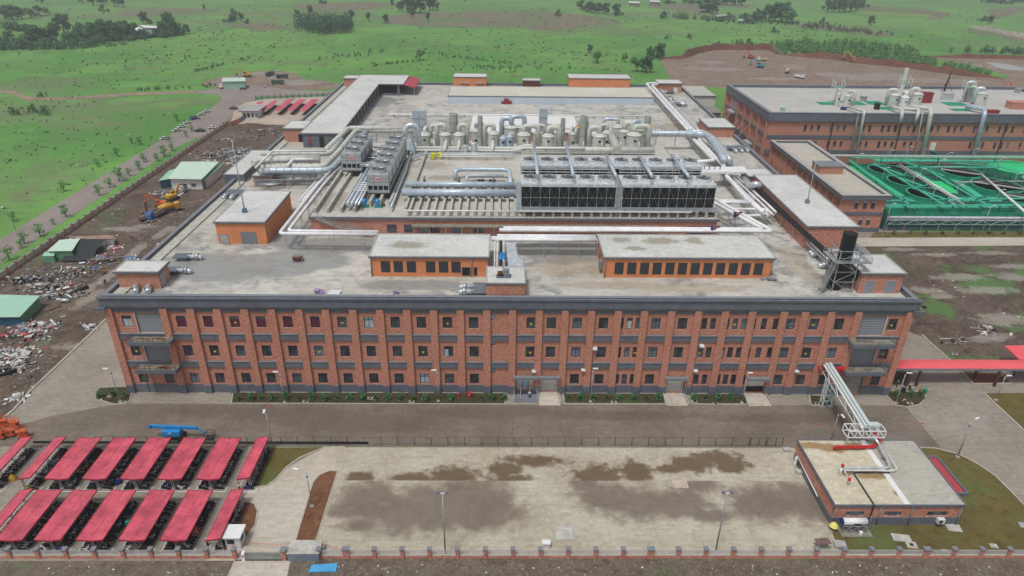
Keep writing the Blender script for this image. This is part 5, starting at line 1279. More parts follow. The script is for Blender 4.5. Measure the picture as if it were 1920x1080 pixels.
# rooftop hooded vents with silver duct elbows
def vent(px, py, label, ang=0, n=1, hood=True):
    p = G(px, py, ZD); t = T('roof_vent', label, 'vent', p, 'hooded vents with silver ducts'); R = Matrix.Rotation(ang, 4, 'Z')
    def W(x, y, z): return p + R @ Vector((x, y, z))
    if hood:
        b = MB(); b.obox(W(-2.6, 0, 0), 2.2, 1.6 + (n - 1) * 2.4, .9, ang); b.build('vent_base', GREY2, t)
        b = MB(); b.obox(W(-2.8, 0, .9), 3.6, 2.6 + (n - 1) * 2.4, .22, ang); b.build('hood', GREY, t)
    for k in range(n):
        y = (k - (n - 1) / 2) * 2.2
        b = MB(); b.tube(arc_path([W(-1.4, y, .75), W(.9, y, .85), W(1.8, y, .5)], .8), [.5] * 3 + [.55] * 4 if False else .55, 12); b.build('duct', SILVER, t)
        b = MB(); b.tube([W(.2, y, .85), W(1.1, y, .85)], .74, 14); b.build('silencer', STEEL, t)
        b = MB(); b.beam(W(.2, y, 0), W(.2, y, .5), .15); b.build('leg', STEEL, t)


vent(366, 487, 'hooded vent with silver duct near the left orange house')
vent(345, 513, 'hooded vent with silver duct behind the left stair house')
for px, lb in ((257, 'left of two silver duct elbows before the left stair house'), (280, 'right of two silver duct elbows before the left stair house')): vent(px, 545, lb, rad(-70), 1, False)
vent(877, 548, 'pair of silver ducts beside the middle stair house', math.pi, 2)
vent(432, 372, 'two silver ducts under a grey hood beside the left parapet', rad(-100), 2)
vent(1530, 478, 'silver duct cylinder behind the black chimney', math.pi, 1, False)
vent(1533, 482, 'second silver duct cylinder left of the black chimney', math.pi, 1, False)
vent(1548, 503, 'silver duct cylinder on legs left of the black chimney', math.pi, 1, False)
vent(1388, 285, 'three silver duct elbows under a grey hood near the right parapet', rad(-80), 3)
vent(1258, 188, 'silver ducts behind the pale blue hall at the right', rad(-60), 2)
vent(1280, 198, 'long silver ducts near the back right of the roof', 0, 2)
vent(1330, 238, 'bent silver ducts before the square brick block', 0, 3)
vent(1245, 175, 'pair of silver ducts at the back right stair house', math.pi, 2)
vent(560, 262, 'silver duct elbow before the grey pavilion', math.pi, 1)
vent(610, 219, 'silver duct cylinder on the grey pavilion roof edge', 0, 1, False)
# ------------------------------------------------------------------ black chimney with lattice, black ribbed duct
ch = T('chimney', 'tall black chimney in a white steel lattice at the right front of the roof', 'chimney', (71.6, 7, ZD))
cx, cy = 70.6, 7.0
b = MB(); b.tube([(cx - .8, cy, 24.2), (cx, cy, 26), (cx, cy, 36)], 1.45, 20, False); b.tube([(cx, cy, 35.9), (cx, cy, 36.01)], [1.45, 1.25], 20, False); b.tube([(cx, cy, 36), (cx, cy, 33)], 1.3, 20); b.build('shaft', BLACK, ch)
b = MB(); b.tube([(cx + 1, cy, 26.2), (cx + 5.2, cy, 26.2)], 1.3, 18); b.build('side_duct', BLACK, ch)
b = MB(); b.lathe((cx - .8, cy, ZD), [(1.5, 0), (1.5, 1.2)], 18); b.build('foot', BLACK, ch)
q = 2.1
for k in range(4):
    c0 = Vector((cx + q * (1, 1, -1, -1)[k], cy + q * (-1, 1, 1, -1)[k], ZD)); c1 = Vector((cx + q * (1, -1, -1, 1)[k], cy + q * (1, 1, -1, -1)[k], ZD))
    b = MB(); b.beam(c0, c0 + Vector((0, 0, 9.5)), .17)
    for j in range(4):
        z0, z1 = j * 2.37, (j + 1) * 2.37
        b.beam(c0 + Vector((0, 0, z1)), c1 + Vector((0, 0, z1)), .13)
        b.beam(c0 + Vector((0, 0, z0 if j % 2 else z1)), c1 + Vector((0, 0, z1 if j % 2 else z0)), .1)
    b.build('lattice_side', STEEL, ch)
b = MB(); b.rect_ring(cx - 3.2, cy - 3, cx + 4.6, cy + 3.4, 1.0, ZD + 7.1, ZD + 7.2); gp = b.build('service_platform', STEEL, ch)
b = MB()
for x, y in ((-3.1, -2.9), (.7, -2.9), (4.5, -2.9), (4.5, .3), (4.5, 3.3), (.7, 3.3), (-3.1, 3.3)): b.beam((cx + x, cy + y, ZD + 7.2), (cx + x, cy + y, ZD + 8.3), .07)
for z in (7.75, 8.3):
    b.beam((cx - 3.1, cy - 2.9, ZD + z), (cx + 4.5, cy - 2.9, ZD + z), .07); b.beam((cx + 4.5, cy - 2.9, ZD + z), (cx + 4.5, cy + 3.3, ZD + z), .07); b.beam((cx - 3.1, cy + 3.3, ZD + z), (cx + 4.5, cy + 3.3, ZD + z), .07)
b.build('railing', STEEL, gp)
b = MB()
for k in range(12): b.box(cx - 4.4 + k * .12, cy - 2.6, ZD + .5 + k * .55, cx - 3.8 + k * .12, cy - 1.2, ZD + .56 + k * .55)
for yy in (-2.7, -1.1): b.beam((cx - 4.6, cy + yy, ZD), (cx - 2.8, cy + yy, ZD + 7.1), .16)
b.build('stair', STEEL, ch)
pipe_run('black_duct', 'long black ribbed duct running along the right edge of the roof to the chimney', [[Vector(G(1412, 348, 28)), Vector(G(1425, 357, 27)), Vector(G(1480, 411, 27)), Vector(G(1562, 484, 27)), Vector((69.6, 8.4, 26.6))]], .62, BLACK, 'duct', sup=7, bands=1.6, n=14)
pipe_run('silver_duct', 'silver elbow at the upper end of the black ribbed duct', [[Vector(G(1395, 333, 26)), Vector(G(1406, 350, 27.5)), Vector(G(1418, 344, 29)), Vector(G(1428, 352, 27.5))]], .95, SILVER, 'duct', bend=2, n=14)
pipe_run('pipe_rack', 'three thin white pipes and cable tray beside the black ribbed duct', [GP([(1440, 386), (1555, 498)], 24.6), GP([(1445, 384), (1562, 497)], 24.6), GP([(1452, 384), (1590, 515)], 25.2)], .2, [WHITE, STEEL, WHITE], 'pipe rack', sup=6)
# odds and ends on the front roof
p = G(559, 490, ZD); t = T('generator', 'small rusty generator on a frame standing on the wet roof', 'machine', p)
b = MB(); b.tube([p + Vector((-1, 0, .8)), p + Vector((1, 0, .8))], .6, 12); b.build('engine', RUST, t)
b = MB()
for dx in (-1.1, 1.1):
    for dy in (-.7, .7): b.beam(p + Vector((dx, dy, 0)), p + Vector((dx, dy, 1.5)), .09)
for dy in (-.7, .7): b.beam(p + Vector((-1.1, dy, 1.5)), p + Vector((1.1, dy, 1.5)), .09); b.beam(p + Vector((-1.1, dy, .15)), p + Vector((1.1, dy, .15)), .09)
b.build('frame', STEEL, t)
for px, py, lb, mt_, sx, sy in ((600, 549, 'lilac and tan sacks heaped at the front parapet', M('lilac_sack', (170, 150, 190), .8, var=.3, scale=3), 1.8, 1.2), (742, 551, 'small lilac sack at the front parapet', M('lilac_sack', ()), 1.1, .6), (1140, 510, 'dark metal offcuts beside the right orange house', DKSTEEL, 1.2, .6), (1158, 516, 'small grey cabinet beside the first window of the right orange house', GREY2, .6, .5), (1166, 519, 'sheet of grey metal leaning at the right orange house', SHUTTER, 1.6, .3), (1440, 525, 'stack of steel sheets beside the right end of the orange house', STEEL, 3, .8)):
    p = G(px, py, ZD); b = MB(); r = random.Random(px)
    for k in range(4): b.obox(p + Vector((r.uniform(-.3, .3) * sx, r.uniform(-.3, .3) * sy, k * .2)), sx * r.uniform(.5, .9), sy * r.uniform(.6, 1), .28, r.uniform(-.5, .5), .12)
    tag(b.build('sack' if 'sack' in lb else 'scrap_metal', mt_, None), lb, 'sack' if 'sack' in lb else 'scrap')
p = G(627, 550, ZD); b = MB()
for k in range(5): b.obox(p + Vector((k * .1 - .2, k * .2 - .4, k * .1)), 2.6, .3, .1, .1 * (k % 3 - 1))
tag(b.build('plank_stack', [WHITE], None), 'white planks lying near the front parapet', 'planks')
# ------------------------------------------------------------------ big brick building behind on the right
gb = T('brick_building', 'large brick building at the back right with dark cornice and tanks on its roof', 'building', (112.8, 170, 0))
X0, X1, Y0, Y1 = 112.8, 262.0, 170.0, 232.0
opsf = []; opsw = []
R1 = [1440 + v / 4 for v in (280, 328, 378, 475, 525, 573, 715, 765, 860, 908, 957, 1052, 1100, 1150, 1230, 1278, 1357, 1405, 1453, 1550, 1645, 1740, 1790, 1838, 1936, 1985)]
R2 = [1440 + v / 4 for v in (355, 452, 500, 548, 640, 690, 738, 833, 880, 930, 1025, 1072, 1120, 1195, 1520, 1613, 1705, 1755, 1800, 1895, 1945)]
for l, py, za, zb in ((R1, 240, 16, 19), (R2, 269, 8.9, 11.9)):
    for px in l: x = YP(px, py, Y0).x; opsf.append((x - .62, x + .62, za, zb))
wall_grid(opsf, X0, X1, 0, 20.6, lambda u, z, d: (u, Y0 + d, z)).build('wall', BRICK, gb)
ys = [171.5 + i * 10.1 for i in range(7)]
for i in range(6):
    for za, zb in ((16, 19), (8.9, 11.9), (2, 5)):
        for k in (-1, 0, 1): c = (ys[i] + ys[i + 1]) / 2 + k * 2.1; opsw.append((c - .6, c + .6, za, zb))
wall_grid(opsw, Y0, Y1, 0, 20.6, lambda u, z, d: (X0 + d, u, z)).build('wall', BRICK, gb)
b = MB(); b.box(X0 + .4, Y0 + .4, 0, X1 - .4, Y1, 22.8); b.build('core', BRICK, gb)
for o in opsf:
    b = MB(); b.box(o[0], Y0 + .2, o[2], o[1], Y0 + .27, o[3]); w_ = b.build('window', GLASS, gb)
    if R_.random() < .5: b = MB(); b.box(o[0] + .1, Y0 + .13, o[2] + .1, o[1] - .1, Y0 + .19, o[2] + .9); b.build('sill_panel', GREY2, w_)
for o in opsw:
    b = MB(); b.box(X0 + .2, o[0], o[2], X0 + .27, o[1], o[3]); b.build('window', GLASS, gb)
for y in ys:
    b = MB(); b.box(X0 - .7, y - .7, 0, X0 - .003, y + .7, 20.6); b.build('pilaster', BRICK, gb)
for i in range(6):
    for za in (13.2, 6.2):
        b = MB(); b.box(X0 - .3, ys[i] + .72, za, X0 - .003, ys[i + 1] - .72, za + 1.4); b.build('floor_band', GREY, gb)
for za, zb in ((13.0, 14.5), (5.4, 8.0)):
    b = MB(); b.box(X0 + .01, Y0 - .25, za, X1, Y0 - .003, zb); b.build('floor_band', GREY, gb)
b = MB(); b.rect_ring(X0 - .9, Y0 - .9, X1, Y1 + .3, 1.5, 20.6, 24.2); b.build('parapet', GREY, gb)
b = MB(); b.rect_ring(X0 - 1.05, Y0 - 1.05, X1, Y1 + .4, 1.7, 24.2, 24.3); b.build('coping', GREY2, gb)
b = MB(); b.box(X0 + .6, Y0 + .6, 22.8, X1 - .6, Y1 - 1.2, 23.0); b.build('roof', pave_mat('wet_far_roof', (176, 174, 170), (190, 188, 184), 10, .2), gb)
for i, zb in ((4, 14.4), (1, 7)):
    c = (ys[i] + ys[i + 1]) / 2; b = MB(); b.box(X0 - 3, c - 3.5, zb - .8, X0 - .72, c + 3.5, zb); b.build('balcony', COPE, gb)
b = MB(); b.box(X0 - .35, ys[4] + 2.4, 14.6, X0 + .1, ys[5] - 2.4, 20); b.build('roll_up_door', SHUTTER, gb)
cn = T('dark_canopy', 'dark tarpaulin canopy against the side wall of the large brick building', 'canopy', (109, 212, 0))
b = MB(); b.add([(112, 193, 7.2), (106.5, 193, 6), (106.5, 229, 6), (112, 229, 7.2), (112, 193, 7.0), (106.5, 193, 5.8), (106.5, 229, 5.8), (112, 229, 7.0)], [(0, 1, 2, 3)[::-1], (7, 6, 5, 4)[::-1], (0, 4, 5, 1)[::-1], (1, 5, 6, 2)[::-1], (2, 6, 7, 3)[::-1], (3, 7, 4, 0)[::-1]]); b.build('canopy_sheet', M('dark_tarp', (52, 56, 64), .35, var=.2, scale=.3), cn)
for k in range(6): b = MB(); b.beam((106.8, 193.5 + k * 7, 0), (106.8, 193.5 + k * 7, 5.8), .2); b.build('post', DKSTEEL, cn); b = MB(); b.beam((107.5, 194 + k * 7, 6.2), (112.1, 194 + k * 7, 12), .08); b.build('stay_rope', WHITE, cn)
# its rooftop plant
ZB = 23.03
for px, py, w_, d_ in ((1600, 193, 9, 9), (1668, 203, 10, 6), (1640, 193, 8, 8), (1790, 195, 10, 8), (1802, 206, 9, 5), (1550, 194, 8, 6)):
    p = G(px, py, ZB); b = MB(); b.box(p.x - w_ / 2, p.y - d_ / 2, ZB, p.x + w_ / 2, p.y + d_ / 2, ZB + .05); b.build('green_roof_patch', TEAL, gb)
for px, py, r, h, mt_, lb, du in ((1586, 201, 1.6, 5, BEIGE, 'beige tank at the left end of the far brick roof', (2, -2, 24)), (1568, 200, 1.0, 5.5, BEIGE, 'slim beige tank at the left end of the far brick roof', (0, 2.5, 24)),
                                 (1673, 199, 2.3, 5, BEIGE, 'left of two fat beige tanks in the middle of the far brick roof', (-2.6, 1, 24)), (1715, 197, 2.4, 5, BEIGE, 'right of two fat beige tanks in the middle of the far brick roof', (-2.4, 1, 24)),
                                 (1692, 204, 1.7, 5, WHITE, 'white tank between two fat beige tanks on the far brick roof', (0, 3, 25)), (1836, 196, 2.4, 5, BEIGE, 'beige tank with silver elbow at the right of the far brick roof', (-2.5, 1, 24)), (1817, 190, 2.0, 6.5, BEIGE, 'tall beige tank inside white scaffold on the far brick roof', (-2.5, 1, 24))):
    p = G(px, py, ZB); tank(p.x, p.y, ZB, r, h, mt_, lb, du, SILVER if px > 1800 else None, r * .4, 2.2, 'tanks on the far brick roof')
for px, py, tz, lb in ((1565, 192, 33, 'left white scaffold on the far brick roof'), (1690, 185, 33, 'middle white scaffold on the far brick roof'), (1808, 192, 33, 'right white scaffold on the far brick roof')):
    p = G(px, py, ZB); t = T('scaffold', lb, 'scaffold', p)
    for dx in (-2.2, 2.2):
        b = MB()
        for dy in (-1.6, 1.6): b.beam(p + Vector((dx, dy, 0)), p + Vector((dx, dy, tz - ZB)), .16)
        for k in range(4): b.beam(p + Vector((dx, -1.6, k * 2.5 + 1)), p + Vector((dx, 1.6, k * 2.5 + 3)), .1)
        b.build('scaffold_side', WHITE, t)
    b = MB(); b.box(p.x - 2.3, p.y - 1.7, tz - 3, p.x + 2.3, p.y + 1.7, tz - 2.9); b.build('scaffold_deck', GREENH2, t)
p = G(1690, 170, ZB); t = T('stack', 'beige stack rising behind the middle tanks of the far brick roof', 'stack', p); b = MB(); b.lathe(p, [(1.1, 0), (1.1, 11), (.9, 11)], 12); b.build('shaft', BEIGE, t); b = MB(); b.lathe(p + Vector((0, 0, 5)), [(1.103, 0), (1.25, 0), (1.25, .2), (1.103, .2)], 12); b.build('flange', BEIGED, t)
p = G(1770, 171, ZB); t = T('mast', 'dark leaning mast on the far brick roof', 'mast', p); b = MB(); b.tube([p, p + Vector((1.2, 0, 13))], [.5, .2], 8); b.build('pole', DKSTEEL, t); b = MB(); b.beam(p + Vector((3, -2, 0)), p + Vector((.5, 0, 6)), .2); b.beam(p + Vector((-3, -2, 0)), p + Vector((.5, 0, 6)), .2); b.build('stay', DKSTEEL, t)
for px, py, sx, sy, h, mt_, nm, lb in ((1733, 192, 5, 3, 4.5, M('dull_red', ()), 'cabinet', 'dark red box beside the fat tanks on the far brick roof'), (1908, 203, 9, 5, 2.8, BRICK, 'roof_block', 'low brick block at the right edge of the far brick roof'), (1858, 212, 6, 2, 1.2, M('dull_red', ()), 'cabinet', 'low red box at the right front of the far brick roof'), (1618, 189, 2.4, 2, 2, COPE, 'cabinet', 'small grey cabinet on a green patch of the far brick roof'), (1907, 174, 2.2, 2, 2, COPE, 'cabinet', 'small roof hatch near the right back of the far brick roof'), (1774, 187, 4.5, 3, 3, SILVER, 'cabinet', 'silver box by the right tanks of the far brick roof'), (1643, 205, 2, 1.6, 2.5, BLACK, 'cabinet', 'black machine left of the fat tanks on the far brick roof'), (1581, 206, 2.4, 1, 1, NAVY, 'cabinet', 'blue box before the left tanks on the far brick roof'), (1467, 208, 1.6, 1.6, 1.4, GREENH, 'cabinet', 'pale green box at the left front of the far brick roof'), (1908, 178, 2, 2, 2, COPE, 'cabinet', 'grey vent box')):
    if lb == 'grey vent box': continue
    p = G(px, py, ZB); b = MB(); b.box(p.x - sx / 2, p.y - sy / 2, ZB, p.x + sx / 2, p.y + sy / 2, ZB + h); b.box(p.x - sx / 2 - .15, p.y - sy / 2 - .15, ZB + h, p.x + sx / 2 + .15, p.y + sy / 2 + .15, ZB + h + .2); tag(b.build(nm, mt_, None), lb, 'cabinet' if nm == 'cabinet' else 'roof block')
# ducts running over the edge and down the wall
for pts, r, mt_, lb in (([(1590, 200, 24.5), (1620, 208, 25), (1620, 213, 24.8), (1606, 286, 0)], .6, BEIGE, 'beige pipe running down the left of the far brick front'),
                        ([(1609, 213, 24.6), (1609, 214, 24.6), (1596, 286, 0)], .45, SILVERB, 'pale blue pipe running down the left of the far brick front'),
                        ([(1668, 199, 24.8), (1690, 205, 25), (1692, 211, 25), (1688, 230, 20)], .75, BEIGE, 'short beige duct bent over the cornice of the far brick front'),
                        ([(1690, 204, 24.8), (1722, 205, 25), (1722, 211, 25), (1716, 230, 20)], .7, BEIGE, 'second short beige duct bent over the cornice of the far brick front'),
                        ([(1706, 199, 25), (1744, 204, 25), (1746, 211, 25), (1730, 290, 0)], .95, BEIGE, 'thick beige duct running down the middle of the far brick front'),
                        ([(1729, 213, 24.6), (1729, 214, 24.6), (1717, 286, 0)], .3, WHITE, 'thin white pipe left of the thick beige duct on the far brick front'),
                        ([(1812, 199, 24.8), (1845, 205, 25), (1847, 211, 25), (1826, 290, 0)], .95, SILVERB, 'silver duct running down the right of the far brick front')):
    P = []
    for i, (px, py, z) in enumerate(pts):
        if i < len(pts) - 2: P.append(G(px, py, z))
    e = YP(pts[-2][0], pts[-2][1], 168.2); e.z = 25; P.append(e)
    l = YP(pts[-1][0], pts[-1][1], 168.0); P.append(Vector((l.x, 168.0, max(1, l.z))))
    pipe_run('wall_duct', lb, [P], r, mt_, 'duct', bend=1.5, n=12)
for px in (1688, 1560, 1885):
    b = MB(); x = YP(px, 240, 169.9).x; b.beam((x, 169.7, .2), (x, 169.7, 20.5), .5, .2); b.build('downpipe', DKSTEEL, gb)
# low connecting annexes
an = T('annex', 'pale grey annex with arched window between the factory and the far brick building', 'building', (100, 248, 0))
b = MB(); b.box(89, 248, 0, 112, 275, 14.6); b.build('wall', M('cream_wall', (206, 206, 198), .8, var=.05), an)
b = MB(); b.box(88.6, 247.6, 14.6, 112, 275.4, 15.2); rf = b.build('roof', GREY, an)
b = MB(); b.box(89, 248.1, 15.202, 112, 275, 15.23); b.build('roof_surface', CONC, rf)
b = MB(); b.lathe((0, 0, 0), [(1.6, 0), (1.6, .1)], 20); b.v = [(101.5 + x, 247.9 + z, 11.2 + (y if y > 0 else y * 1.2)) for x, y, z in b.v]; f = b.build('arched_window', GLASS, an)
b = MB(); b.beam((101.5, 247.8, 9.4), (101.5, 247.8, 12.8), .14); b.beam((99.9, 247.8, 11.1), (103.1, 247.8, 11.1), .14); b.build('glazing_bar', WHITE, f)
a2 = T('annex', 'dark grey flat annex with window band before the arched window', 'building', (100, 236, 0))
b = MB(); b.box(88.6, 235, 0, 112, 247.5, 9); b.build('wall', GREY, a2)
b = MB(); b.box(92, 234.9, 4.6, 111, 234.997, 7.4); b.build('window', GLASS, a2)
b = MB(); b.box(88.4, 234.6, 9, 112, 247.55, 9.5); rf = b.build('roof', COPE, a2); b = MB(); b.box(88.8, 235, 9.503, 111.8, 247.4, 9.53); b.build('roof_surface', CONCD, rf)
# ------------------------------------------------------------------ middle brick building
mb_ = T('brick_building', 'two storey brick building with wide grey roof beside the green treatment tanks', 'building', (121, 130, 0))
MX0, MX1, MY0, MY1 = 113.6, 128.6, 95.0, 164.0
of = []
for px in (1605, 1621, 1636): x = YP(px, 388, MY0).x; of.append((x - .7, x + .7, 8.4, 11.4))
for px in (1612.5, 1627): x = YP(px, 418, MY0).x; of.append((x - .7, x + .7, 2.4, 5.2))
wall_grid(of, MX0, MX1, 0, 12, lambda u, z, d: (u, MY0 + d, z)).build('wall', BRICK, mb_)
ow = []
for i in range(12):
    for k in (-.9, .9):
        for za, zb in ((8.4, 11.4), (2.4, 5.2)): c = MY0 + 3.2 + i * 5.7 + k; ow.append((c - .5, c + .5, za, zb))
wall_grid(ow, MY0, MY1, 0, 12, lambda u, z, d: (MX0 + d, u, z)).build('wall', BRICK, mb_)
b = MB(); b.box(MX0 + .4, MY0 + .4, 0, MX1, MY1, 12.6); b.build('core', BRICK, mb_)
for o in of:
    b = MB(); b.box(o[0], MY0 + .2, o[2], o[1], MY0 + .27, o[3]); w_ = b.build('window', GLASS, mb_)
    b = MB(); b.box(o[0] + .05, MY0 + .1, o[3] - .75, o[1] - .05, MY0 + .19, o[3] - .05); b.build('pale_blind', GLASS2, w_)
for o in ow: b = MB(); b.box(MX0 + .2, o[0], o[2], MX0 + .27, o[1], o[3]); b.build('window', GLASS, mb_)
for i in range(13): y = MY0 + .4 + i * 5.7; b = MB(); b.box(MX0 - .45, y - .4, 0, MX0 - .003, y + .4, 12); b.build('pilaster', BRICK, mb_)
b = MB(); b.box(MX0, MY0 - .2, 6.2, MX1, MY0 - .003, 7.4); b.build('floor_band', GREY, mb_)
b = MB(); b.box(MX0, MY0 - .15, 0, MX1, MY0 - .003, 1.6); b.build('plinth', GREY, mb_)
b = MB(); b.rect_ring(MX0 - 1, MY0 - 1, MX1 + 1, MY1 + .5, 1.4, 12, 13.6); b.build('parapet', GREY, mb_)
b = MB(); b.rect_ring(MX0 - 1.1, MY0 - 1.1, MX1 + 1.1, MY1 + .6, 1.6, 13.6, 13.72); b.build('coping', COPE, mb_)
b = MB(); b.box(MX0 + .3, MY0 + .3, 12.6, MX1 - .3, MY1 - .8, 12.8); b.build('roof', pave_mat('tiled_roof', (178, 172, 160), (190, 185, 174), 4, .1), mb_)
b = MB(); b.box(115.2, 120, 12.8, 124.2, 126.5, 15.6); ph = b.build('roof_block', BRICK, mb_); b = MB(); b.box(114.9, 119.7, 15.6, 124.5, 126.8, 15.9); b.build('roof_edge', GREY2, ph)
# ------------------------------------------------------------------ green treatment works
gt = T('treatment_works', 'green painted water treatment works with basins walkways and gratings on the right', 'treatment works', (180, 130, 0))
b = MB(); b.box(131, 97, 0, 262, 164, 3.6); b.build('basin_block', TEALD, gt)
b = MB(); b.box(131, 96.7, 0, 262, 96.997, 1.0); b.build('plinth', GREY, gt)
MINTW = M('mint_floor', (8, 98, 78), .6, var=.3, scale=.35)
for x0, x1, y0, y1, mt_ in ((132, 262, 98, 164, MINTW),):
    b = MB(); b.box(x0, y0, 3.6, x1, y1, 3.7); b.build('deck', mt_, gt)
for k in range(6):
    x0 = 133 + k * 11.6
    b = MB(); b.rect_ring(x0, 97.2, x0 + 11.4, 104, .35, 3.72, 5.6); r_ = b.build('rectangular_basin', TEAL, gt); b = MB(); b.box(x0 + .36, 97.6, 3.72, x0 + 11.0, 103.6, 4.3); b.build('basin_water', M('basin_water', (0, 122, 98), .2, var=.2, scale=.4), r_)
    b = MB()
    for j in range(6): b.beam((x0 + .2 + j * 2.2, 97.3, 5.6), (x0 + .2 + j * 2.2, 97.3, 6.6), .08)
    b.beam((x0, 97.3, 6.6), (x0 + 11.4, 97.3, 6.6), .09); b.beam((x0, 97.3, 6.1), (x0 + 11.4, 97.3, 6.1), .07); b.beam((x0 + 11.3, 97.3, 6.6), (x0 + 11.3, 104, 6.6), .09); b.build('railing', MINT, r_)
RIM = M('rim_green', (36, 168, 134), .5)
for px, py, R, lb, dk in ((1662, 322, 7.2, 'round green tank at the back left of the treatment works', 0), (1699, 343, 7.2, 'round green tank in the left middle of the treatment works', 0), (1738, 367, 7.2, 'round green tank at the front left of the treatment works', 1),
                          (1802, 327, 7.4, 'round green tank behind the bright green cover', 0), (1868, 352, 9, 'large round green tank on the right with a white bridge', 0), (1936, 378, 9, 'large round green tank cut by the right picture edge', 0), (1960, 343, 8, 'round green tank at the right picture edge', 0)):
    p = G(px, py, 6.4); t = T('round_tank', lb, 'tank', (p.x, p.y, 3.7), 'round green clarifier tanks')
    b = MB(); b.lathe((p.x, p.y, 3.7), [(R, 0), (R, 3.6), (R - .4, 3.6), (R - .4, .5)], 40); b.build('tank_wall', TEAL, t)
    b = MB(); b.lathe((p.x, p.y, 7.3), [(R + .12, 0), (R + .12, .14), (R - .5, .14), (R - .5, 0)], 40, False); b.build('tank_rim', RIM, t)
    b = MB(); b.lathe((p.x, p.y, 3.75), [(R - .36, 0), (R - .36, .95)], 40, False); b.build('tank_water', M('dark_water', (58, 62, 60), .15, var=.3, scale=.2) if not dk else M('red_water', (84, 48, 40), .2, var=.3), t)
    b = MB(); b.lathe((p.x, p.y, 4.75), [(1.4, 0), (1.4, .3), (.6, .9)], 16); b.build('centre_well', GREY2, t)
    b = MB(); u = Vector((.42, -1, 0)).normalized() if px < 1780 else Vector((1, -.6, 0)).normalized()
    c = Vector((p.x, p.y, 7.45)); b.beam(c - u * R, c + u * R, 1.4, .25); br = b.build('bridge', MINT if px < 1780 else COPE, t)
    nr = Vector((-u.y, u.x, 0)); b = MB()
    for s_ in (-.65, .65):
        for z in (1.0,): b.beam(c - u * R + nr * s_ + Vector((0, 0, z)), c + u * R + nr * s_ + Vector((0, 0, z)), .07)
    b.build('bridge_railing', MINT if px < 1780 else STEEL, br)
p = G(1905, 313, 5.2); t = T('covered_tank', 'round tank with flat bright green cover at the right picture edge', 'tank', (p.x, p.y, 3.7)); b = MB(); b.lathe((p.x, p.y, 3.7), [(10.5, 0), (10.5, 1.3)], 40); b.build('tank_wall', TEAL, t); b = MB(); b.lathe((p.x, p.y, 5), [(10.6, 0), (10.6, .2), (.5, .9)], 40); b.build('cover', LIME, t)


def strip(name, label, cat, pts, wd, z, mat, rail=None, th=.25):
    t = T(name, label, cat, G(*pts[0], z)); P = [G(x, y, z) for x, y in pts]
    b = MB()
    for a, c in zip(P[:-1], P[1:]): b.beam(a, c, wd, th)
    b.build('strip_body', mat, t)
    if rail and wd:
        for a, c in zip(P[:-1], P[1:]):
            d = (c - a); L = d.length; d.normalize(); nr = Vector((-d.y, d.x, 0)); k = max(2, int(L / 6))
            for s_ in (-wd / 2, wd / 2):
                b = MB()
                for j in range(k + 1): e = a + d * (L * j / k) + nr * s_; b.beam(e, e + Vector((0, 0, 1.2)), .06)
                for zz in (.6, 1.2): b.beam(a + nr * s_ + Vector((0, 0, zz)), c + nr * s_ + Vector((0, 0, zz)), .05)
                b.build('railing', rail, t)
    for k in range(3):
        e = P[0].lerp(P[-1], (k + .5) / 3); b = MB(); b.beam((e.x, e.y, 3.7), (e.x, e.y, z - th / 2), .3); b.build('support', TEALD, t)
    return t


strip('covered_channel', 'bright green covered channel along the middle brick building', 'channel', [(1600, 312), (1686, 368)], 4, 6.4, LIME)
strip('covered_channel', 'bright green square cover in the middle of the treatment works', 'channel', [(1757, 340), (1775, 361)], 8, 6.6, LIME)
for i, pts in enumerate(([(1592, 300), (1690, 372), (1706, 385)], [(1640, 307), (1770, 384)], [(1745, 322), (1850, 384)], [(1600, 296), (1920, 296)], [(1655, 385), (1920, 385)], [(1690, 301), (1770, 330)], [(1790, 306), (1870, 312), (1920, 326)], [(1780, 375), (1925, 372)], [(1700, 313), (1870, 314)], [(1650, 376), (1710, 376)])):
    strip('green_walkway', 'green railed walkway in the treatment works, %s of several crossing it' % ORD[i], 'walkway', pts, 1.1, 7.7, MINT, MINT)
for i, (pts, wd) in enumerate((([(1700, 374), (1925, 374)], 4.5), ([(1660, 387), (1925, 387)], 2.5), ([(1782, 332), (1850, 378)], 3), ([(1640, 301), (1890, 303)], 4), ([(1712, 320), (1790, 370)], 2.2), ([(1700, 330), (1712, 338)], 5), ([(1830, 384), (1925, 386)], 3))):
    strip('grating', 'mint green floor grating in the treatment works, %s of seven' % ORD[i], 'grating', pts, wd, 5.6, MINT)
for i, (pts, r, z, mt_) in enumerate((([(1682, 310), (1812, 386)], .35, 7.6, COPE), ([(1688, 309), (1800, 375)], .3, 7.2, WHITE), ([(1745, 314), (1805, 314)], .5, 7, WHITE), ([(1790, 342), (1925, 340)], .4, 7, COPE), ([(1840, 327), (1925, 400)], .45, 8.2, WHITE), ([(1720, 335), (1790, 384)], .5, 6.4, M('lavender_pipe', (196, 196, 208), .5)))):
    pipe_run('pipe', 'pale pipe crossing the green treatment works, %s in order from the left' % ORD[i], [[G(x, y, z) for x, y in pts]], r, mt_, sup=9, zb=3.7)
LAV = M('lavender_pipe', (206, 206, 216), .5)
t = pipe_run('pipe_bridge', 'long pale pipe on a white truss in front of the green treatment works', [[(131, 95.4, 5.3), (262, 95.4, 5.3)], [(131, 95.4, 4.5), (262, 95.4, 4.5)]], [.5, .35], LAV, 'pipe bridge')
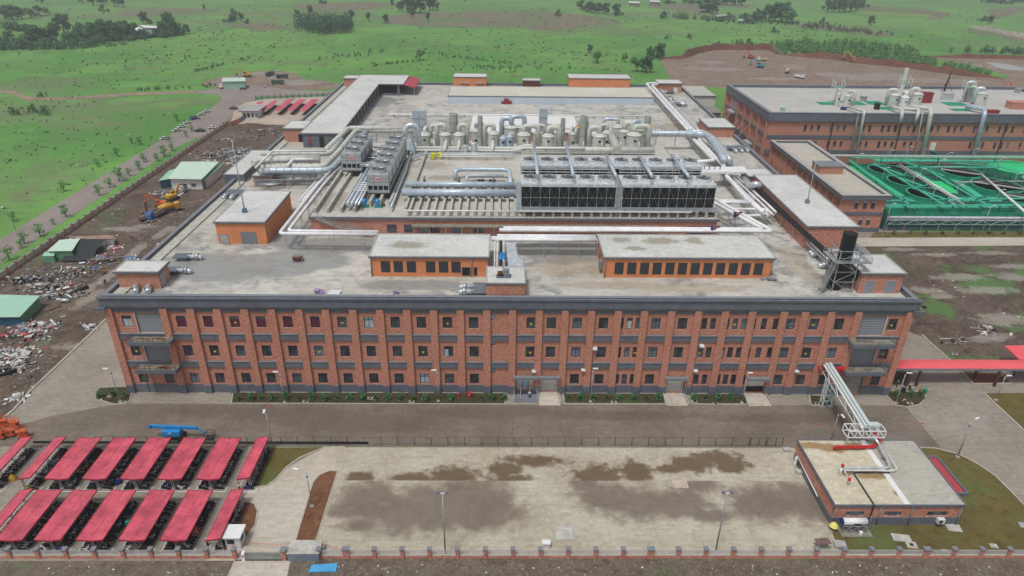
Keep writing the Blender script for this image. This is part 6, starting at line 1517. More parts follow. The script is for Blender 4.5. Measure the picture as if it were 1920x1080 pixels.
for k in range(22):
    x = 131.5 + k * 6; b = MB(); b.beam((x, 95.2, 2.9), (x + 3, 95.2, 4.3), .12); b.beam((x + 3, 95.2, 4.3), (x + 6, 95.2, 2.9), .12); b.beam((x, 95.2, 2.9), (x + 6, 95.2, 2.9), .14); b.beam((x, 95.2, 4.3), (x + 6, 95.2, 4.3), .14)
    b.beam((x, 95.2, 0), (x, 95.2, 2.9), .1); b.build('truss_panel', LAV, t)
pipe_run('pipe_rack', 'long pale pipes on low legs at the foot of the far brick front', [[(125, 166, 6.4), (262, 166, 6.4)], [(125, 167, 6.4), (262, 167, 6.4)]], .45, CONC, 'pipe rack', sup=10, zb=3.6)
t = T('green_stair', 'steep green stair up to the white door of the far brick building', 'stair', G(1755, 297, 4)); a = G(1757, 298, 4); c = YP(1750, 284, 169)
b = MB(); b.beam(a, (c.x, 168.6, c.z), 2.2, .3); b.build('flight', TEAL, t); b = MB(); b.beam(a + Vector((1.2, 0, 1)), (c.x + 1.2, 168.6, c.z + 1), .12); b.beam(a + Vector((-1.2, 0, 1)), (c.x - 1.2, 168.6, c.z + 1), .12); b.build('handrail', MINT, t)
x = YP(1748, 276, 169.9).x; b = MB(); b.box(x - 1.1, 169.6, 8.2, x + 1.1, 169.98, 11.6); b.build('white_door', WHITE, gb)


# lamp posts (single pole with an arm)
def lamp(base, h, ax, ay, label, group='street lamps', head=True, r=.09):
    p = Vector(base); t = T('street_lamp', label, 'street lamp', p, group)
    b = MB(); b.tube([p, p + Vector((0, 0, h))], [r * 1.3, r], 8); b.build('pole', STEEL, t)
    b = MB(); b.box(p.x - .3, p.y - .3, p.z, p.x + .3, p.y + .3, p.z + .18); b.build('foot', CONC, t)
    e = p + Vector((0, 0, h)); q = e + Vector((ax, ay, .5)); b = MB(); b.tube([e - Vector((0, 0, .3)), e, q], r * .8, 6); ar = b.build('arm', STEEL, t)
    d = Vector((ax, ay, 0)).normalized(); b = MB(); b.beam(q - d * .2, q + d * .9, .4, .14); b.build('lamp_head', WHITE, ar)
    b = MB(); b.box(e.x - .12, e.y - .12, e.z - .9, e.x + .12, e.y + .12, e.z - .5); b.build('lamp_box', GREY2, t)


for i, (px, py) in enumerate(((1603, 322), (1660, 315), (1694, 308), (1754, 333), (1768, 320), (1816, 312), (1650, 350), (1704, 367), (1742, 390), (1785, 385), (1718, 352), (1895, 361), (1862, 394), (1866, 330))):
    lamp(G(px, py, 3.7), 7.5, .8, -.3, 'thin lamp post among the green tanks, %s in order from the left' % ORD[i], 'lamps in the treatment works')
for i, px in enumerate((1655, 1838)): lamp(G(px, 440 if i == 0 else 444, 0), 11, .8, 0, ('left' if i == 0 else 'right') + ' tall lamp post on the verge before the green treatment works')
for i, px in enumerate((1675, 1705, 1735, 1766, 1796, 1825, 1853, 1881, 1911)):
    p = G(px, 440); t = T('young_shrub', 'small dark shrub on the verge before the green treatment works, %s from left' % ORD[i], 'shrub', p, 'shrubs before the treatment works')
    b = MB(); b.tube([p, p + Vector((0, 0, .8))], .08, 5); b.build('stem', BARK, t); b = MB(); r = random.Random(i)
    for k in range(60): c = p + Vector((r.gauss(0, .35), r.gauss(0, .35), .3 + r.random() * 1.6)); d = Vector((r.uniform(-1, 1), r.uniform(-1, 1), r.uniform(-.5, 1))).normalized() * .35; e = d.orthogonal() * .6; b.add([c - d, c + e * .5, c + d, c - e * .5], [(0, 1, 2, 3)])
    b.build('foliage', LEAF, t)
# ------------------------------------------------------------------ motorbike sheds
REDS = M('red_roof_sheet', (212, 92, 110), .45, var=.26, scale=.3)
REDE = M('red_roof_edge', (160, 40, 62), .5, var=.06)
ZE = 2.95


def shed(x0, x1, y0, y1, label, double=True, open_right=True):
    t = T('motorbike_shed', label, 'shed', ((x0 + x1) / 2, (y0 + y1) / 2, .08), 'red roofed motorbike sheds')
    xc = (x0 + x1) / 2; zv = ZE - .28 if double else ZE + .1
    for a, za, c, zc in (((x0, ZE, xc - .03, zv), (xc + .03, zv, x1, ZE)) if double else ((x0, ZE - .2, x1, ZE + .25),)):
        n = 24; vs = []
        for j in range(n + 1):
            y = y0 + (y1 - y0) * j / n; dz = .02 if j % 2 else 0
            vs += [(a, y, za + dz), (c, y, zc + dz)]
        b = MB(); b.add(vs, [(2 * j, 2 * j + 1, 2 * j + 3, 2 * j + 2) for j in range(n)])
        b.add([(x, y, z - .06) for x, z in ((a, za), (c, zc)) for y in (y0, y1)], [(0, 1, 3, 2)]); b.build('roof_sheet', REDS, t)
    b = MB()
    if double:
        for y in (y0, y1): b.beam((x0, y, ZE - .08), (xc, y, zv - .08), .1, .24); b.beam((xc, y, zv - .08), (x1, y, ZE - .08), .1, .24)
        for x in (x0, x1): b.beam((x, y0, ZE - .06), (x, y1, ZE - .06), .08, .22)
        b.beam((xc, y0, zv - .1), (xc, y1, zv - .1), .16, .14)
    else:
        for y in (y0, y1): b.beam((x0, y, ZE - .28), (x1, y, ZE + .17), .1, .24)
        for x, z in ((x0, ZE - .26), (x1, ZE + .19)): b.beam((x, y0, z), (x, y1, z), .08, .22)
    b.build('roof_edge', REDE, t)
    for k in range(4):
        y = y0 + .4 + k * (y1 - y0 - .8) / 3; px = xc if double else (x1 - .3 if open_right else x0 + .3)
        b = MB(); b.beam((px - .16, y, .08), (px - .16, y, zv - .1), .12); b.beam((px + .16, y, .08), (px + .16, y, zv - .1), .12); b.box(px - .3, y - .2, .081, px + .3, y + .2, .25)
        b.beam((px, y, zv - .5), (x0 + .4, y, ZE - .2), .08); b.beam((px, y, zv - .5), (x1 - .4, y, ZE - .2), .08)
        b.build('post', STEEL, t)
    return t


def lot(x0, x1, y0, y1):
    b = MB(); b.rect_ring(x0, y0, x1, y1, .1, .05, .1); b.build('parking_line', WHITE, None, 'structure')


DW = 4.3; SH = []
ya1, yb1 = G(130, 897, ZE)[1], G(188, 820, ZE)[1]
ya2, yb2 = G(120, 1012, ZE)[1], G(186, 918, ZE)[1]
for i, px in enumerate((107.5, 178, 249, 319.5, 390.5)): SH.append((G(px, 895, ZE).x, ya1, yb1, 1, 'double red shed in the rear row, %s double from left' % ORD[i]))
for px, lb in ((-22, 'narrow red shed at the left end of the rear row, cut by the picture edge'), (47, 'narrow red shed second from the left in the rear row'), (457, 'narrow red shed at the right end of the rear row')): SH.append((G(px, 895, ZE).x, ya1, yb1, 0, lb))
for i, px in enumerate((18, 90, 169, 248, 326)): SH.append((G(px, 1010, ZE).x, ya2, yb2, 1, 'double red shed in the front row, %s double from left' % ORD[i]))
for px, lb in ((-30, 'narrow red shed at the left end of the front row'), (400, 'narrow red shed at the right end of the front row')): SH.append((G(px, 1010, ZE).x, ya2, yb2, 0, lb))


# one motorbike (built along +x)
def bike():
    t = T('motorbike', 'x', 'motorbike', (0, 0, 0), 'motorbikes parked in the sheds')
    b = MB(); b.tube([(-.75, 0, .62), (-.3, 0, .68), (.1, 0, .6), (.45, 0, .8), (.55, 0, .98)], [.1, .17, .15, .17, .08], 8); b.box(-.25, -.14, .22, .3, .14, .55); b.build('body', BP, t)
    b = MB(); b.tube([(-.72, 0, .8), (-.3, 0, .8), (.08, 0, .76)], [.09, .15, .1], 8); b.build('seat', BLACK, t)
    for x in (-.6, .64): b = MB(); b.tube([(x, -.06, .29), (x, .06, .29)], .29, 14); b.build('wheel', M('tyre', (22, 22, 24), .8), t)
    b = MB(); b.tube([(.42, -.36, 1.02), (.52, 0, 1.0), (.42, .36, 1.02)], .03, 5); b.tube([(.56, 0, .95), (.64, 0, .3)], .05, 6); b.lathe((.4, .3, 1.05), [(.06, 0), (.09, .13)], 8); b.lathe((.4, -.3, 1.05), [(.06, 0), (.09, .13)], 8); b.build('handlebar', M('chrome', (220, 224, 228), .25, .5), t)
    return t


BP = M('bike_body_black', (30, 30, 34), .35, var=.2, scale=3)
BIKEC = {'black': None, 'dark blue': M('bike_body_blue', (36, 54, 150), .35), 'silver': M('bike_body_silver', (200, 204, 208), .35), 'dark red': M('bike_body_red', (120, 34, 44), .35), 'white': M('bike_body_white', (226, 226, 226), .35), 'dark grey': M('bike_body_grey', (66, 70, 76), .4)}
bk = bike(); KIDS[bk.name] = list(bk.children); bk.location = (0, 0, -400)
BN = {}; rb = random.Random(11); nb = 0; SHN = {}; cnt_ = {}
for sx, y0, y1, dbl, lb in sorted(SH):
    kk = 'rear' if 'rear' in lb else 'front'
    cnt_[kk] = cnt_.get(kk, -1) + 1; SHN[lb] = '%s shed in the %s row' % (ORD[cnt_[kk]], kk)
for sx, y0, y1, dbl, lb in SH:
    lot(sx - (2.75 if dbl else 1.5), sx + (2.75 if dbl else 1.9), y0 - .3, y1 + .1)
    rows = [(1, sx + (1.35 if dbl else .5), 17)] + ([(-1, sx - 1.35, 3)] if dbl else [])
    shed(sx - (DW / 2 if dbl else 1.2), sx + (DW / 2 if dbl else 1.2), y0, y1, lb, bool(dbl), sx > -60)
    for side, bx, n in rows:
        for k in range(n):
            y = y0 + .35 + k * .63 + rb.uniform(-.06, .06)
            if rb.random() < .06: continue
            cn_ = rb.choices(['black', 'dark blue', 'silver', 'dark red', 'white', 'dark grey'], [.52, .1, .12, .06, .07, .13])[0]
            rz = (0 if side > 0 else math.pi) + rb.uniform(-.2, .2)
            if rb.random() < .5: rz += math.pi
            key = (lb, side, cn_); BN[key] = q_ = BN.get(key, -1) + 1
            l_ = '%s %s motorbike from the front, %s side of %s' % (ORD[q_], cn_, 'right' if side > 0 else 'left', SHN[lb])
            loc = (bx + rb.uniform(-.12, .12), y, .1)
            c = dup(bk, loc, rz, l_, 'motorbikes of the ' + SHN[lb], swap={'bike_body_black': BIKEC[cn_]} if BIKEC[cn_] else None); nb += 1
for ch in list(bk.children): bpy.data.objects.remove(ch)
bpy.data.objects.remove(bk)
# covers and rain capes on bikes
for px, py, mt_, lb in ((239, 978, TEAL, 'teal cover sheet hanging on a motorbike beside the front row sheds'), (22, 893, YEL, 'yellow cover over a motorbike at the left'), (367, 992, ORG, 'orange bag on a motorbike in the front row'), (220, 899, NAVY, 'dark blue cover over a motorbike in the rear row'), (51, 914, M('olive_sheet', (110, 120, 70), .8), 'olive sheet heaped on the ground between the shed rows'), (149, 880, M('pink_cape', (190, 96, 120), .8), 'pink cape over a motorbike in the rear row')):
    p = G(px, py, .9); b = MB(); r = random.Random(px)
    b.lathe((p.x, p.y, .1), [(.7, 0), (.62, .5), (.4, .95), (.1, 1.1)], 9); b.v = [(x + r.uniform(-.12, .12), y + r.uniform(-.12, .12), z + r.uniform(-.05, .05)) for x, y, z in b.v]
    tag(b.build('cover_sheet', mt_, None), lb, 'cover')


# ------------------------------------------------------------------ people
def person(px, py, label, top=CLOTHW, bottom=CLOTHD, z=0.1, face=0, hat=None, loc=None, pose=0):
    p = Vector(loc) if loc else G(px, py, z); t = T('person', label, 'person', p)
    me = bpy.data.meshes.new('body'); J = [(0, 0, .95), (0, 0, 1.2), (0, 0, 1.42), (0, 0, 1.52), (0, .02, 1.66), (.09, 0, .9), (.1, .03 + .12 * pose, .5), (.1, -.02 + .2 * pose, .06), (-.09, 0, .9), (-.1, .03 - .1 * pose, .5), (-.1, -.05 - .25 * pose, .06), (.2, 0, 1.38), (.27, .02, 1.1), (.25, .16, .88), (-.2, 0, 1.38), (-.27, .02, 1.1), (-.25, .18, .9), (.1, .14 + .2 * pose, .04), (-.1, .1 - .25 * pose, .04)]
    E_ = [(0, 1), (1, 2), (2, 3), (3, 4), (0, 5), (5, 6), (6, 7), (0, 8), (8, 9), (9, 10), (2, 11), (11, 12), (12, 13), (2, 14), (14, 15), (15, 16), (7, 17), (10, 18)]
    Rr = [.15, .15, .15, .06, .115, .1, .07, .05, .1, .07, .05, .075, .055, .045, .075, .055, .045, .045, .045]
    me.from_pydata(J, E_, []); o = bpy.data.objects.new('body', me); COL.objects.link(o); o.parent = t
    sk = o.modifiers.new('skin', 'SKIN'); o.modifiers.new('sub', 'SUBSURF').render_levels = 1
    for i, v in enumerate(me.skin_vertices[0].data): v.radius = (Rr[i], Rr[i]); v.use_root = (i == 0)
    me.materials.append(SKIN)
    b = MB(); b.lathe((0, 0, .98), [(.19, -.08), (.2, .1), (.23, .38), (.2, .46), (.09, .52)], 12); b.v = [(x, y * .75, z) for x, y, z in b.v]
    for s_ in (-1, 1): b.tube([(s_ * .2, 0, 1.4), (s_ * .275, .02, 1.08)], [.085, .075], 8)
    sh = b.build('shirt', top, None); sh.parent = t
    b = MB()
    for s_, o1, o2 in ((1, .12 * pose, .2 * pose), (-1, -.1 * pose, -.25 * pose)): b.tube([(s_ * .09, 0, .98), (s_ * .1, .03 + o1, .5), (s_ * .1, -.02 + o2, .1)], [.125, .095, .08], 8)
    tr = b.build('trousers', bottom, None); tr.parent = t
    b = MB(); b.lathe((0, .01, 1.67), [(.118, -.01), (.122, .06), (.08, .12), (.02, .135)], 12); h = b.build('hair' if not hat else 'cap', hat or BLACK, None); h.parent = t
    t.rotation_euler = (0, 0, face)


person(993, 743, 'person in white shirt and dark trousers on the front entrance steps', loc=(YP(993, 741, -2.6).x, -2.65, .72), hat=CLOTHW)
person(1681, 726, 'person in dark clothes and white cap near the brick corner', top=CLOTHD, hat=CLOTHW, face=1)
person(1704, 733, 'person in dark overalls with white cap behind the person in white', top=CLOTHD, hat=CLOTHW, face=2, pose=.6)
person(1708, 735, 'person in white shirt standing under the red walkway', face=.5)
person(1724, 737, 'person with yellow top bending beside the green bin', top=YEL, face=2.4)
person(1900, 706, 'person walking under the red walkway at the right', top=CLOTHD, face=1, pose=.8)
person(450, 919, 'person in white shirt at the end of the rear shed row', top=CLOTHW, face=2, pose=.5)
person(390, 1023, 'person with white helmet and green vest at the last front shed', top=GREENH2, hat=WHITE)
person(361, 226, 'person standing in the road by the blue van', top=CLOTHD)
person(375, 226, 'person walking in the road near the parked white cars', top=CLOTHD, pose=.6)
person(198, 533, 'person walking on the muddy track behind the left corner', top=CLOTHD, pose=.8)
b = MB(); p = G(1733, 737, .1); b.lathe(p, [(.35, 0), (.48, 1.0), (.5, 1.05)], 12); tag(b.build('bin', TEAL, None), 'green bin under the red walkway post', 'bin')
b = MB(); p = G(1693, 734, .1); b.lathe(p, [(.5, 0), (.5, .9), (.3, 1.0)], 12); tag(b.build('bin', CLOTHD, None), 'dark round bin beside the people at the brick corner', 'bin')

# ------------------------------------------------------------------ front perimeter fence
YF = -45.4
fc = T('perimeter_fence', 'long front fence of brick piers and pale palisade panels on a brick base', 'fence', (0, YF, 0))
PALE = M('pale_palisade', (206, 206, 202), .6, var=.05)
PIER = [YP(px, 1045, YF).x for px in (-35, 21, 75, 127.5, 181, 234, 286, 337.5, 390, 442)]
PIER2 = [YP(px, 1045, YF).x for px in [600 + 0, 650, 703, 755, 806, 858, 910] + [961.5 + i * 51.4 for i in range(20)]]
for seg in (PIER, PIER2):
    for i, x in enumerate(seg):
        if x == seg[0] and seg is PIER2: pass
        hw = .5 if (seg is PIER2 and i in (1, 12, 22)) else .3
        b = MB(); b.box(x - hw, YF - .3, 0, x + hw, YF + .3, 2.05); pr = b.build('pier', BRICK, fc)
        b = MB(); b.box(x - hw - .1, YF - .42, 2.05, x + hw + .1, YF + .42, 2.25); b.build('pier_cap', GREY2, pr)
        if i < len(seg) - 1:
            xa, xb = x + .32, seg[i + 1] - .32
            b = MB(); b.box(xa, YF - .15, 0, xb, YF + .15, .55); b.build('base_wall', BRICK, fc)
            b = MB(); n = int((xb - xa) / .19)
            vs = 0
            for k in range(n + 1): xx = xa + (xb - xa) * k / n; b.box(xx - .045, YF - .03, .56, xx + .045, YF + .03, 1.85)
            b.box(xa, YF - .07, .62, xb, YF + .07, .82); b.box(xa, YF + .031, 1.6, xb, YF + .06, 1.7)
            b.build('palisade_panel', PALE, fc)
gw = T('gate_wall', 'grey slab gate wall with pale flat top beside the folding gate', 'wall', (-33, -45.5, 0))
b = MB(); xa, xb = YP(540, 1050, -46).x, YP(599, 1050, -46).x; b.box(xa, -46.1, 0, xb, -43.4, 1.7); b.build('slab', M('slate_panel', (128, 138, 152), .5, var=.1), gw)
b = MB(); b.box(xa - .1, -46.15, 1.702, xb + .1, -43.3, 1.82); b.build('top', CONC, gw)
gp = T('gate_pier', 'brick gate pier with grey cap at the left of the slate gate wall', 'pier', (xa - .6, -45.6, 0)); b = MB(); b.box(xa - .95, -46, 0, xa - .25, -45.2, 2.1); b.build('pier', BRICK, gp); b = MB(); b.box(xa - 1.1, -46.15, 2.1, xa - .1, -45.05, 2.35); b.build('pier_cap', GREY2, gp)
fg = T('folding_gate', 'low folding lattice gate across the entrance drive', 'gate', (-40, -45.6, 0)); x0, x1 = YP(462, 1050, -45.6).x, xa - 1.0; n = 16
for yy in (-45.9, -45.3):
    for k in range(n):
        a, c = x0 + (x1 - x0) * k / n, x0 + (x1 - x0) * (k + 1) / n; b = MB(); b.beam((a, yy, .2), (c, yy, 1.3), .07); b.beam((a, yy, 1.3), (c, yy, .2), .07); b.beam((a, yy, .1), (a, yy, 1.45), .06); b.build('lattice_link', STEEL, fg)
b = MB(); b.box(x0 - .5, -46, .08, x0, -45.2, 1.5); b.build('drive_unit', WHITE, fg); b = MB(); b.box(x0 - .4, -46.02, .9, x0 - .1, -46.003, 1.2); b.build('red_panel', RED, fg)
gbth = T('guard_booth', 'small white guard booth at the end of the front shed row', 'booth', G(440, 1027, .1)); p = G(440, 1026, .1)
b = MB(); b.box(p.x - 1.2, p.y - .3, .1, p.x + 1.2, p.y + 2.0, 2.6); b.build('wall', WHITE, gbth); b = MB(); b.box(p.x - 1.5, p.y - .6, 2.6, p.x + 1.5, p.y + 2.4, 2.8); b.build('roof', WHITE, gbth)
b = MB(); b.box(p.x - .9, p.y - .36, 1.2, p.x + .3, p.y - .303, 2.1); b.build('window', GLASS, gbth); b = MB(); b.box(p.x + 1.203, p.y + .2, 1.2, p.x + 1.25, p.y + 1.4, 2.1); b.build('window', GLASS, gbth)
# wire fence on posts
wf = T('wire_fence', 'dark green wire fence with thin posts between the front road and the yard', 'fence', (0, -17.6, 0)); GF = M('dark_green_post', (34, 60, 52), .6)
xs = [G(px, 833, 0).x for px in [185 + i * 31.2 for i in range(42)]]
for i, x in enumerate(xs):
    b = MB(); b.beam((x, -17.6, 0), (x, -17.6, 2.1), .1); b.build('post', GF, wf)
    if i < len(xs) - 1:
        b = MB()
        for z in (.12, 2.0): b.beam((x + .06, -17.6, z), (xs[i + 1] - .06, -17.6, z), .035)
        b.build('wire', GF, wf)
for x in xs[-3:-1]:
    b = MB(); b.beam((x + .3, -17.6, .1), (x + .3, -17.6, 2.0), .09); b.beam((x + 2.0, -17.6, .1), (x + 2.0, -17.6, 2.0), .09); b.build('gate_frame', GF, wf)
b = MB(); b.tube([(-95, -17.2, .25), (G(690, 833).x, -17.2, .25)], .22, 8); tag(b.build('pipe', BLACK, None), 'long black pipe lying on the ground along the wire fence', 'pipe')
# posts and rails inside fence along the sheds
t = T('guard_rail', 'white rail fence on the right side of the last sheds', 'fence', (-46, -35, 0))
for pts in ([(462, 944), (413, 1032)], [(503, 842), (470, 914)]):
    a, c = G(*pts[0], 0), G(*pts[1], 0)
    for k in range(9):
        e = a.lerp(c, k / 8); b = MB(); b.beam(e, e + Vector((0, 0, 1.3)), .07); b.build('post', PALE, t)
    for z in (.3, .8, 1.3): b = MB(); b.beam(a + Vector((0, 0, z)), c + Vector((0, 0, z)), .06); b.build('rail', PALE, t)
# ------------------------------------------------------------------ yard items
for px, py, w_, d_, h, mt_, nm, lb in ((1058, 999, 2.9, 3.2, .12, CONC, 'hatch_cover', 'pale concrete hatch cover in the yard slab beside the white box'), (1274, 905, 2.8, 2.9, .14, M('pink_concrete', (196, 180, 168), .8), 'hatch_cover', 'pinkish concrete hatch cover in the middle of the wet patch'),
                                      (1475, 845, 1.4, .9, .5, CONC, 'concrete_block', 'small concrete block at the back corner of the yard slab'), (1499, 887, 1.5, 1.0, .6, CONC, 'concrete_block', 'concrete block against the left wall of the pump house'), (1574, 1023, 1.9, 1.5, .5, COPE, 'hatch_cover', 'square concrete cover below the tank skid'), (1690, 1009, 3, 1.6, .12, CONC, 'hatch_cover', 'pale double cover in the lawn near the fence'), (1709, 1022, 1.7, 1.5, .1, KERB, 'manhole', 'manhole surround beside the pale double cover in the lawn'), (1788, 990, 2.4, 1.6, .12, CONC, 'hatch_cover', 'grey cover in the lawn at the corner of the pump house'), (1863, 1024, 1.2, .9, .12, CONC, 'hatch_cover', 'small cover in the lawn at the right'), (1918, 985, 1.2, 1.2, .12, COPE, 'hatch_cover', 'small white cover at the right picture edge'), (1773, 1034, 1.0, .7, .1, CONC, 'hatch_cover', 'tiny pale cover near the fence in the lawn'),
                                      (573, 753, 1.2, .7, .08, KERB, 'manhole', 'manhole in the front planter under the left street lamp'), (694, 747, 1.2, .8, .08, KERB, 'manhole', 'manhole in the middle of the left front planter'), (772, 753, 1.2, .8, .08, KERB, 'manhole', 'manhole in the front planter left of the second lamp'), (1151, 754, 1.2, .7, .08, KERB, 'manhole', 'manhole in the planter right of the entrance'), (1302, 753, 1.2, .7, .08, KERB, 'manhole', 'manhole at the left of the planter right of the second shutter'), (1342, 757, 1.2, .7, .08, KERB, 'manhole', 'manhole at the right of the planter right of the second shutter'), (1706, 756, 1.2, .8, .08, KERB, 'manhole', 'manhole in the round planter at the right corner'), (1532, 757, 1.0, .8, .08, KERB, 'manhole', 'manhole beside the leg of the pipe bridge'), (1790, 664, 1.2, .8, .1, KERB, 'manhole', 'manhole on the muddy ground behind the red walkway'), (231, 754, 1.2, .7, .1, KERB, 'manhole', 'manhole in the round planter at the left corner')):
    p = G(px, py, .12); b = MB(); b.obox((p.x, p.y, .06), w_, d_, h + .06, .0 if px < 1560 else -.15); o = b.build(nm, mt_, None); tag(o, lb, nm.split('_')[0] + ' cover' if nm == 'hatch_cover' else nm.replace('_', ' '))
    if nm == 'manhole': b = MB(); b.lathe((p.x, p.y, .12 + h), [(.33, 0), (.33, .02)], 14); b.build('lid', DKSTEEL, o)
t = T('white_box', 'white electrical box standing in the yard near the front fence', 'box', G(1024, 1027, .1)); p = G(1024, 1026, .1); b = MB(); b.box(p.x - .6, p.y - .3, .1, p.x + .6, p.y + .5, 1.1); b.build('cabinet', WHITE, t); b = MB(); b.box(p.x - .7, p.y - .4, 1.1, p.x + .7, p.y + .6, 1.2); b.build('lid', WHITE, t)
b = MB(); p = G(604, 1032, .1); b.box(p.x - .3, p.y - .2, .1, p.x + .35, p.y + .3, 1.0); b.box(p.x - .35, p.y - .25, 1.0, p.x + .4, p.y + .35, 1.05); tag(b.build('white_box', WHITE, None), 'small white box behind the fence at the slate gate wall', 'box')
for px, py, tx, ty, lb in ((835, 1040, 829, 925, 'left of two tall floodlight poles at the front fence'), (1341, 1036, 1362, 925, 'right of two tall floodlight poles at the front fence')):
    p = G(px, py, .1); q = YP(tx, ty, p.y); h = q.z; t = T('floodlight_pole', lb, 'floodlight', p, 'floodlight poles')
    b = MB(); b.tube([p, (p.x, p.y, h)], [.15, .1], 10); b.build('pole', STEEL, t); b = MB(); b.box(p.x - .6, p.y - .6, .1, p.x + .6, p.y + .6, .3); b.build('foot', CONC, t)
    b = MB(); b.beam((p.x - .9, p.y, h), (p.x + .9, p.y, h), .14); b.build('crossbar', WHITE, t)
    for s_ in (-.65, .65): b = MB(); b.obox((p.x + s_, p.y, h + .08), .5, .35, .22); b.build('floodlight', GREY, t)
for px, py, tx, ty, ax, ay, lb in ((511, 838, 505, 764, .2, -1, 'street lamp at the corner of the last rear shed'), (585, 949, 574, 885, -1.6, .5, 'street lamp in the red soil planter'), (1557, 830, 1560, 773, .1, -1, 'street lamp in front of the pipe bridge'), (1795, 857, 1830, 790, 1.2, .6, 'street lamp on the curved lawn edge'),
                               (534, 754, 525, 698, -.5, 0, 'wall side lamp in the left planter'), (822, 752, 821, 695, -.3, 0, 'lamp post in the planter left of the red cabinet'), (1107, 753, 1110, 692, .2, 0, 'lamp post in the planter right of the entrance'), (1391, 755, 1400, 700, .2, 0, 'lamp post beside the half open shutter'), (225, 753, 206, 692, -.6, 0, 'lamp post in the left round planter'), (62, 725, 47, 678, -.5, 0, 'lamp post on the muddy ground at the left'), (25, 778, 18, 775, 0, 0, ''), (1680, 756, 1697, 700, .4, 0, 'lamp post in the right round planter'), (1867, 750, 1883, 705, .4, 0, 'lamp post on the brown lawn at the right'), (602, 1029, 596, 1012, 0, 0, '')):
    if not lb: continue
    p = G(px, py, .12); lamp(p, max(3, YP(tx, ty, p.y).z - .5), ax, ay, lb)
for i, (px, py) in enumerate([(480 + v / 4, 540 + 838 / 4) for v in (37, 127, 220, 320, 415, 515, 610, 703, 800, 898, 988, 1080, 1180, 1270, 1462, 1680, 1775, 1862)] + [(448, 750), (470, 750), (920, 750)] + [(960 + v / 4, 540 + 836 / 4) for v in (420, 512, 610, 710, 806, 908, 1003, 1100)] + [(960 + v / 4, 540 + 836 / 4) for v in (1365, 1450, 1540, 1632, 1720)] + [(188, 745), (213, 741), (234, 744), (1680, 742), (1707, 742), (1725, 743)]):
    p = G(px, py, .12); r = random.Random(i * 7 + 1); h = r.uniform(1.3, 2.0); pal = i % 3 == 0
    t = T('planter_shrub', '%s shrub in the %s front planter, %s of all from left' % ('spiky' if pal else 'leafy', 'left' if px < 260 else ('long left' if px < 960 else ('middle' if px < 1250 else ('right' if px < 1500 else 'right corner'))), ORD[i % 35]), 'shrub', p, 'young shrubs in the factory planters')
    b = MB(); b.tube([p, p + Vector((r.uniform(-.1, .1), 0, h * .6))], .05, 5); b.build('stem', BARK, t); b = MB()
    for k in range(70):
        if pal:
            an = r.random() * 6.28; el = r.uniform(.2, 1.3); d = Vector((math.cos(an) * math.cos(el), math.sin(an) * math.cos(el), math.sin(el))); c = p + Vector((0, 0, h * r.uniform(.3, .65))); e = d.cross(Vector((0, 0, 1))).normalized() * .06; L = r.uniform(.5, .95); b.add([c - e, c + e, c + d * L - Vector((0, 0, .1))], [(0, 1, 2)])
        else:
            c = p + Vector((r.gauss(0, .3), r.gauss(0, .3), r.uniform(.15, h))); d = Vector((r.uniform(-1, 1), r.uniform(-1, 1), r.uniform(-1, 1))).normalized() * .26; e = d.orthogonal() * .6; b.add([c - d, c + e, c + d, c - e], [(0, 1, 2, 3)])
    for k in range(20):
        c = p + Vector((r.gauss(0, .35), -.4 + r.gauss(0, .15), r.uniform(.03, .35))); d = Vector((r.uniform(-1, 1), r.uniform(-1, 1), r.uniform(-1, 1))).normalized() * .18; e = d.orthogonal() * .6; b.add([c - d, c + e, c + d, c - e], [(0, 1, 2, 3)])
    b.build('foliage', LEAF, t)
p = G(861, 744, .12); t = T('fire_hydrant', 'red fire hydrant in the front planter', 'hydrant', p); b = MB(); b.lathe(p, [(.16, 0), (.14, .6), (.2, .65), (.12, .95)], 10); b.build('barrel', RED, t); b = MB(); b.tube([p + Vector((-.3, 0, .5)), p + Vector((.3, 0, .5))], .09, 8); b.build('outlet', RED, t)
p = G(880, 745, .12); t = T('fire_cabinet', 'red fire hose cabinet with white emblem in the front planter', 'cabinet', p); b = MB(); b.box(p.x - .4, p.y - .2, .12, p.x + .4, p.y + .2, 1.4); b.build('cabinet_body', RED, t); b = MB(); b.box(p.x - .5, p.y - .3, 1.4, p.x + .5, p.y + .3, 1.5); b.build('cabinet_roof', RED, t); b = MB(); b.lathe((0, 0, 0), [(.14, 0), (.14, .02)], 12); b.v = [(p.x + x, p.y - .205 - z, .95 + y) for x, y, z in b.v]; b.build('emblem', WHITE, t)
for px, py, lb in ((207, 751, 'white sign board in the left round planter'), (1692, 757, 'white sign board in the right round planter')):
    p = G(px, py, .12); t = T('sign_board', lb, 'sign', p); b = MB(); b.beam(p, p + Vector((0, 0, .8)), .08); b.build('post', RED, t); b = MB(); b.obox(p + Vector((0, 0, .8)), .8, .06, .55, .3, .3); b.build('board', WHITE, t)
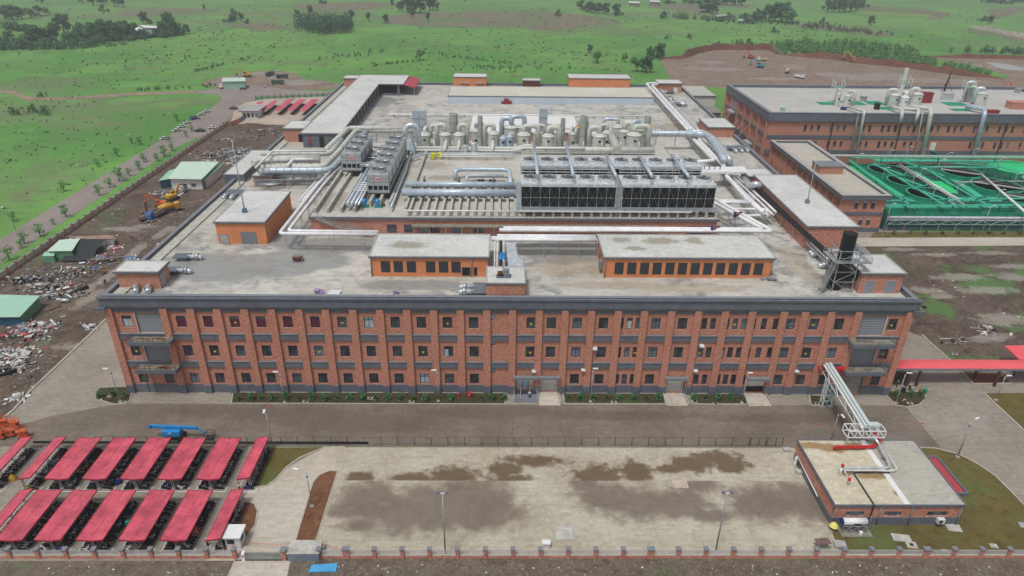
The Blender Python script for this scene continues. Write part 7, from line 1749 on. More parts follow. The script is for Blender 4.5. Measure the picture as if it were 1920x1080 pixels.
# ------------------------------------------------------------------ pump house (front right)
ZR = 4.7
a, c, d, e = G(1497, 826, ZR), G(1712, 826, ZR), G(1811, 946, ZR), G(1571, 946, ZR)
px0, px1, py0, py1 = a.x, c.x, e.y, a.y
ph = T('pump_house', 'single storey brick pump house with stained flat roof at the front right', 'pump house', ((px0 + px1) / 2, (py0 + py1) / 2, 0))
LW = []; 
FW = [(YP(x0, 970, py0).x, YP(x1, 970, py0).x) for x0, x1 in ((1583, 1618), (1655, 1688), (1736, 1773))]
wall_grid([(x0, x1, 2.0, 3.1) for x0, x1 in FW], px0, px1, 0, ZR - .4, lambda u, z, dd: (u, py0 + dd, z)).build('wall', BRICK, ph)
b = MB(); b.box(px0, py0 + .4, 0, px1, py1, ZR - .4); b.build('wall', BRICK, ph)
for i, (x0, x1) in enumerate(FW):
    b = MB(); b.box(x0, py0 + .2, 2.0, x1, py0 + .27, 3.1); f = b.build('window', GREY if i < 2 else GLASS, ph)
    if i < 2: m_ = (x0 + x1) / 2; b = MB(); b.box(m_ - .75, py0 + .1, 2.05, m_ + .75, py0 + .19, 3.05); b.build('pane', GLASS, f)
b = MB(); b.box(px0 - .08, py0 - .1, 0, px1 + .05, py0 - .003, 1.75); b.build('plinth', GREY, ph)
b = MB(); b.box(px0 - .1, py0, 0, px0 - .003, py1, 1.6); b.build('plinth', GREY, ph)
b = MB(); b.box(px0 - .25, py0 - .25, ZR - .4, px1 + .25, py1 + .25, ZR - .05); rf = b.build('roof', GREY, ph)
xm = G(1655, 880, ZR).x
PHR = pave_mat('pump_roof', (190, 182, 158), (208, 202, 182), 0, tracks=False, stain=[(G(x, y, ZR)[0], G(x, y, ZR)[1], q, s_) for x, y, q, s_ in ((1560, 840, 3.5, 1.6), (1520, 835, 3, 1.2), (1600, 838, 3, 1.2), (1630, 893, 3, 1), (1665, 892, 3, .9), (1585, 888, 1.6, .8), (1655, 850, 1.5, 2), (1690, 925, 2, .8))], stain_col=(140, 108, 58), amt=.8)
b = MB(); b.box(px0, py0, ZR - .048, xm - .5, py1, ZR); b.build('roof_surface', PHR, rf)
b = MB(); b.box(xm + .5, py0, ZR - .048, px1, py1, ZR); b.build('roof_surface', pave_mat('pump_roof_grey', (168, 164, 152), (180, 176, 166), 0, tracks=False), rf)
b = MB(); b.box(xm - .5, py0, ZR - .046, xm + .5, py1, ZR + .06); b.build('white_strip', WHITE, rf)
b = MB(); b.rect_ring(px0 - .25, py0 - .25, px1 + .25, py1 + .25, .2, ZR - .05, ZR + .1); b.build('roof_edge', GREY, rf)
sa = T('side_canopy', 'red roofed side porch with grey edge on the right of the pump house', 'porch', (px1 + 2, (py0 + py1) / 2, 0))
ca, cb = G(1740, 853, 4), G(1822, 918, 4); sx0, sx1, sy0, sy1 = px1 + .3, px1 + 3.4, cb.y - .5, ca.y + .3
b = MB(); b.box(sx0 + .2, sy0 + .3, 0, sx1 - .3, sy1 - .3, 3.1); b.build('wall', BRICK, sa)
b = MB(); b.rect_ring(sx0, sy0, sx1, sy1, .35, 3.1, 3.6); b.build('edge', GREY, sa); b = MB(); b.box(sx0 + .36, sy0 + .36, 3.11, sx1 - .36, sy1 - .36, 3.35); b.build('red_panel', M('faded_red', (178, 74, 80), .5, var=.12), sa)
for x in (px0 + .3, px0 + 8, px1 - .4, YP(1705, 970, py0).x): b = MB(); b.tube([(x, py0 - .15, .1), (x, py0 - .15, 4.2)], .1, 8); b.build('downpipe', GREY2, ph)
p = YP(1765, 974, py0 - .5); b = MB(); b.box(p.x - .6, py0 - .75, .9, p.x + .6, py0 - .11, 1.9); ac = b.build('air_conditioner', WHITE, ph); b = MB(); b.lathe((0, 0, 0), [(.35, 0), (.35, .03)], 12); b.v = [(p.x - .1 + x, py0 - .755 - z, 1.4 + y) for x, y, z in b.v]; b.build('fan_grille', DKSTEEL, ac)
RP = RED
pipe_run('red_pipe', 'pair of red fire pipes on the pump house roof', [[G(1563, 843, ZR), G(1564, 837, 5.6), G(1634, 836, 5.6), G(1653, 827, 6.0), G(1640, 808, 7.5)], [G(1568, 844, ZR), G(1567, 840, 5.3), G(1637, 839, 5.3), G(1650, 829, 5.8), G(1634, 806, 7.4)]], .17, RP, bend=.5)
pipe_run('pipe', 'silver pipe crossing the pump house roof to the red valve', [[G(1575, 893, ZR), G(1577, 878, 5.8), G(1664, 877, 5.8), G(1669, 872, 5.8), G(1648, 832, 6.2), G(1630, 808, 7.4)]], .22, SILVER, bend=.5, sup=3, zb=ZR)
pipe_run('pipe', 'thin white pipe below the silver pipe on the pump house roof', [[G(1590, 896, ZR), G(1583, 882, 5.6), G(1672, 882, 5.6), G(1683, 880, 5.6), G(1655, 836, 6.0)]], .1, WHITE, bend=.4)
pipe_run('pipe', 'thin black drain pipe running to the front edge of the pump house roof', [[G(1668, 886, 5.0), G(1600, 886, 5.0), G(1637, 943, 5.0), (G(1637, 943, 5).x, py0 - .35, 5.0), (G(1637, 943, 5).x, py0 - .35, .3)]], .11, BLACK, bend=.3)
for px, py, h, lb in ((1576, 887, 2.2, 'larger red topped valve stack on the pump house roof'), (1590, 908, 1.3, 'smaller red topped valve stack on the pump house roof')):
    p = G(px, py, ZR); t = T('valve_stack', lb, 'valve', p); b = MB(); b.tube([p, p + Vector((0, 0, h * .7))], .2, 10); b.build('stem', STEEL, t); b = MB(); b.lathe(p + Vector((0, 0, h * .7)), [(.22, 0), (.3, .1), (.26, .5), (.1, .65)], 10); b.build('valve_head', RED, t)
# tank skid
p = G(1600, 1000, .15); t = T('tank_skid', 'white horizontal tank on a steel skid beside the pump house', 'tank', p)
b = MB(); b.tube([p + Vector((-2.1, .6, 2.2)), p + Vector((2.0, .6, 2.2))], .62, 18); b.build('vessel', WHITE, t)
b = MB(); b.tube([p + Vector((-2.25, .6, 2.2)), p + Vector((-2.1, .6, 2.2))], .64, 18); b.tube([p + Vector((2.0, .6, 2.2)), p + Vector((2.12, .6, 2.2))], .64, 18); b.build('end_band', NAVY, t)
b = MB(); b.box(p.x - .4, p.y - .05, 2.12, p.x + .9, p.y - .03, 2.42); b.build('lettering_panel', M('dark_lettering', (50, 60, 110), .5, var=.5, scale=9), t)
b = MB()
for x in (-2, -.7, .7, 2): b.beam(p + Vector((x, 0, 0)), p + Vector((x, 0, 1.6)), .1); b.beam(p + Vector((x, 1.2, 0)), p + Vector((x, 1.2, 1.6)), .1)
for x in (-2, -.7, .7): b.beam(p + Vector((x, 0, .1)), p + Vector((x + 1.3, 0, 1.6)), .07)
for y in (0, 1.2): b.beam(p + Vector((-2.2, y, 1.6)), p + Vector((2.2, y, 1.6)), .1)
for x in (2.3, 2.9): b.beam(p + Vector((x, 0, 0)), p + Vector((x, 0, 2.8)), .08); b.beam(p + Vector((x, 1.2, 0)), p + Vector((x, 1.2, 2.8)), .08)
b.beam(p + Vector((2.3, 0, 2.8)), p + Vector((2.9, 1.2, 2.8)), .08); b.build('frame', STEEL, t)
b = MB(); b.box(p.x - 2.3, p.y - .9, .12, p.x + 3, p.y + 1.6, .3); b.build('skid_base', CONCD, t)
b = MB(); b.lathe(p + Vector((.9, -.5, .2)), [(.3, 0), (.3, .7), (.12, .85)], 10); b.build('white_drum', WHITE, t)
b = MB(); b.lathe(p + Vector((-3.2, .8, .9)), [(.8, 0), (.5, .5), (.15, .7)], 9); tag(b.build('cover_sheet', M('pale_yellow', (226, 220, 120), .7), None), 'pale yellow sheet heaped at the left end of the tank skid', 'sheet')
p = G(1541, 1030, .12); t = T('steel_cart', 'small steel frame cart with rusty tray in the yard corner', 'cart', p); b = MB()
for dx in (-1, 1):
    for dy in (-.6, .6): b.beam(p + Vector((dx, dy, 0)), p + Vector((dx, dy, 1.5)), .07)
for dy in (-.6, .6): b.beam(p + Vector((-1, dy, .8)), p + Vector((1, dy, .8)), .07)
b.build('frame', STEEL, t); b = MB(); b.obox(p + Vector((0, .3, 1.5)), 2.4, 1.3, .08, .1); b.build('tray', M('rusty_net', (130, 104, 100), .8, var=.4, scale=4), t)
for k in range(4):
    a_ = G(1502 + k * 7, 865 + k * 15, 2.4); 
pipe_run('pipe', 'white pipe with valves along the left wall of the pump house', [[(px0 - .35, py1 - 1.5, 2.3), (px0 - .35, py0 + 5, 1.6)]], .1, WHITE, sup=0)
p = G(1496, 868, 2.2); b = MB(); b.lathe((px0 - .6, py1 - 2.0, .2), [(.25, 0), (.28, 2.0), (.1, 2.3)], 10); b.box(px0 - .95, py1 - 2.6, .1, px0 - .7, py1 - 2.2, 1.2); tag(b.build('water_heater', WHITE, None), 'white upright tank at the left wall of the pump house', 'tank')
# ------------------------------------------------------------------ pipe bridge from the facade to the pump house
pb = T('pipe_bridge', 'pale enclosed pipe bridge on a lattice leg from the factory to the pump house', 'pipe bridge', (69, -10, 0)); PB_ = M('pale_mint_steel', (200, 214, 212), .45, var=.08)
za = 8.6; A0 = YP(1554, 684, -.7); A0.z = za; A1 = G(1630, 800, za); d = (A1 - A0); d.z = 0; d.normalize(); nr = Vector((-d.y, d.x, 0))
b = MB(); b.beam(A0 - nr * .62, A1 - nr * .62, .45, .4); b.build('box_duct', PB_, pb); b = MB(); b.beam(A0 + nr * .12, A1 + nr * .12, .65, .5); b.build('box_duct', PB_, pb); b = MB(); b.beam(A0 - nr * .25 - Vector((0, 0, .35)), A1 - nr * .25 - Vector((0, 0, .35)), 1.6, .1); b.build('deck', WHITE, pb)
for s_ in (-1.1, .6):
    b = MB(); L = (A1 - A0).length; n = 9
    for k in range(n):
        e0, e1 = A0 + d * (L * k / n) + nr * s_, A0 + d * (L * (k + 1) / n) + nr * s_
        b.beam(e0 - Vector((0, 0, 2)), e1 - Vector((0, 0, 2)), .14); b.beam(e0 - Vector((0, 0, .45)), e1 - Vector((0, 0, .45)), .14)
        b.beam(e0 - Vector((0, 0, .45 if k % 2 else 2)), e1 - Vector((0, 0, 2 if k % 2 else .45)), .11)
    b.build('truss_side', WHITE, pb)
c = A0 + d * 3.4; b = MB(); pts = [c + nr * s_ + d * q - Vector((0, 0, 2)) for s_, q in ((-1.1, -.8), (.6, -.8), (.6, .9), (-1.1, .9))]
b = MB()
for i, q in enumerate(pts):
    f = Vector((q.x, q.y, .12)); b.beam(f, q, .2); q2 = pts[(i + 1) % 4]
    for k in range(4): z0, z1 = .2 + k * 1.55, .2 + (k + 1) * 1.55; b.beam((q.x, q.y, z0), (q2.x, q2.y, z1), .1); b.beam((q.x, q.y, z1), (q2.x, q2.y, z1), .1)
b.build('lattice_leg', PB_, pb)
b = MB(); c = A1; q = .16
for x in (-4.2, -2.8, -1.4, 0, 1.4, 2.8):
    for y in (-1, 1.2): b.beam(c + Vector((x, y, -1.8)), c + Vector((x, y, -.3)), q)
    for z in (-1.8, -.3): b.beam(c + Vector((x, -1, z)), c + Vector((x, 1.2, z)), q)
for y in (-1, 1.2):
    for z in (-1.8, -.3): b.beam(c + Vector((-4.2, y, z)), c + Vector((2.8, y, z)), q)
b.build('end_frame', WHITE, pb)
b = MB(); b.beam(A1 + Vector((1.4, .6, .1)), A1 + Vector((1.4, .6, -3.4)), 1.3, 1.0); b.beam(A1 + Vector((-.2, .4, .15)), A1 + Vector((2.0, .4, .15)), 1.1, .5); b.build('drop_duct', PB_, pb)
for x in (-3.6, 2.2): b = MB(); b.beam(A1 + Vector((x, -.2, -1.8)), Vector((A1.x + x, A1.y - .2, ZR if A1.y < py1 else .1)), .2); b.build('leg', WHITE, pb)
b = MB(); b.tube([A0 + nr * -1.9 + Vector((0, .2, -1)), A0 + nr * -1.9 + d * 1.2 + Vector((0, 0, -1))], .3, 8); b.box(A0.x + 1.6, -1.6, 6.9, A0.x + 4.2, -.6, 7.7); b.build('red_cabinet', RED, pb)
# ------------------------------------------------------------------ red covered walkway on the right
rw = T('covered_walkway', 'bright red roofed covered walkway on brown posts running off to the right', 'walkway', (100, 4, 0)); RW = M('bright_red_sheet', (236, 100, 106), .45, var=.06, scale=.3)
ZW_ = 4.8; a, c = G(1683, 691, ZW_), G(1690, 674, ZW_); ym = (a.y + c.y) / 2; x0, x1 = 84.9, 150
n = 90
for ya, yb, z0_, z1_ in ((a.y, ym, ZW_, ZW_ + .35), (ym, c.y, ZW_ + .35, ZW_)):
    b = MB(); b.add([v for k in range(n + 1) for v in ((x0 + (x1 - x0) * k / n, ya, z0_ + (.05 if k % 2 else 0)), (x0 + (x1 - x0) * k / n, yb, z1_ + (.05 if k % 2 else 0)))], [(2 * k, 2 * k + 2, 2 * k + 3, 2 * k + 1) for k in range(n)]); b.build('roof_sheet', RW, rw)
b = MB(); b.box(x0, a.y - .1, ZW_ - .55, x1, a.y + .1, ZW_ - .06); b.build('edge_beam', GREY2, rw); b = MB(); b.box(x0, c.y - .1, ZW_ - .55, x1, c.y + .1, ZW_ - .06); b.build('edge_beam', GREY2, rw)
for px in (1690, 1716, 1735, 1865, 1883): 
    x = G(px, 735, 0).x - 1.0; b = MB(); b.box(x - .22, (a.y if px in (1716, 1735, 1883) else c.y) - .22, .05, x + .22, (a.y if px in (1716, 1735, 1883) else c.y) + .22, ZW_ - .56); b.build('post', M('brown_post', (92, 62, 58), .6), rw)
q1, q2, q3, q4 = G(1884, 648, ZW_), G(1990, 646, ZW_), G(1990, 674, ZW_), G(1912, 674, ZW_)
b = MB(); b.add([tuple(q) for q in (q1, q2, q3, q4)] + [(q.x, q.y, q.z - .4) for q in (q1, q2, q3, q4)], [(3, 2, 1, 0), (4, 5, 6, 7), (0, 1, 5, 4), (1, 2, 6, 5), (2, 3, 7, 6), (3, 0, 4, 7)]); b.build('roof_sheet', RW, rw)
# ------------------------------------------------------------------ blue boom lift and orange scissor lifts
p = G(330, 822, .08); t = T('boom_lift', 'blue boom lift parked on the front road behind the sheds', 'boom lift', p)
b = MB(); b.box(p.x - 1.5, p.y - .9, .7, p.x + 1.5, p.y + .9, 1.3); b.build('chassis', DKSTEEL, t)
b = MB(); b.box(p.x - 2.0, p.y - .9, 1.3, p.x + 1.4, p.y + .9, 2.4); b.build('turret', BLUE, t)
for dx in (-1.3, 1.3):
    for dy in (-1.0, 1.0): b = MB(); b.tube([p + Vector((dx, dy - .2, .45)), p + Vector((dx, dy + .2, .45))], .5, 14); b.build('wheel', M('tyre', ()), t)
b = MB(); b.beam(p + Vector((-4.4, .2, 2.9)), p + Vector((4.6, .2, 2.5)), .5, .55); b.beam(p + Vector((-4.6, .2, 2.6)), p + Vector((-4.3, .2, 3.2)), .5, .8); b.build('boom', BLUE, t)
b = MB(); b.beam(p + Vector((4.6, .2, 2.4)), p + Vector((6.0, .2, 1.1)), .25); b.build('jib', BLUE, t)
b = MB()
for dx in (6, 7.6):
    for dy in (-.7, .9): b.beam(p + Vector((dx, dy, .3)), p + Vector((dx, dy, 1.4)), .06)
for z in (.85, 1.4):
    for dy in (-.7, .9): b.beam(p + Vector((6, dy, z)), p + Vector((7.6, dy, z)), .06)
    for dx in (6, 7.6): b.beam(p + Vector((dx, -.7, z)), p + Vector((dx, .9, z)), .06)
b.box(p.x + 6, p.y - .7, .25, p.x + 7.6, p.y + .9, .33); b.build('basket', DKSTEEL, t)
b = MB(); b.box(p.x - .8, p.y - .92, 2.0, p.x - .2, p.y - .905, 2.25); b.build('lettering_panel', WHITE, t)
for i, (px, py, rz) in enumerate(((45, 820, .3), (20, 818, .2), (8, 800, .5), (30, 802, -.2), (2, 822, 0), (-6, 790, 0))):
    p = G(px, py, .1); t = T('scissor_lift', 'orange scissor lift at the left edge, %s nearest the sheds' % ORD[i], 'scissor lift', p, 'orange scissor lifts')
    def lb_(bm): bm.v = [(x + p.x, y + p.y, z + p.z) for x, y, z in bm.v]; return bm
    b = MB(); b.obox((0, 0, .3), 1.9, .9, .4); lb_(b).build('base', ORG, t)
    b = MB()
    for k in range(4):
        z0_, z1_ = .7 + k * .2, .9 + k * .2
        for y in (-.4, .4): b.beam((-.8, y, z0_), (.8, y, z1_), .07); b.beam((.8, y, z0_), (-.8, y, z1_), .07)
    lb_(b).build('scissor_arms', ORG, t)
    b = MB(); b.obox((0, 0, 1.55), 2.0, .95, .12)
    for x in (-.95, 0, .95):
        for y in (-.45, .45): b.beam((x, y, 1.6), (x, y, 2.6), .06)
    for y in (-.45, .45): b.beam((-.95, y, 2.6), (.95, y, 2.6), .06); b.beam((-.95, y, 2.1), (.95, y, 2.1), .05)
    lb_(b).build('platform', ORG, t)
    for x in (-.65, .65):
        for y in (-.4, .4): b = MB(); b.tube([(x, y - .1, .2), (x, y + .1, .2)], .2, 10); lb_(b).build('wheel', BLACK, t)
    t.rotation_euler = (0, 0, rz)
for px, py, mt_, lb in ((607, 1066, BLUE, 'blue sheet lying on the ground outside the gate wall'),):
    p = G(px, py, .05); b = MB(); b.obox(p, 4.2, 1.4, .2, .05); b.v = [(x + R_.uniform(-.2, .2), y + R_.uniform(-.1, .1), z) for x, y, z in b.v]; tag(b.build('blue_sheet', M('bright_blue_sheet', (80, 166, 220), .5, var=.1), None), lb, 'sheet')
t = T('rope', 'thin orange rope sagging across the entrance drive', 'rope', (0, 0, 0)); t.location = G(500, 1020, .8)
P = [(400, 1037), (452, 1016), (520, 1022), (590, 1015), (640, 1031)]; b = MB(); b.tube([G(x, y, 1.0) for x, y in P], .04, 5); b.build('rope_line', ORG, t); b = MB(); g_ = G(596, 1030, .1); b.beam(g_, g_ + Vector((-.2, 0, 2.2)), .08); b.build('stake', STEEL, t)
# ------------------------------------------------------------------ left boundary wall
bw = T('boundary_wall', 'long boundary wall of brick piers and pale panels along the road on the left', 'wall', (-148, 130, 0))
PANL = M('pale_panel', (196, 198, 188), .75, var=.12, scale=.6)
yy = 24.0; k = 0
while yy < 243:
    hw = .42 if k % 9 == 4 else .32
    b = MB(); b.box(-148.2 - hw, yy - hw, 0, -148.2 + hw, yy + hw, 2.6 if hw > .4 else 2.3); pr = b.build('pier', BRICK, bw)
    b = MB(); b.box(-148.3 - hw, yy - hw - .1, 2.61 if hw > .4 else 2.305, -148.1 + hw, yy + hw + .1, 2.75 if hw > .4 else 2.45); b.build('pier_cap', GREY2, pr)
    if yy < 238: b = MB(); b.box(-148.3, yy + hw, .5, -148.1, yy + 4.25 - hw, 2.0); pn = b.build('panel', PANL, bw); b = MB(); b.box(-148.35, yy + hw, 0, -148.05, yy + 4.25 - hw, .497); b.build('base_wall', BRICK, bw)
    yy += 4.25; k += 1


def gshed(name, label, cat, corners, z, wall, roof, lean=.25, wcols=None):
    c = [G(x, y, z) for x, y in corners]; ctr = sum(c, Vector()) / 4; t = T(name, label, cat, (ctr.x, ctr.y, 0))
    ins = [(ctr.x + (v.x - ctr.x) * .9, ctr.y + (v.y - ctr.y) * .9) for v in c]
    b = MB(); b.prism(ins, 0, z - .15); b.build('wall', wall, t)
    b = MB(); zs = [z + lean, z + lean, z, z]
    b.add([(v.x, v.y, h) for v, h in zip(c, zs)] + [(v.x, v.y, h - .12) for v, h in zip(c, zs)], [(3, 2, 1, 0), (4, 5, 6, 7), (0, 1, 5, 4), (1, 2, 6, 5), (2, 3, 7, 6), (3, 0, 4, 7)]); b.build('roof', roof, t)
    return t, c


MINTR = M('mint_roof_sheet', (196, 222, 204), .5, var=.08, stretch=(3, .2, 1), scale=.6)
t, c = gshed('site_hut', 'large site hut with pale mint sheet roof and white wall on the left', 'hut', [(340, 304), (411, 304), (378, 336), (314, 335)], 4.6, WHITEP, MINTR)
m = c[3].lerp(c[2], .5); 
for f_, w_, za, zb, nm, mt_ in ((.72, .9, 1.2, 2.4, 'window', GLASS), (.45, .6, .1, 2.2, 'door', BLUET), (.58, .9, .4, 1.6, 'air_conditioner', WHITE)):
    q = c[3].lerp(c[2], f_); ctr = (c[0] + c[1] + c[2] + c[3]) / 4; q = ctr + (q - ctr) * .9; b = MB(); b.box(q.x - w_, q.y - .12, za, q.x + w_, q.y - .01, zb); b.build(nm, mt_, t)
gshed('lean_to', 'mint roofed lean-to with blue wall at the left end of the large site hut', 'lean-to', [(318, 320), (332, 317), (314, 336), (297, 339)], 3.6, BLUET, GREENH)
gshed('lean_to', 'narrow green awning on the right side of the large site hut', 'lean-to', [(415, 307), (418, 310), (383, 340), (380, 336)], 3.4, WHITEP, GREENH2)
t, c = gshed('tarp_shelter', 'mint roofed shelter half covered with a black net on the left', 'shelter', [(112, 451), (151, 448), (135, 470), (88, 471)], 3.2, GREENH2, MINTR)
nt_ = T('shade_net', 'black shade net sloping down from the mint roofed shelter', 'net', G(155, 470, 1)); P0, P1, P2, P3 = G(151, 448, 3.2), G(198, 449, 3.0), G(171, 488, .6), G(113, 490, .5); b = MB(); n = 8; r = random.Random(2)
b.add([P0.lerp(P1, i / n).lerp(P3.lerp(P2, i / n), j / n) + Vector((0, 0, r.uniform(-.12, .12) + .5 * math.sin(j / n * 3.1))) for j in range(n + 1) for i in range(n + 1)], [(j * (n + 1) + i, j * (n + 1) + i + 1, (j + 1) * (n + 1) + i + 1, (j + 1) * (n + 1) + i) for j in range(n) for i in range(n)], True); b.build('net_sheet', M('black_net', (48, 56, 58), .85, var=.25, scale=.8), nt_)
for q in (P0, P1, P2, P3): b = MB(); b.beam((q.x, q.y, 0), (q.x, q.y, max(.4, q.z - .1)), .12); b.build('post', WOOD, nt_)
gshed('tin_lean_to', 'rusty tin lean-to behind the black shade net', 'lean-to', [(128, 445), (212, 442), (216, 448), (150, 448)], 2.8, M('grey_tin', (170, 172, 172), .5), M('rusty_tin', (166, 138, 122), .7, var=.3))
gshed('tin_box', 'small green tin box beside the mint roofed shelter', 'hut', [(84, 474), (103, 474), (101, 480), (79, 480)], 2.2, GREENH2, GREENH)
gshed('tin_hut', 'green roofed tin hut with blue and green walls at the left edge', 'hut', [(-10, 554), (76, 556), (37, 594), (-30, 595)], 2.9, BLUET, M('mint_hut_roof', (164, 206, 184), .5, var=.08, stretch=(.3, 3, 1), scale=.6), .3)
b = MB(); q1, q2 = G(37, 594, 2.8), G(76, 557, 2.8); d = (q2 - q1).normalized(); q1 += d * .6; q2 -= d * .5
b.add([(q1.x - .25, q1.y, 0), (q2.x - .25, q2.y, 0), (q2.x - .25, q2.y, 2.9), (q1.x - .25, q1.y, 2.7), (q1.x - .4, q1.y, 0), (q2.x - .4, q2.y, 0), (q2.x - .4, q2.y, 2.9), (q1.x - .4, q1.y, 2.7)], [(0, 1, 2, 3), (7, 6, 5, 4), (0, 4, 5, 1), (1, 5, 6, 2), (2, 6, 7, 3), (3, 7, 4, 0)])
b.build('end_wall', GREENH2, bpy.data.objects['tin_hut'])
# ------------------------------------------------------------------ heaps of rubbish (countless pieces)
PALW = [WHITE, GREY2, M('pale_sack', (206, 204, 200), .8, var=.2), CONCD, BLACK, M('pink_scrap', (190, 90, 96), .7), M('blue_scrap', (90, 130, 190), .7), WOOD, STEEL]


def heap(px, py, rx, ry, h, n, seed, wts=None, pal=PALW, name='debris', size=1.0):
    p = G(px, py, .05); r = random.Random(seed); b = MB()
    for k in range(int(n * .6)):
        b.cur = r.choices(range(len(pal)), [a_ * f_ for a_, f_ in zip(wts or [5, 3, 4, 3, 1.5, .6, .6, 2, 2], (.45, 1.2, .8, 1.8, 1.2, .5, .7, 1.8, 1))])[0]
        u, v = r.gauss(0, .42), r.gauss(0, .42); q = math.exp(-(u * u + v * v) * 2.2); z = h * q * r.random()
        sx, sy, sz = (r.uniform(.25, 1.1) ** 1.4 * 1.5) * size, r.uniform(.15, .8) * size, r.uniform(.1, .45) * size
        if r.random() < .15: sx *= 2.4; sy *= .4
        b.obox((p.x + u * rx, p.y + v * ry, z), sx, sy, sz, r.uniform(0, 3.14), r.uniform(-.5, .5))
    return b.build(name, pal, None, 'stuff')


heap(425, 290, 13, 12, 2.2, 700, 1); heap(398, 296, 6, 4, 1.4, 160, 2, [1, 3, 1, 4, 5, 0, 1, 2, 1]); heap(440, 300, 5, 8, 1.6, 220, 3, [8, 2, 4, 1, .5, .3, .3, .5, 2])
heap(302, 364, 6, 4, 1.2, 200, 4); heap(345, 357, 4, 2.5, 1, 90, 5); heap(188, 488, 6, 4, 1.2, 230, 6, [5, 2, 3, 2, 1, 2, 1, 3, 2]); heap(140, 512, 11, 5, 1.2, 330, 7, [3, 4, 3, 5, 1, .5, .5, 4, 3]); heap(55, 525, 6, 3, 1, 170, 8, [5, 3, 2, 1, 5, .3, .3, .3, 1]); heap(95, 540, 9, 4, 1, 260, 9, [4, 2, 3, 3, 1.5, 1.2, .3, 2, 4])
heap(250, 485, 3, 2.4, .9, 90, 10, [5, 1, 2, 1, .3, .3, 3, .5, .5]); heap(62, 622, 7, 6, 1.6, 420, 11, [5, 2, 4, 1, 1.4, 5, .6, .3, 2]); heap(25, 664, 7, 3.5, .9, 260, 12, [5, 1, 7, .5, .5, 1, .4, .4, 1], size=.9); heap(20, 690, 6, 3, 1.2, 200, 13, [5, 2, 4, 1, 2, 1, .5, .4, 1]); heap(120, 555, 7, 3, .7, 150, 14); heap(285, 414, 3, 2, .5, 40, 15); heap(210, 467, 2.5, 1.6, .9, 90, 16, [4, 0, 2, 0, 0, 5, 0, 0, 0])
heap(172, 615, 1.4, 1.0, 1.3, 40, 17, [5, 1, 4, 0, 0, 0, 1, 0, 0]); heap(38, 745, 3, 1.4, .4, 40, 18, [8, 1, 2, 1, 0, 0, 0, 0, 0]); heap(500, 248, 12, 9, 1.2, 260, 19, [1, 2, 1, 6, 1, 0, 0, 5, .4]); heap(455, 262, 14, 8, 1.0, 260, 20, [1, 2, 1, 7, 1, 0, 0, 4, .4]); heap(1790, 640, 4, 3, .8, 60, 21, [1, 1, 1, 4, 1, .3, 0, 4, 1]); heap(1850, 625, 6, 4, .4, 40, 22); heap(1700, 575, 6, 5, .5, 50, 23, [1, 1, 1, 6, 2, 0, 0, 3, 0]); heap(420, 285, 3, 2, 1.4, 60, 24, [0, 0, 0, 0, 0, 0, 0, 0, 1])
# litter strewn on bare ground
b = MB(); r = random.Random(31)
for k in range(900):
    if k < 600: x, y = r.uniform(-147, -108 if r.random() < .8 else -88), r.gauss(55, 55)
    elif k < 800: x, y = r.uniform(-80, 84), -46.8 - abs(r.gauss(0, 1.8))
    else: x, y = r.uniform(108, 175), r.uniform(8, 80)
    if k < 600 and (y < -5 or y > 235 or (x > -107 and y < 62)): continue
    b.cur = r.choices(range(5), [5, 2, 3, 2, 1])[0]; s_ = r.uniform(.08, .5) ** 1.3 * (1 if k < 600 or k > 800 else .5); b.obox((x, y, .03), s_ * 1.5, s_, s_ * .4, r.uniform(0, 3), r.uniform(-.3, .3))
b.build('litter', [WHITE, GREY2, M('pale_sack', ()), CONCD, WOOD], None, 'stuff')
SOILH = soil_mat('heap_soil', (84, 70, 60), (104, 90, 78), (128, 116, 104), .12)
for i, (px, py, rx, ry, h) in enumerate(((235, 452, 4, 3, 1.6), (262, 372, 8, 6, 1.4), (385, 282, 6, 3, 1.3), (470, 238, 10, 6, 1.6), (445, 268, 12, 5, 1.3), (1770, 620, 10, 4, 1.2), (1830, 655, 5, 2.6, 1.1), (1760, 490, 9, 3, .9), (1715, 600, 8, 5, .9), (120, 620, 6, 4, .8), (170, 590, 6, 5, .7), (300, 470, 3, 8, .7))):
    p = G(px, py, 0); b = MB(); n = 14; rr = random.Random(i + 60); vs = []
    for j in range(n + 1):
        for k in range(n + 1):
            u, v = j / n * 2 - 1, k / n * 2 - 1; q = max(0, 1 - u * u - v * v); vs.append((p.x + u * rx, p.y + v * ry, -.05 + h * q * (1 + rr.uniform(-.35, .35))))
    b.add(vs, [(j * (n + 1) + k, (j + 1) * (n + 1) + k, (j + 1) * (n + 1) + k + 1, j * (n + 1) + k + 1) for j in range(n) for k in range(n)], True); b.build('soil_mound', SOILH, None, 'structure')
for px, py, L, rz, r_, mt_, lb in ((145, 545, 6, 1.0, .45, BLACK, 'fat black pipe lying among the rubbish at the left'), (8, 700, 5, .6, .4, BLACK, 'black pipe at the left edge below the pale rubbish'), (121, 563, 2.4, .1, .5, SILVER, 'silver duct piece lying among the rubbish'), (100, 578, 4, .8, .15, WOOD, 'tan beam lying beside the green tin hut')):
    p = G(px, py, r_ + .1); d = Vector((math.cos(rz), math.sin(rz), 0)) * L / 2; b = MB(); b.tube([p - d, p + d], r_, 12); tag(b.build('pipe', mt_, None), lb, 'pipe')


# ------------------------------------------------------------------ vehicles
TYRE = M('tyre', ())


def mover(t, loc, rz): t.location = loc; t.rotation_euler = (0, 0, rz); return t


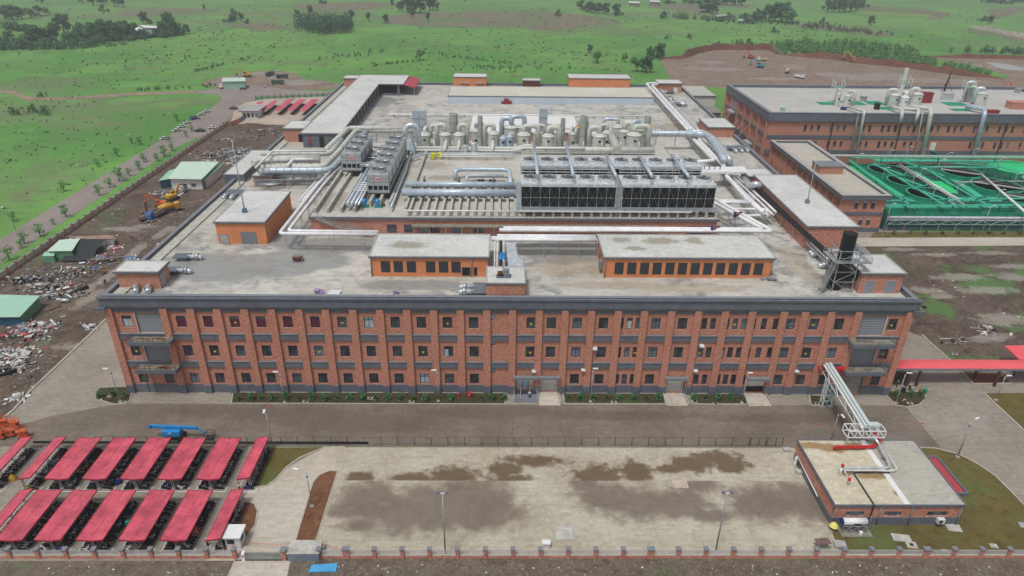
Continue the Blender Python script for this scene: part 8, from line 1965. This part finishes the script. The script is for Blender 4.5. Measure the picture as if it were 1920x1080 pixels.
def car(label, loc, rz, paint, kind='car', group=None):
    t = T({'car': 'parked_car', 'van': 'van', 'pickup': 'pickup'}[kind], label, kind, (0, 0, 0), group)
    if kind == 'car': pf, pc = [(-2.2, .5), (-2.2, .85), (-1.5, .95), (1.0, .92), (2.0, .75), (2.25, .5)], [(-1.7, .93), (-1.1, 1.42), (.35, 1.45), (1.15, .92)]
    elif kind == 'van': pf, pc = [(-2.1, .4), (-2.1, 1.1), (1.6, 1.1), (2.1, .9), (2.1, .4)], [(-2.08, 1.08), (-2.0, 1.95), (1.0, 1.95), (1.7, 1.08)]
    else: pf, pc = [(-2.6, .55), (-2.6, 1.05), (1.2, 1.05), (2.4, .95), (2.6, .55)], [(-.9, 1.03), (-.7, 1.7), (.6, 1.7), (1.3, 1.03)]
    b = MB(); n = len(pf); b.add([(x, y, z) for y in (-.86, .86) for x, z in pf], [tuple(range(n))[::-1], tuple(range(n, 2 * n))] + [(i, (i + 1) % n, n + (i + 1) % n, n + i) for i in range(n)]); b.f = [f[::-1] for f in b.f]; bd = b.build('body', paint, t)
    b = MB(); b.add([(x, y * (1 if z < 1.2 else .86), z) for y in (-.8, .8) for x, z in pc], [(3, 2, 1, 0), (4, 5, 6, 7), (0, 1, 5, 4), (1, 2, 6, 5), (2, 3, 7, 6), (3, 0, 4, 7)]); b.build('glasshouse', GLASS, t)
    (xa, za), (xb, _) = pc[1], pc[2]; b = MB(); b.box(xa, -.7, za - .02, xb, .7, za + .04); b.build('roof', paint, t)
    for x in (-1.35, 1.35):
        for y in (-.82, .82): b = MB(); b.tube([(x, y - .1, .33), (x, y + .1, .33)], .33, 12); b.build('wheel', TYRE, t)
    for y in (-.6, .6): b = MB(); b.box(pf[-1][0] - .12, y - .2, .6, pf[-1][0] - .02, y + .2, .75); b.build('headlight', GLASS2, bd)
    return mover(t, loc, rz)


CARW = M('car_white', (232, 232, 232), .3, var=.03); CARD = M('car_dark', (30, 34, 44), .3, var=.05); CARB = M('car_blue', (58, 92, 150), .35)
for i, (px, py) in enumerate(((309, 261), (332, 246), (341, 239), (352, 232), (378, 216), (388, 211))):
    car('white car parked along the road edge, %s from the near end' % ORD[i], G(px, py, .06), rad(50), CARW, 'car', 'white cars along the road')
car('blue van parked between the white cars on the road edge', G(364, 224, .06), rad(50), CARB, 'van'); car('dark pickup parked across the road from the white cars', G(376, 247, .06), rad(8), CARD, 'pickup'); car('white car nosing out of the gate beside the boundary wall', G(399, 241, .09), rad(10), CARW); car('dark pickup before the gatehouse', G(438, 205, .1), rad(170), CARD, 'pickup'); car('white car on the dirt yard by the green trucks', G(497, 163, .1), rad(120), CARW); car('dark car in front of the trucks at the road junction', G(456, 168, .1), rad(20), CARD)


def truck(label, loc, rz, cab, bed, cover=None, tank=False):
    t = T('dump_truck', label, 'truck', (0, 0, 0))
    b = MB(); b.box(-4, -.5, .6, 3.6, .5, .95); b.build('chassis', DKSTEEL, t)
    b = MB(); b.add([(x, y, z) for y in (-1.2, 1.2) for x, z in ((2.0, .9), (3.9, .9), (3.9, 2.0), (3.6, 3.0), (2.0, 3.0))], [(4, 3, 2, 1, 0), (5, 6, 7, 8, 9)] + [(i, (i + 1) % 5, 5 + (i + 1) % 5, 5 + i) for i in range(5)]); cb = b.build('cab', cab, t)
    b = MB(); b.box(3.78, -1.0, 2.0, 3.93, 1.0, 2.75); b.build('windscreen', GLASS, cb)
    if tank:
        b = MB(); b.tube([(-3.8, 0, 2.1), (-1, 0, 2.4), (1.6, 0, 2.0)], [.7, 1.25, .8], 14); b.build('drum', bed, t)
    else:
        b = MB(); b.ring([(-4.2, -1.25), (1.8, -1.25), (1.8, 1.25), (-4.2, 1.25)], [(-4.1, -1.15), (1.7, -1.15), (1.7, 1.15), (-4.1, 1.15)], 1.0, 2.5); bd = b.build('tipper_body', bed, t); b = MB(); b.box(-4.1, -1.15, 1.0, 1.7, 1.15, 1.9); b.build('load', SOILH, bd)
        b = MB()
        for x in (-3, -1.5, 0):
            for y in (-1.3, 1.25): b.box(x, y, 1.0, x + .12, y + .06, 2.5)
        b.build('ribs', bed, bd)
    for x in (-3.1, -1.8, 2.8):
        for y in (-1.05, 1.05): b = MB(); b.tube([(x, y - .2, .5), (x, y + .2, .5)], .5, 12); b.build('wheel', TYRE, t)
    return mover(t, loc, rz)


GRN = M('truck_green', (54, 98, 78), .5, var=.1); DGR = M('truck_dark', (62, 70, 68), .5, var=.15); TANB = M('truck_tan', (206, 186, 150), .6, var=.1)
truck('white cabbed dump truck with tan body at the road junction', G(424, 166, .1), rad(185), CARW, TANB); truck('tan bodied dump truck facing right at the road junction', G(450, 163, .1), rad(-5), CARW, TANB); truck('dark dump truck on the dirt yard, standing at the back', G(530, 147, .1), rad(5), DGR, DGR); truck('green dump truck on the dirt yard, nearest the road', G(521, 158, .1), rad(185), GRN, GRN); truck('grey truck on the dirt yard beside the dark dump truck', G(507, 142, .1), rad(75), GREY2, DGR)
t, c = gshed('truck_shelter', 'long mint roofed shelter behind the trucks at the road junction', 'shelter', [(417, 146.5), (460, 146), (460, 152), (416, 153)], 5, GREENH, MINTR)
truck('white truck on the excavated ground at the far right', G(1500, 147, .1), rad(-60), CARW, CARW); truck('tan mixer truck on the excavated ground', G(1476, 137, .1), rad(60), TANB, TANB, None, True); truck('white and tan dump truck beside the orange digger far off', G(1428, 114, .1), rad(175), CARW, TANB)


def excavator(label, loc, rz, mt_, s=1.0):
    t = T('excavator', label, 'excavator', (0, 0, 0))
    for y in (-1.1, 1.1): b = MB(); b.tube([(-1.8, y, .5), (1.8, y, .5)], .5, 8); b.box(-1.9, y - .28, .1, 1.9, y + .28, .9); b.build('track', BLACK, t)
    b = MB(); b.box(-2.3, -1.3, 1.0, 1.4, 1.3, 2.1); b.build('body', mt_, t); b = MB(); b.box(.1, .1, 2.1, 1.5, 1.25, 3.1); b.build('cab', mt_, t); b = MB(); b.box(.2, .0, 2.3, 1.56, 1.3, 2.95); b.build('cab_glass', GLASS, t)
    b = MB(); b.beam((1.2, -.3, 1.9), (3.4, -.3, 5.0), .45, .6); b.beam((3.4, -.3, 5.0), (5.2, -.3, 4.8), .4, .5); b.build('boom', mt_, t); b = MB(); b.beam((5.1, -.3, 5.0), (6.0, -.3, 2.0), .35, .45); b.build('stick', mt_, t)
    b = MB(); b.add([(x, y, z) for y in (-.9, .3) for x, z in ((6.2, 2.1), (6.3, 1.0), (5.5, .8), (5.2, 1.6))], [(3, 2, 1, 0), (4, 5, 6, 7), (0, 1, 5, 4), (1, 2, 6, 5), (2, 3, 7, 6), (3, 0, 4, 7)]); b.build('bucket', DKSTEEL, t)
    t.scale = (s, s, s); return mover(t, loc, rz)


excavator('yellow excavator with raised boom before the large site hut', G(324, 374, .1), rad(60), YEL); excavator('orange excavator among the machines on the muddy strip', G(302, 387, .1), rad(190), ORG, .9); excavator('rusty yellow wheeled digger at the near end of the muddy machines', G(272, 412, .1), rad(110), WOOD, .9)
truck('yellow mixer truck on the muddy strip before the orange excavator', G(319, 397, .1), rad(40), YEL, YEL, None, True); truck('blue cabbed truck on the muddy strip', G(292, 408, .1), rad(-100), M('cab_blue', (60, 110, 190), .4), M('grey_tin', ()))
excavator('yellow excavator digging at the thicket edge far right', G(1602, 117, .1), rad(165), YEL, 1.6); excavator('teal excavator on the excavated ground far off', G(1425, 127, .1), rad(160), M('digger_teal', (40, 150, 160), .5), 1.3); excavator('orange digger with raised arm at the far edge of the excavation', G(1408, 110, .1), rad(200), ORG, 1.2); excavator('yellow excavator on the dirt yard behind the trucks', G(464, 144, .1), rad(190), YEL, 1.2); excavator('orange digger behind the far brick building at the right edge', G(1903, 176, .1), rad(160), ORG, 1.4)
# gatehouse and forecourt sheds
gh = house('gatehouse', 'white gatehouse with pale flat roof and brown fascia beside the forecourt', 'gatehouse', *(lambda p, q: (p.x, q.x, p.y, p.y + 12))(G(455, 222, 0), G(484, 222, 0)), 0, 4.2, WHITEP, 1.2, COPE, fascia=RUST)
for k in range(4): x = gh.location.x - 3.6 + k * 2.2; b = MB(); b.box(x, gh.location.y - 6.1, .6, x + 1.4, gh.location.y - 6.005, 2.8); b.build('window', GLASS, gh)
gw2 = T('gate_wall', 'short brick gate wall at the forecourt entrance', 'wall', G(441, 235, 0)); a, c = G(432, 237, 0), G(449, 230, 0); b = MB(); b.beam(a + Vector((0, 0, 1.2)), c + Vector((0, 0, 1.2)), .5, 2.4); b.build('brick_wall', BRICK, gw2); a2_ = G(462, 220, 0); b = MB(); b.beam(c + Vector((0, 0, 1.1)), a2_ + Vector((0, 0, 1.1)), .4, 2.2); b.build('side_wall', GREY2, gw2)
for i, cs in enumerate(([(512, 189), (521, 189), (499, 207), (487, 205)], [(540, 185.5), (552, 185.5), (526, 207), (514, 206)], [(561, 185.5), (574, 186), (549, 207), (538, 206)], [(584, 185.5), (598, 186), (574, 207.5), (560, 207)], [(484, 190), (495, 190), (489, 194), (480, 194)])):
    q = [G(x, y, 3) for x, y in cs]; ctr = sum(q, Vector()) / 4; t = T('motorbike_shed', 'small red roofed shed on the wet forecourt, %s from left' % ORD[i if i < 4 else 4] if i < 4 else 'tiny red roof at the back left of the forecourt', 'shed', (ctr.x, ctr.y, .1), 'red sheds on the forecourt')
    b = MB(); b.add([tuple(v) for v in q] + [(v.x, v.y, 2.8) for v in q], [(3, 2, 1, 0), (4, 5, 6, 7), (0, 1, 5, 4), (1, 2, 6, 5), (2, 3, 7, 6), (3, 0, 4, 7)]); b.build('roof_sheet', REDS, t)
    for f_ in (.1, .5, .9): e = q[0].lerp(q[3], f_).lerp(q[1].lerp(q[2], f_), .5); b = MB(); b.beam((e.x, e.y, .1), (e.x, e.y, 2.79), .16); b.build('post', STEEL, t)
    b = MB(); r = random.Random(i)
    for k in range(10): e = q[0].lerp(q[3], .1 + k * .09).lerp(q[1].lerp(q[2], .1 + k * .09), .6); b.obox((e.x, e.y, .1), 1.7, .3, .9, r.uniform(-.3, .3))
    if i < 4: b.build('parked_motorbikes', BLACK, None, 'stuff')
t = T('green_fence', 'low green fence with brown posts behind the forecourt sheds', 'fence', G(560, 182, 0)); a, c = G(480, 187, 0), G(640, 180, 0); n = 14
for k in range(n + 1):
    e = a.lerp(c, k / n); b = MB(); b.beam(e, e + Vector((0, 0, 2.6)), .4); b.build('post', RUST, t)
    if k < n: f = a.lerp(c, (k + 1) / n); b = MB(); b.beam(e + Vector((.2, 0, 1.1)), f + Vector((-.2, 0, 1.1)), .08, 1.4); b.build('panel', GREENH2, t)
for i, (px, py, tx, ty) in enumerate(((30, 434, 14, 416), (163, 350, 150, 334), (256, 289, 243, 280), (328, 246, 318, 236))):
    p = G(px, py, 0); lamp(p, 9, -.2, -1.5, 'pale street lamp on the far side of the left road, %s from the near end' % ORD[i], 'lamps along the left road')
# ------------------------------------------------------------------ trees
def crown_mb(seed, n, leaf, shape='round'):
    r = random.Random(seed); b = MB(); cl = []
    for k in range(11):
        an, rr = r.random() * 6.28, r.random() ** .6 * .36; z = r.uniform(.24, .88); s_ = r.uniform(.11, .2)
        if shape == 'tall': rr *= .55; z = r.uniform(.25, .92)
        if shape == 'low': z = r.uniform(.15, .7); rr *= 1.35
        cl.append((math.cos(an) * rr * (1.25 - z * .6), math.sin(an) * rr * (1.25 - z * .6), z, s_))
    for k in range(n):
        c = cl[k % len(cl)]; d = Vector((r.gauss(0, 1), r.gauss(0, 1), r.gauss(0, .8))).normalized() * c[3] * r.uniform(.55, 1.08)
        p = Vector(c[:3]) + d; nr = (d.normalized() + Vector((r.uniform(-.6, .6), r.uniform(-.6, .6), r.uniform(-.2, .8)))).normalized(); a = nr.orthogonal().normalized(); a.rotate(Matrix.Rotation(r.random() * 6.28, 3, nr)); e = nr.cross(a); L = leaf * r.uniform(.6, 1.3)
        b.add([p - a * L, p + e * L * .6, p + a * L, p - e * L * .6], [(0, 1, 2, 3)])
    return b, cl


def tree_proto(seed, n, leaf, shape, mat_):
    t = bpy.data.objects.new('tree', None); COL.objects.link(t); b, cl = crown_mb(seed, n, leaf, shape); b.build('crown', mat_, t)
    b = MB(); b.tube([(0, 0, 0), (.01, 0, .3), (0, .01, .6)], [.035, .025, .012], 6)
    for c in cl[:5]: b.tube([(0, 0, .25), (c[0] * .8, c[1] * .8, c[2] * .9)], [.016, .006], 4)
    b.build('trunk', BARK, t); return t


PR = [tree_proto(1, 900, .055, 'round', LEAF), tree_proto(2, 900, .055, 'round', LEAF2), tree_proto(3, 900, .05, 'tall', LEAF), tree_proto(4, 700, .06, 'low', LEAF), tree_proto(5, 260, .055, 'round', LEAFY), tree_proto(6, 420, .055, 'low', LEAF2), tree_proto(7, 900, .05, 'round', LEAF)]
for p_ in PR: KIDS[p_.name] = list(p_.children)
rt = random.Random(77)
CNT = {}


def tree(px, py, h, kind, label, name='tree', cat='tree', group=None, wide=1.0):
    CNT[label] = i = CNT.get(label, -1) + 1
    if '%s' in label: label = label % ORD[i % 35]
    o = dup(PR[kind], G(px, py, 0), rt.random() * 6.28, None, None, (h * wide, h * wide, h)); o.name = name; tag(o, label, cat, group)


# young trees beside the left road
for i, (x, y) in enumerate(((745, 385), (825, 328), (900, 280), (970, 240), (1043, 193), (1080, 135), (1180, 130), (1235, 95), (1290, 50), (497, 548), (305, 695), (185, 748), (165, 780), (72, 872), (400, 605))): tree(x / 4, 270 + y / 4, [7.5, 7, 10, 6, 7, 7, 6.5, 9, 6, 8, 8, 7, 5, 8, 4][i] * .62, 4, 'young tree on the verge between road and boundary wall, %s from its middle', 'young_tree', 'tree', 'young trees along the left road', .95)
for i, (x, y) in enumerate(((482, 355), (735, 172), (880, 92), (100, 580), (1440 / 1, -90), (1395, -55), (1275, -15), (1050, 5), (990, 0), (1325, -170))): tree(x / 4, 270 + y / 4, [8, 7, 8, 7, 7, 6, 6, 8, 7, 8][i] * .55, 4, 'thin young tree on the far side of the left road, %s of its row', 'young_tree', 'tree', 'young trees beyond the left road')
# tree line upper left
for x, y, h, k in ((5, 88, 13, 3), (20, 84, 15, 0), (38, 90, 12, 3), (50, 86, 15, 1), (60, 78, 20, 0), (72, 84, 22, 6), (86, 82, 18, 0), (98, 88, 13, 3), (108, 80, 22, 2), (121, 62, 24, 0), (132, 86, 16, 1), (145, 84, 17, 0), (155, 74, 20, 6), (163, 82, 16, 0), (174, 80, 20, 1), (184, 78, 22, 0), (194, 79, 20, 6), (203, 76, 24, 0), (213, 77, 24, 6), (222, 76, 22, 0), (232, 75, 22, 0), (242, 74, 20, 6), (250, 72, 18, 0), (258, 73, 13, 3), (270, 72, 12, 3), (283, 70, 12, 3), (297, 69, 13, 3), (310, 68, 18, 0), (320, 66, 26, 2), (332, 66, 18, 0), (342, 64, 14, 3), (270, 44, 16, 0), (283, 44, 9, 3), (10, 36, 20, 0), (25, 38, 22, 6), (42, 36, 18, 0), (58, 34, 16, 1), (75, 30, 15, 0), (88, 29, 13, 1), (175, 10, 20, 0), (195, 8, 18, 6), (215, 12, 22, 0), (232, 14, 20, 2), (195, 23, 13, 3), (155, 5, 16, 0), (78, 6, 16, 0)):
    tree(x, y, h * .82, k, 'dark tree in the tree line at the upper left, %s from its left end' if y > 60 else 'dark tree in the scattered clumps behind the upper left tree line, %s from left', group='trees at the upper left', wide=1.15)
for i in range(14): tree(4 + i * 17 + rt.uniform(-4, 4), 93 - max(0, i * 17 - 130) * .09 + rt.uniform(-2, 1), rt.uniform(4, 7), 5, 'low bush at the foot of the upper left tree line, %s from left', 'bush', 'bush', 'bushes at the upper left', 1.5)
# middle and right
for x, y, h, k in ((755, 22, 16, 2), (765, 24, 24, 0), (777, 25, 26, 6), (788, 24, 24, 0), (806, 20, 24, 2), (812, 19, 22, 0), (748, 22, 14, 2), (820, 20, 12, 2)): tree(x, y, h * .9, k, 'tree in the clump above the ploughed field, %s from left', group='clump above the ploughed field')
for x, y, h, k in ((1098, 22, 13, 3), (1110, 24, 15, 0), (1122, 25, 15, 6), (1133, 26, 15, 0), (1088, 18, 13, 0), (1153, 28, 15, 0), (1160, 29, 9, 3)): tree(x, y, h, k, 'tree in the row at the top middle, %s from left', group='row at the top middle', wide=1.25)
for x, y, h, k in ((788, 113, 11, 1), (723, 44, 13, 0), (691, 40, 12, 2), (558, 33, 12, 0), (583, 30, 15, 2), (660, 38, 14, 2), (1045, 31, 12, 3), (1107, 99, 9, 0), (1120, 118, 12, 1), (1230, 108, 11, 3), (1235, 110, 16, 0), (1218, 108, 12, 6), (1194, 134, 15, 1), (1212, 136, 16, 0), (1203, 134, 11, 1), (1170, 117, 9, 1), (1240, 35, 13, 3), (1632, 48, 14, 0), (1543, 47, 12, 3), (1855, 44, 12, 0), (1840, 40, 10, 3), (803, 40, 12, 2), (772, 34, 13, 2), (1453, 62, 9, 3), (442, 42, 9, 2), (453, 40, 12, 0), (430, 43, 13, 3), (462, 45, 8, 3), (443, 30, 13, 3), (383, 20, 9, 2), (605, 8, 14, 3), (735, 14, 13, 2), (872, 5, 10, 2), (1252, 74, 8, 5), (1293, 72, 9, 5), (1380, 84, 10, 5), (1393, 86, 11, 5), (1408, 88, 11, 3), (1345, 86, 8, 5), (1448, 92, 12, 5), (1460, 88, 10, 5), (88, 214, 9, 5), (80, 182, 6, 5), (27, 214, 8, 5), (55, 212, 9, 5)):
    o_ = 'lone tree standing in the fields, %s of the scattered ones' if h > 11 else 'small lone tree or bush in the fields, %s of the scattered ones'; tree(x, y, h * .85, k, o_, group='lone trees in the fields')
for x, y, h, k in ((1345, 10, 16, 0), (1362, 9, 18, 6), (1378, 11, 17, 0), (1390, 10, 16, 2), (1300, 8, 14, 3), (1320, 8, 16, 0), (1255, 8, 12, 3), (1280, 7, 14, 0), (1322, 24, 22, 6), (1335, 26, 18, 0)): tree(x, y, h, k, 'tree in the dark belt at the top right of the middle, %s from left', group='belt at the top', wide=1.3)
for x, y, h, k in ((1400, 44, 16, 3), (1413, 44, 16, 0), (1428, 42, 20, 6), (1441, 40, 26, 0), (1452, 40, 30, 6), (1466, 42, 30, 0), (1476, 44, 22, 1), (1486, 46, 13, 3), (1420, 27, 12, 3), (1390, 36, 12, 3), (1370, 34, 11, 3)): tree(x, y, h * .8, k, 'large tree in the clump left of the far right fields, %s from left', group='clump at the right', wide=1.2)
for x, y, h, k in ((1551, 22, 18, 0), (1562, 23, 20, 6), (1573, 23, 22, 0), (1584, 23, 20, 1), (1594, 22, 22, 0), (1605, 20, 18, 6), (1614, 17, 14, 0), (1620, 14, 13, 3)): tree(x, y, h, k, 'tree in the rounded grove at the top right, %s from left', group='rounded grove at the top right')
for i in range(7): tree(1850 + i * 14, 6 + rt.uniform(-3, 4), rt.uniform(9, 13), 3, 'bush at the top right corner, %s from left', 'bush', 'bush', 'bushes at the top right', 1.5)
# masses nobody could count: a plantation, a thicket, hedges, field weeds
def mass(name, poly, n, h0, h1, leaf, mat_, seed, top=1.0):
    r = random.Random(seed); Q = [G(x, y, 0) for x, y in poly]; b = MB(); xs = [q.x for q in Q]; ys_ = [q.y for q in Q]; pts = []
    def inside(x, y):
        c = False; j = len(Q) - 1
        for i in range(len(Q)):
            if (Q[i].y > y) != (Q[j].y > y) and x < (Q[j].x - Q[i].x) * (y - Q[i].y) / (Q[j].y - Q[i].y) + Q[i].x: c = not c
            j = i
        return c
    while len(pts) < n:
        x, y = r.uniform(min(xs), max(xs)), r.uniform(min(ys_), max(ys_))
        if inside(x, y): pts.append((x, y, r.uniform(h0, h1)))
    for x, y, h in pts:
        for k in range(int(60 * top)):
            d = Vector((r.gauss(0, 1), r.gauss(0, 1), r.gauss(0, 1))).normalized(); p = Vector((x, y, h * .55)) + Vector((d.x * h * .28, d.y * h * .28, d.z * h * .46)); a = (d + Vector((r.uniform(-.7, .7), r.uniform(-.7, .7), .4))).normalized(); u = a.orthogonal().normalized(); e = a.cross(u); L = leaf * r.uniform(.6, 1.3); b.add([p - u * L, p + e * L * .7, p + u * L, p - e * L * .7], [(0, 1, 2, 3)])
    return b.build(name, mat_, None, 'stuff')


mass('undergrowth', [(0, 95), (130, 94), (260, 77), (345, 68), (345, 62), (260, 70), (130, 84), (0, 84)], 150, 4, 9, .8, LEAF, 4, .7)
mass('plantation', [(557, 62), (600, 66), (664, 62), (655, 50), (560, 48)], 110, 13, 17, .9, leaf_mat('leaf_plantation', (54, 88, 66), (74, 112, 82), (60, 96, 72)), 5)
mass('thicket', [(1455, 103), (1530, 106), (1600, 112), (1672, 122), (1740, 121), (1700, 95), (1600, 86), (1490, 84), (1450, 92)], 330, 4, 8.5, .75, LEAF2, 6, .8)
mass('thicket', [(1672, 122), (1750, 133), (1850, 144), (1858, 141), (1790, 124), (1735, 116)], 70, 3, 6, .6, LEAF2, 7, .8)
mass('thicket', [(1760, 98), (1800, 98), (1925, 104), (1925, 96), (1840, 97)], 30, 3, 7, .7, LEAF, 8, .8)
mass('hedge', [(1490, 46), (1575, 52), (1672, 66), (1670, 69), (1570, 60), (1488, 50)], 60, 3, 6, .8, leaf_mat('leaf_brown', (96, 98, 84), (112, 112, 96), (100, 108, 88)), 9, .6)
mass('hedge', [(1245, 31), (1340, 38), (1480, 46), (1480, 48), (1330, 41), (1240, 34)], 60, 4, 8, .8, LEAF, 10, .6)
mass('hedge', [(0, 56), (40, 60), (60, 58), (20, 52)], 30, 5, 9, .9, LEAF, 14, .7)
for i, pl in enumerate(([(795, 98), (960, 118), (960, 121), (790, 101)], [(700, 122), (792, 114), (792, 115), (700, 124)], [(360, 134), (470, 108), (470, 110), (362, 137)], [(860, 128), (960, 134), (1000, 122), (900, 126)], [(230, 170), (420, 158), (420, 166), (240, 172)], [(590, 110), (700, 95), (760, 98), (600, 113)])):
    mass('weed_strip', pl, 26, 1.2, 2.6, .5, LEAF2, 20 + i, .4)
# weeds and tussocks scattered over the meadows
r = random.Random(99); b = MB()
for k in range(6500):
    if k < 2600: x, y = r.uniform(-420, -170), r.uniform(60, 470)
    else:
        y = r.uniform(330, 900); x = r.uniform(-.62, .66) * (y + 124)
    if -150 < x < 130 and y < 260: continue
    if 105 < x and 350 < y < 530 and x < 480: continue
    if -345 < x and abs(y - 318) < 9 and x < -180: continue
    c = math.sin(x * .021 + 1.3) + math.sin(y * .017 + x * .008) + r.gauss(0, .9)
    if c < .3: continue
    s_ = r.uniform(.2, .75) * (1 if y < 400 else 1.7); b.cur = 0 if r.random() < .7 else 1
    for j in range(3):
        d = Vector((r.uniform(-1, 1), r.uniform(-1, 1), r.uniform(.2, 1))).normalized(); u = d.orthogonal().normalized() * s_; e = d.cross(u.normalized()) * s_ * .7; p = Vector((x + r.uniform(-.6, .6) * s_, y + r.uniform(-.6, .6) * s_, s_ * .4)); b.add([p - u, p + e, p + u, p - e], [(0, 1, 2, 3)])
b.build('weeds', [leaf_mat('leaf_weed', (72, 116, 60), (88, 132, 70), (80, 122, 66)), leaf_mat('leaf_olive', (112, 118, 88), (122, 128, 96), (106, 124, 86))], None, 'stuff')
# far farm buildings
for i, (cs, z, rm, lb) in enumerate((([(262, 48), (300, 50), (307, 53), (270, 52)], 5, WHITEP, 'white roofed farm shed in the upper left tree line, rear one'), ([(250, 53), (262, 52), (275, 56), (256, 57)], 4, WHITEP, 'white roofed farm shed in the upper left tree line, left one'), ([(272, 58), (288, 58), (292, 62), (276, 63)], 4, WHITEP, 'white roofed farm shed in the upper left tree line, front one'), ([(1340, 29), (1360, 27), (1366, 28), (1345, 32)], 5, COPE, 'long pale roofed farm building at the top right of the middle'), ([(1180, 3), (1200, 4), (1198, 6), (1178, 5)], 5, WHITEP, 'far pale roofed house at the top middle'), ([(1220, 1), (1238, 2), (1236, 4), (1218, 3)], 5, WHITEP, 'far pale roofed house at the top right of the middle'), ([(1386, 36), (1396, 36), (1394, 39), (1384, 39)], 4, GREENH, 'small pale green roofed house before the right clump'), ([(766, 16), (778, 16), (777, 18), (765, 18)], 4, COPE, 'small house under the clump above the ploughed field'), ([(56, 20), (74, 20), (74, 23), (54, 23)], 5, COPE, 'pale roofed house behind the upper left tree line'), ([(1312, 16), (1334, 15), (1334, 18), (1313, 19)], 4, WHITEP, 'white roofed house beside the dark belt at the top'))):
    gshed('farm_building', lb, 'farm building', cs, z, CONCD, rm, .6)
for p_ in PR:
    for ch in list(p_.children): bpy.data.objects.remove(ch)
    bpy.data.objects.remove(p_)
# ------------------------------------------------------------------ the air: thin haze over the whole place
hz = MB(); hz.box(-2600, -500, -1, 2600, 3600, 96)
hm = bpy.data.materials.new('haze'); hm.use_nodes = True; n_ = hm.node_tree; n_.nodes.clear(); vo = n_.nodes.new('ShaderNodeVolumePrincipled'); vo.inputs['Density'].default_value = .0003; vo.inputs['Color'].default_value = (.95, .97, 1, 1); vo.inputs['Anisotropy'].default_value = .2; oo = n_.nodes.new('ShaderNodeOutputMaterial'); n_.links.new(vo.outputs[0], oo.inputs['Volume'])
hz.build('haze', hm, None, 'stuff')
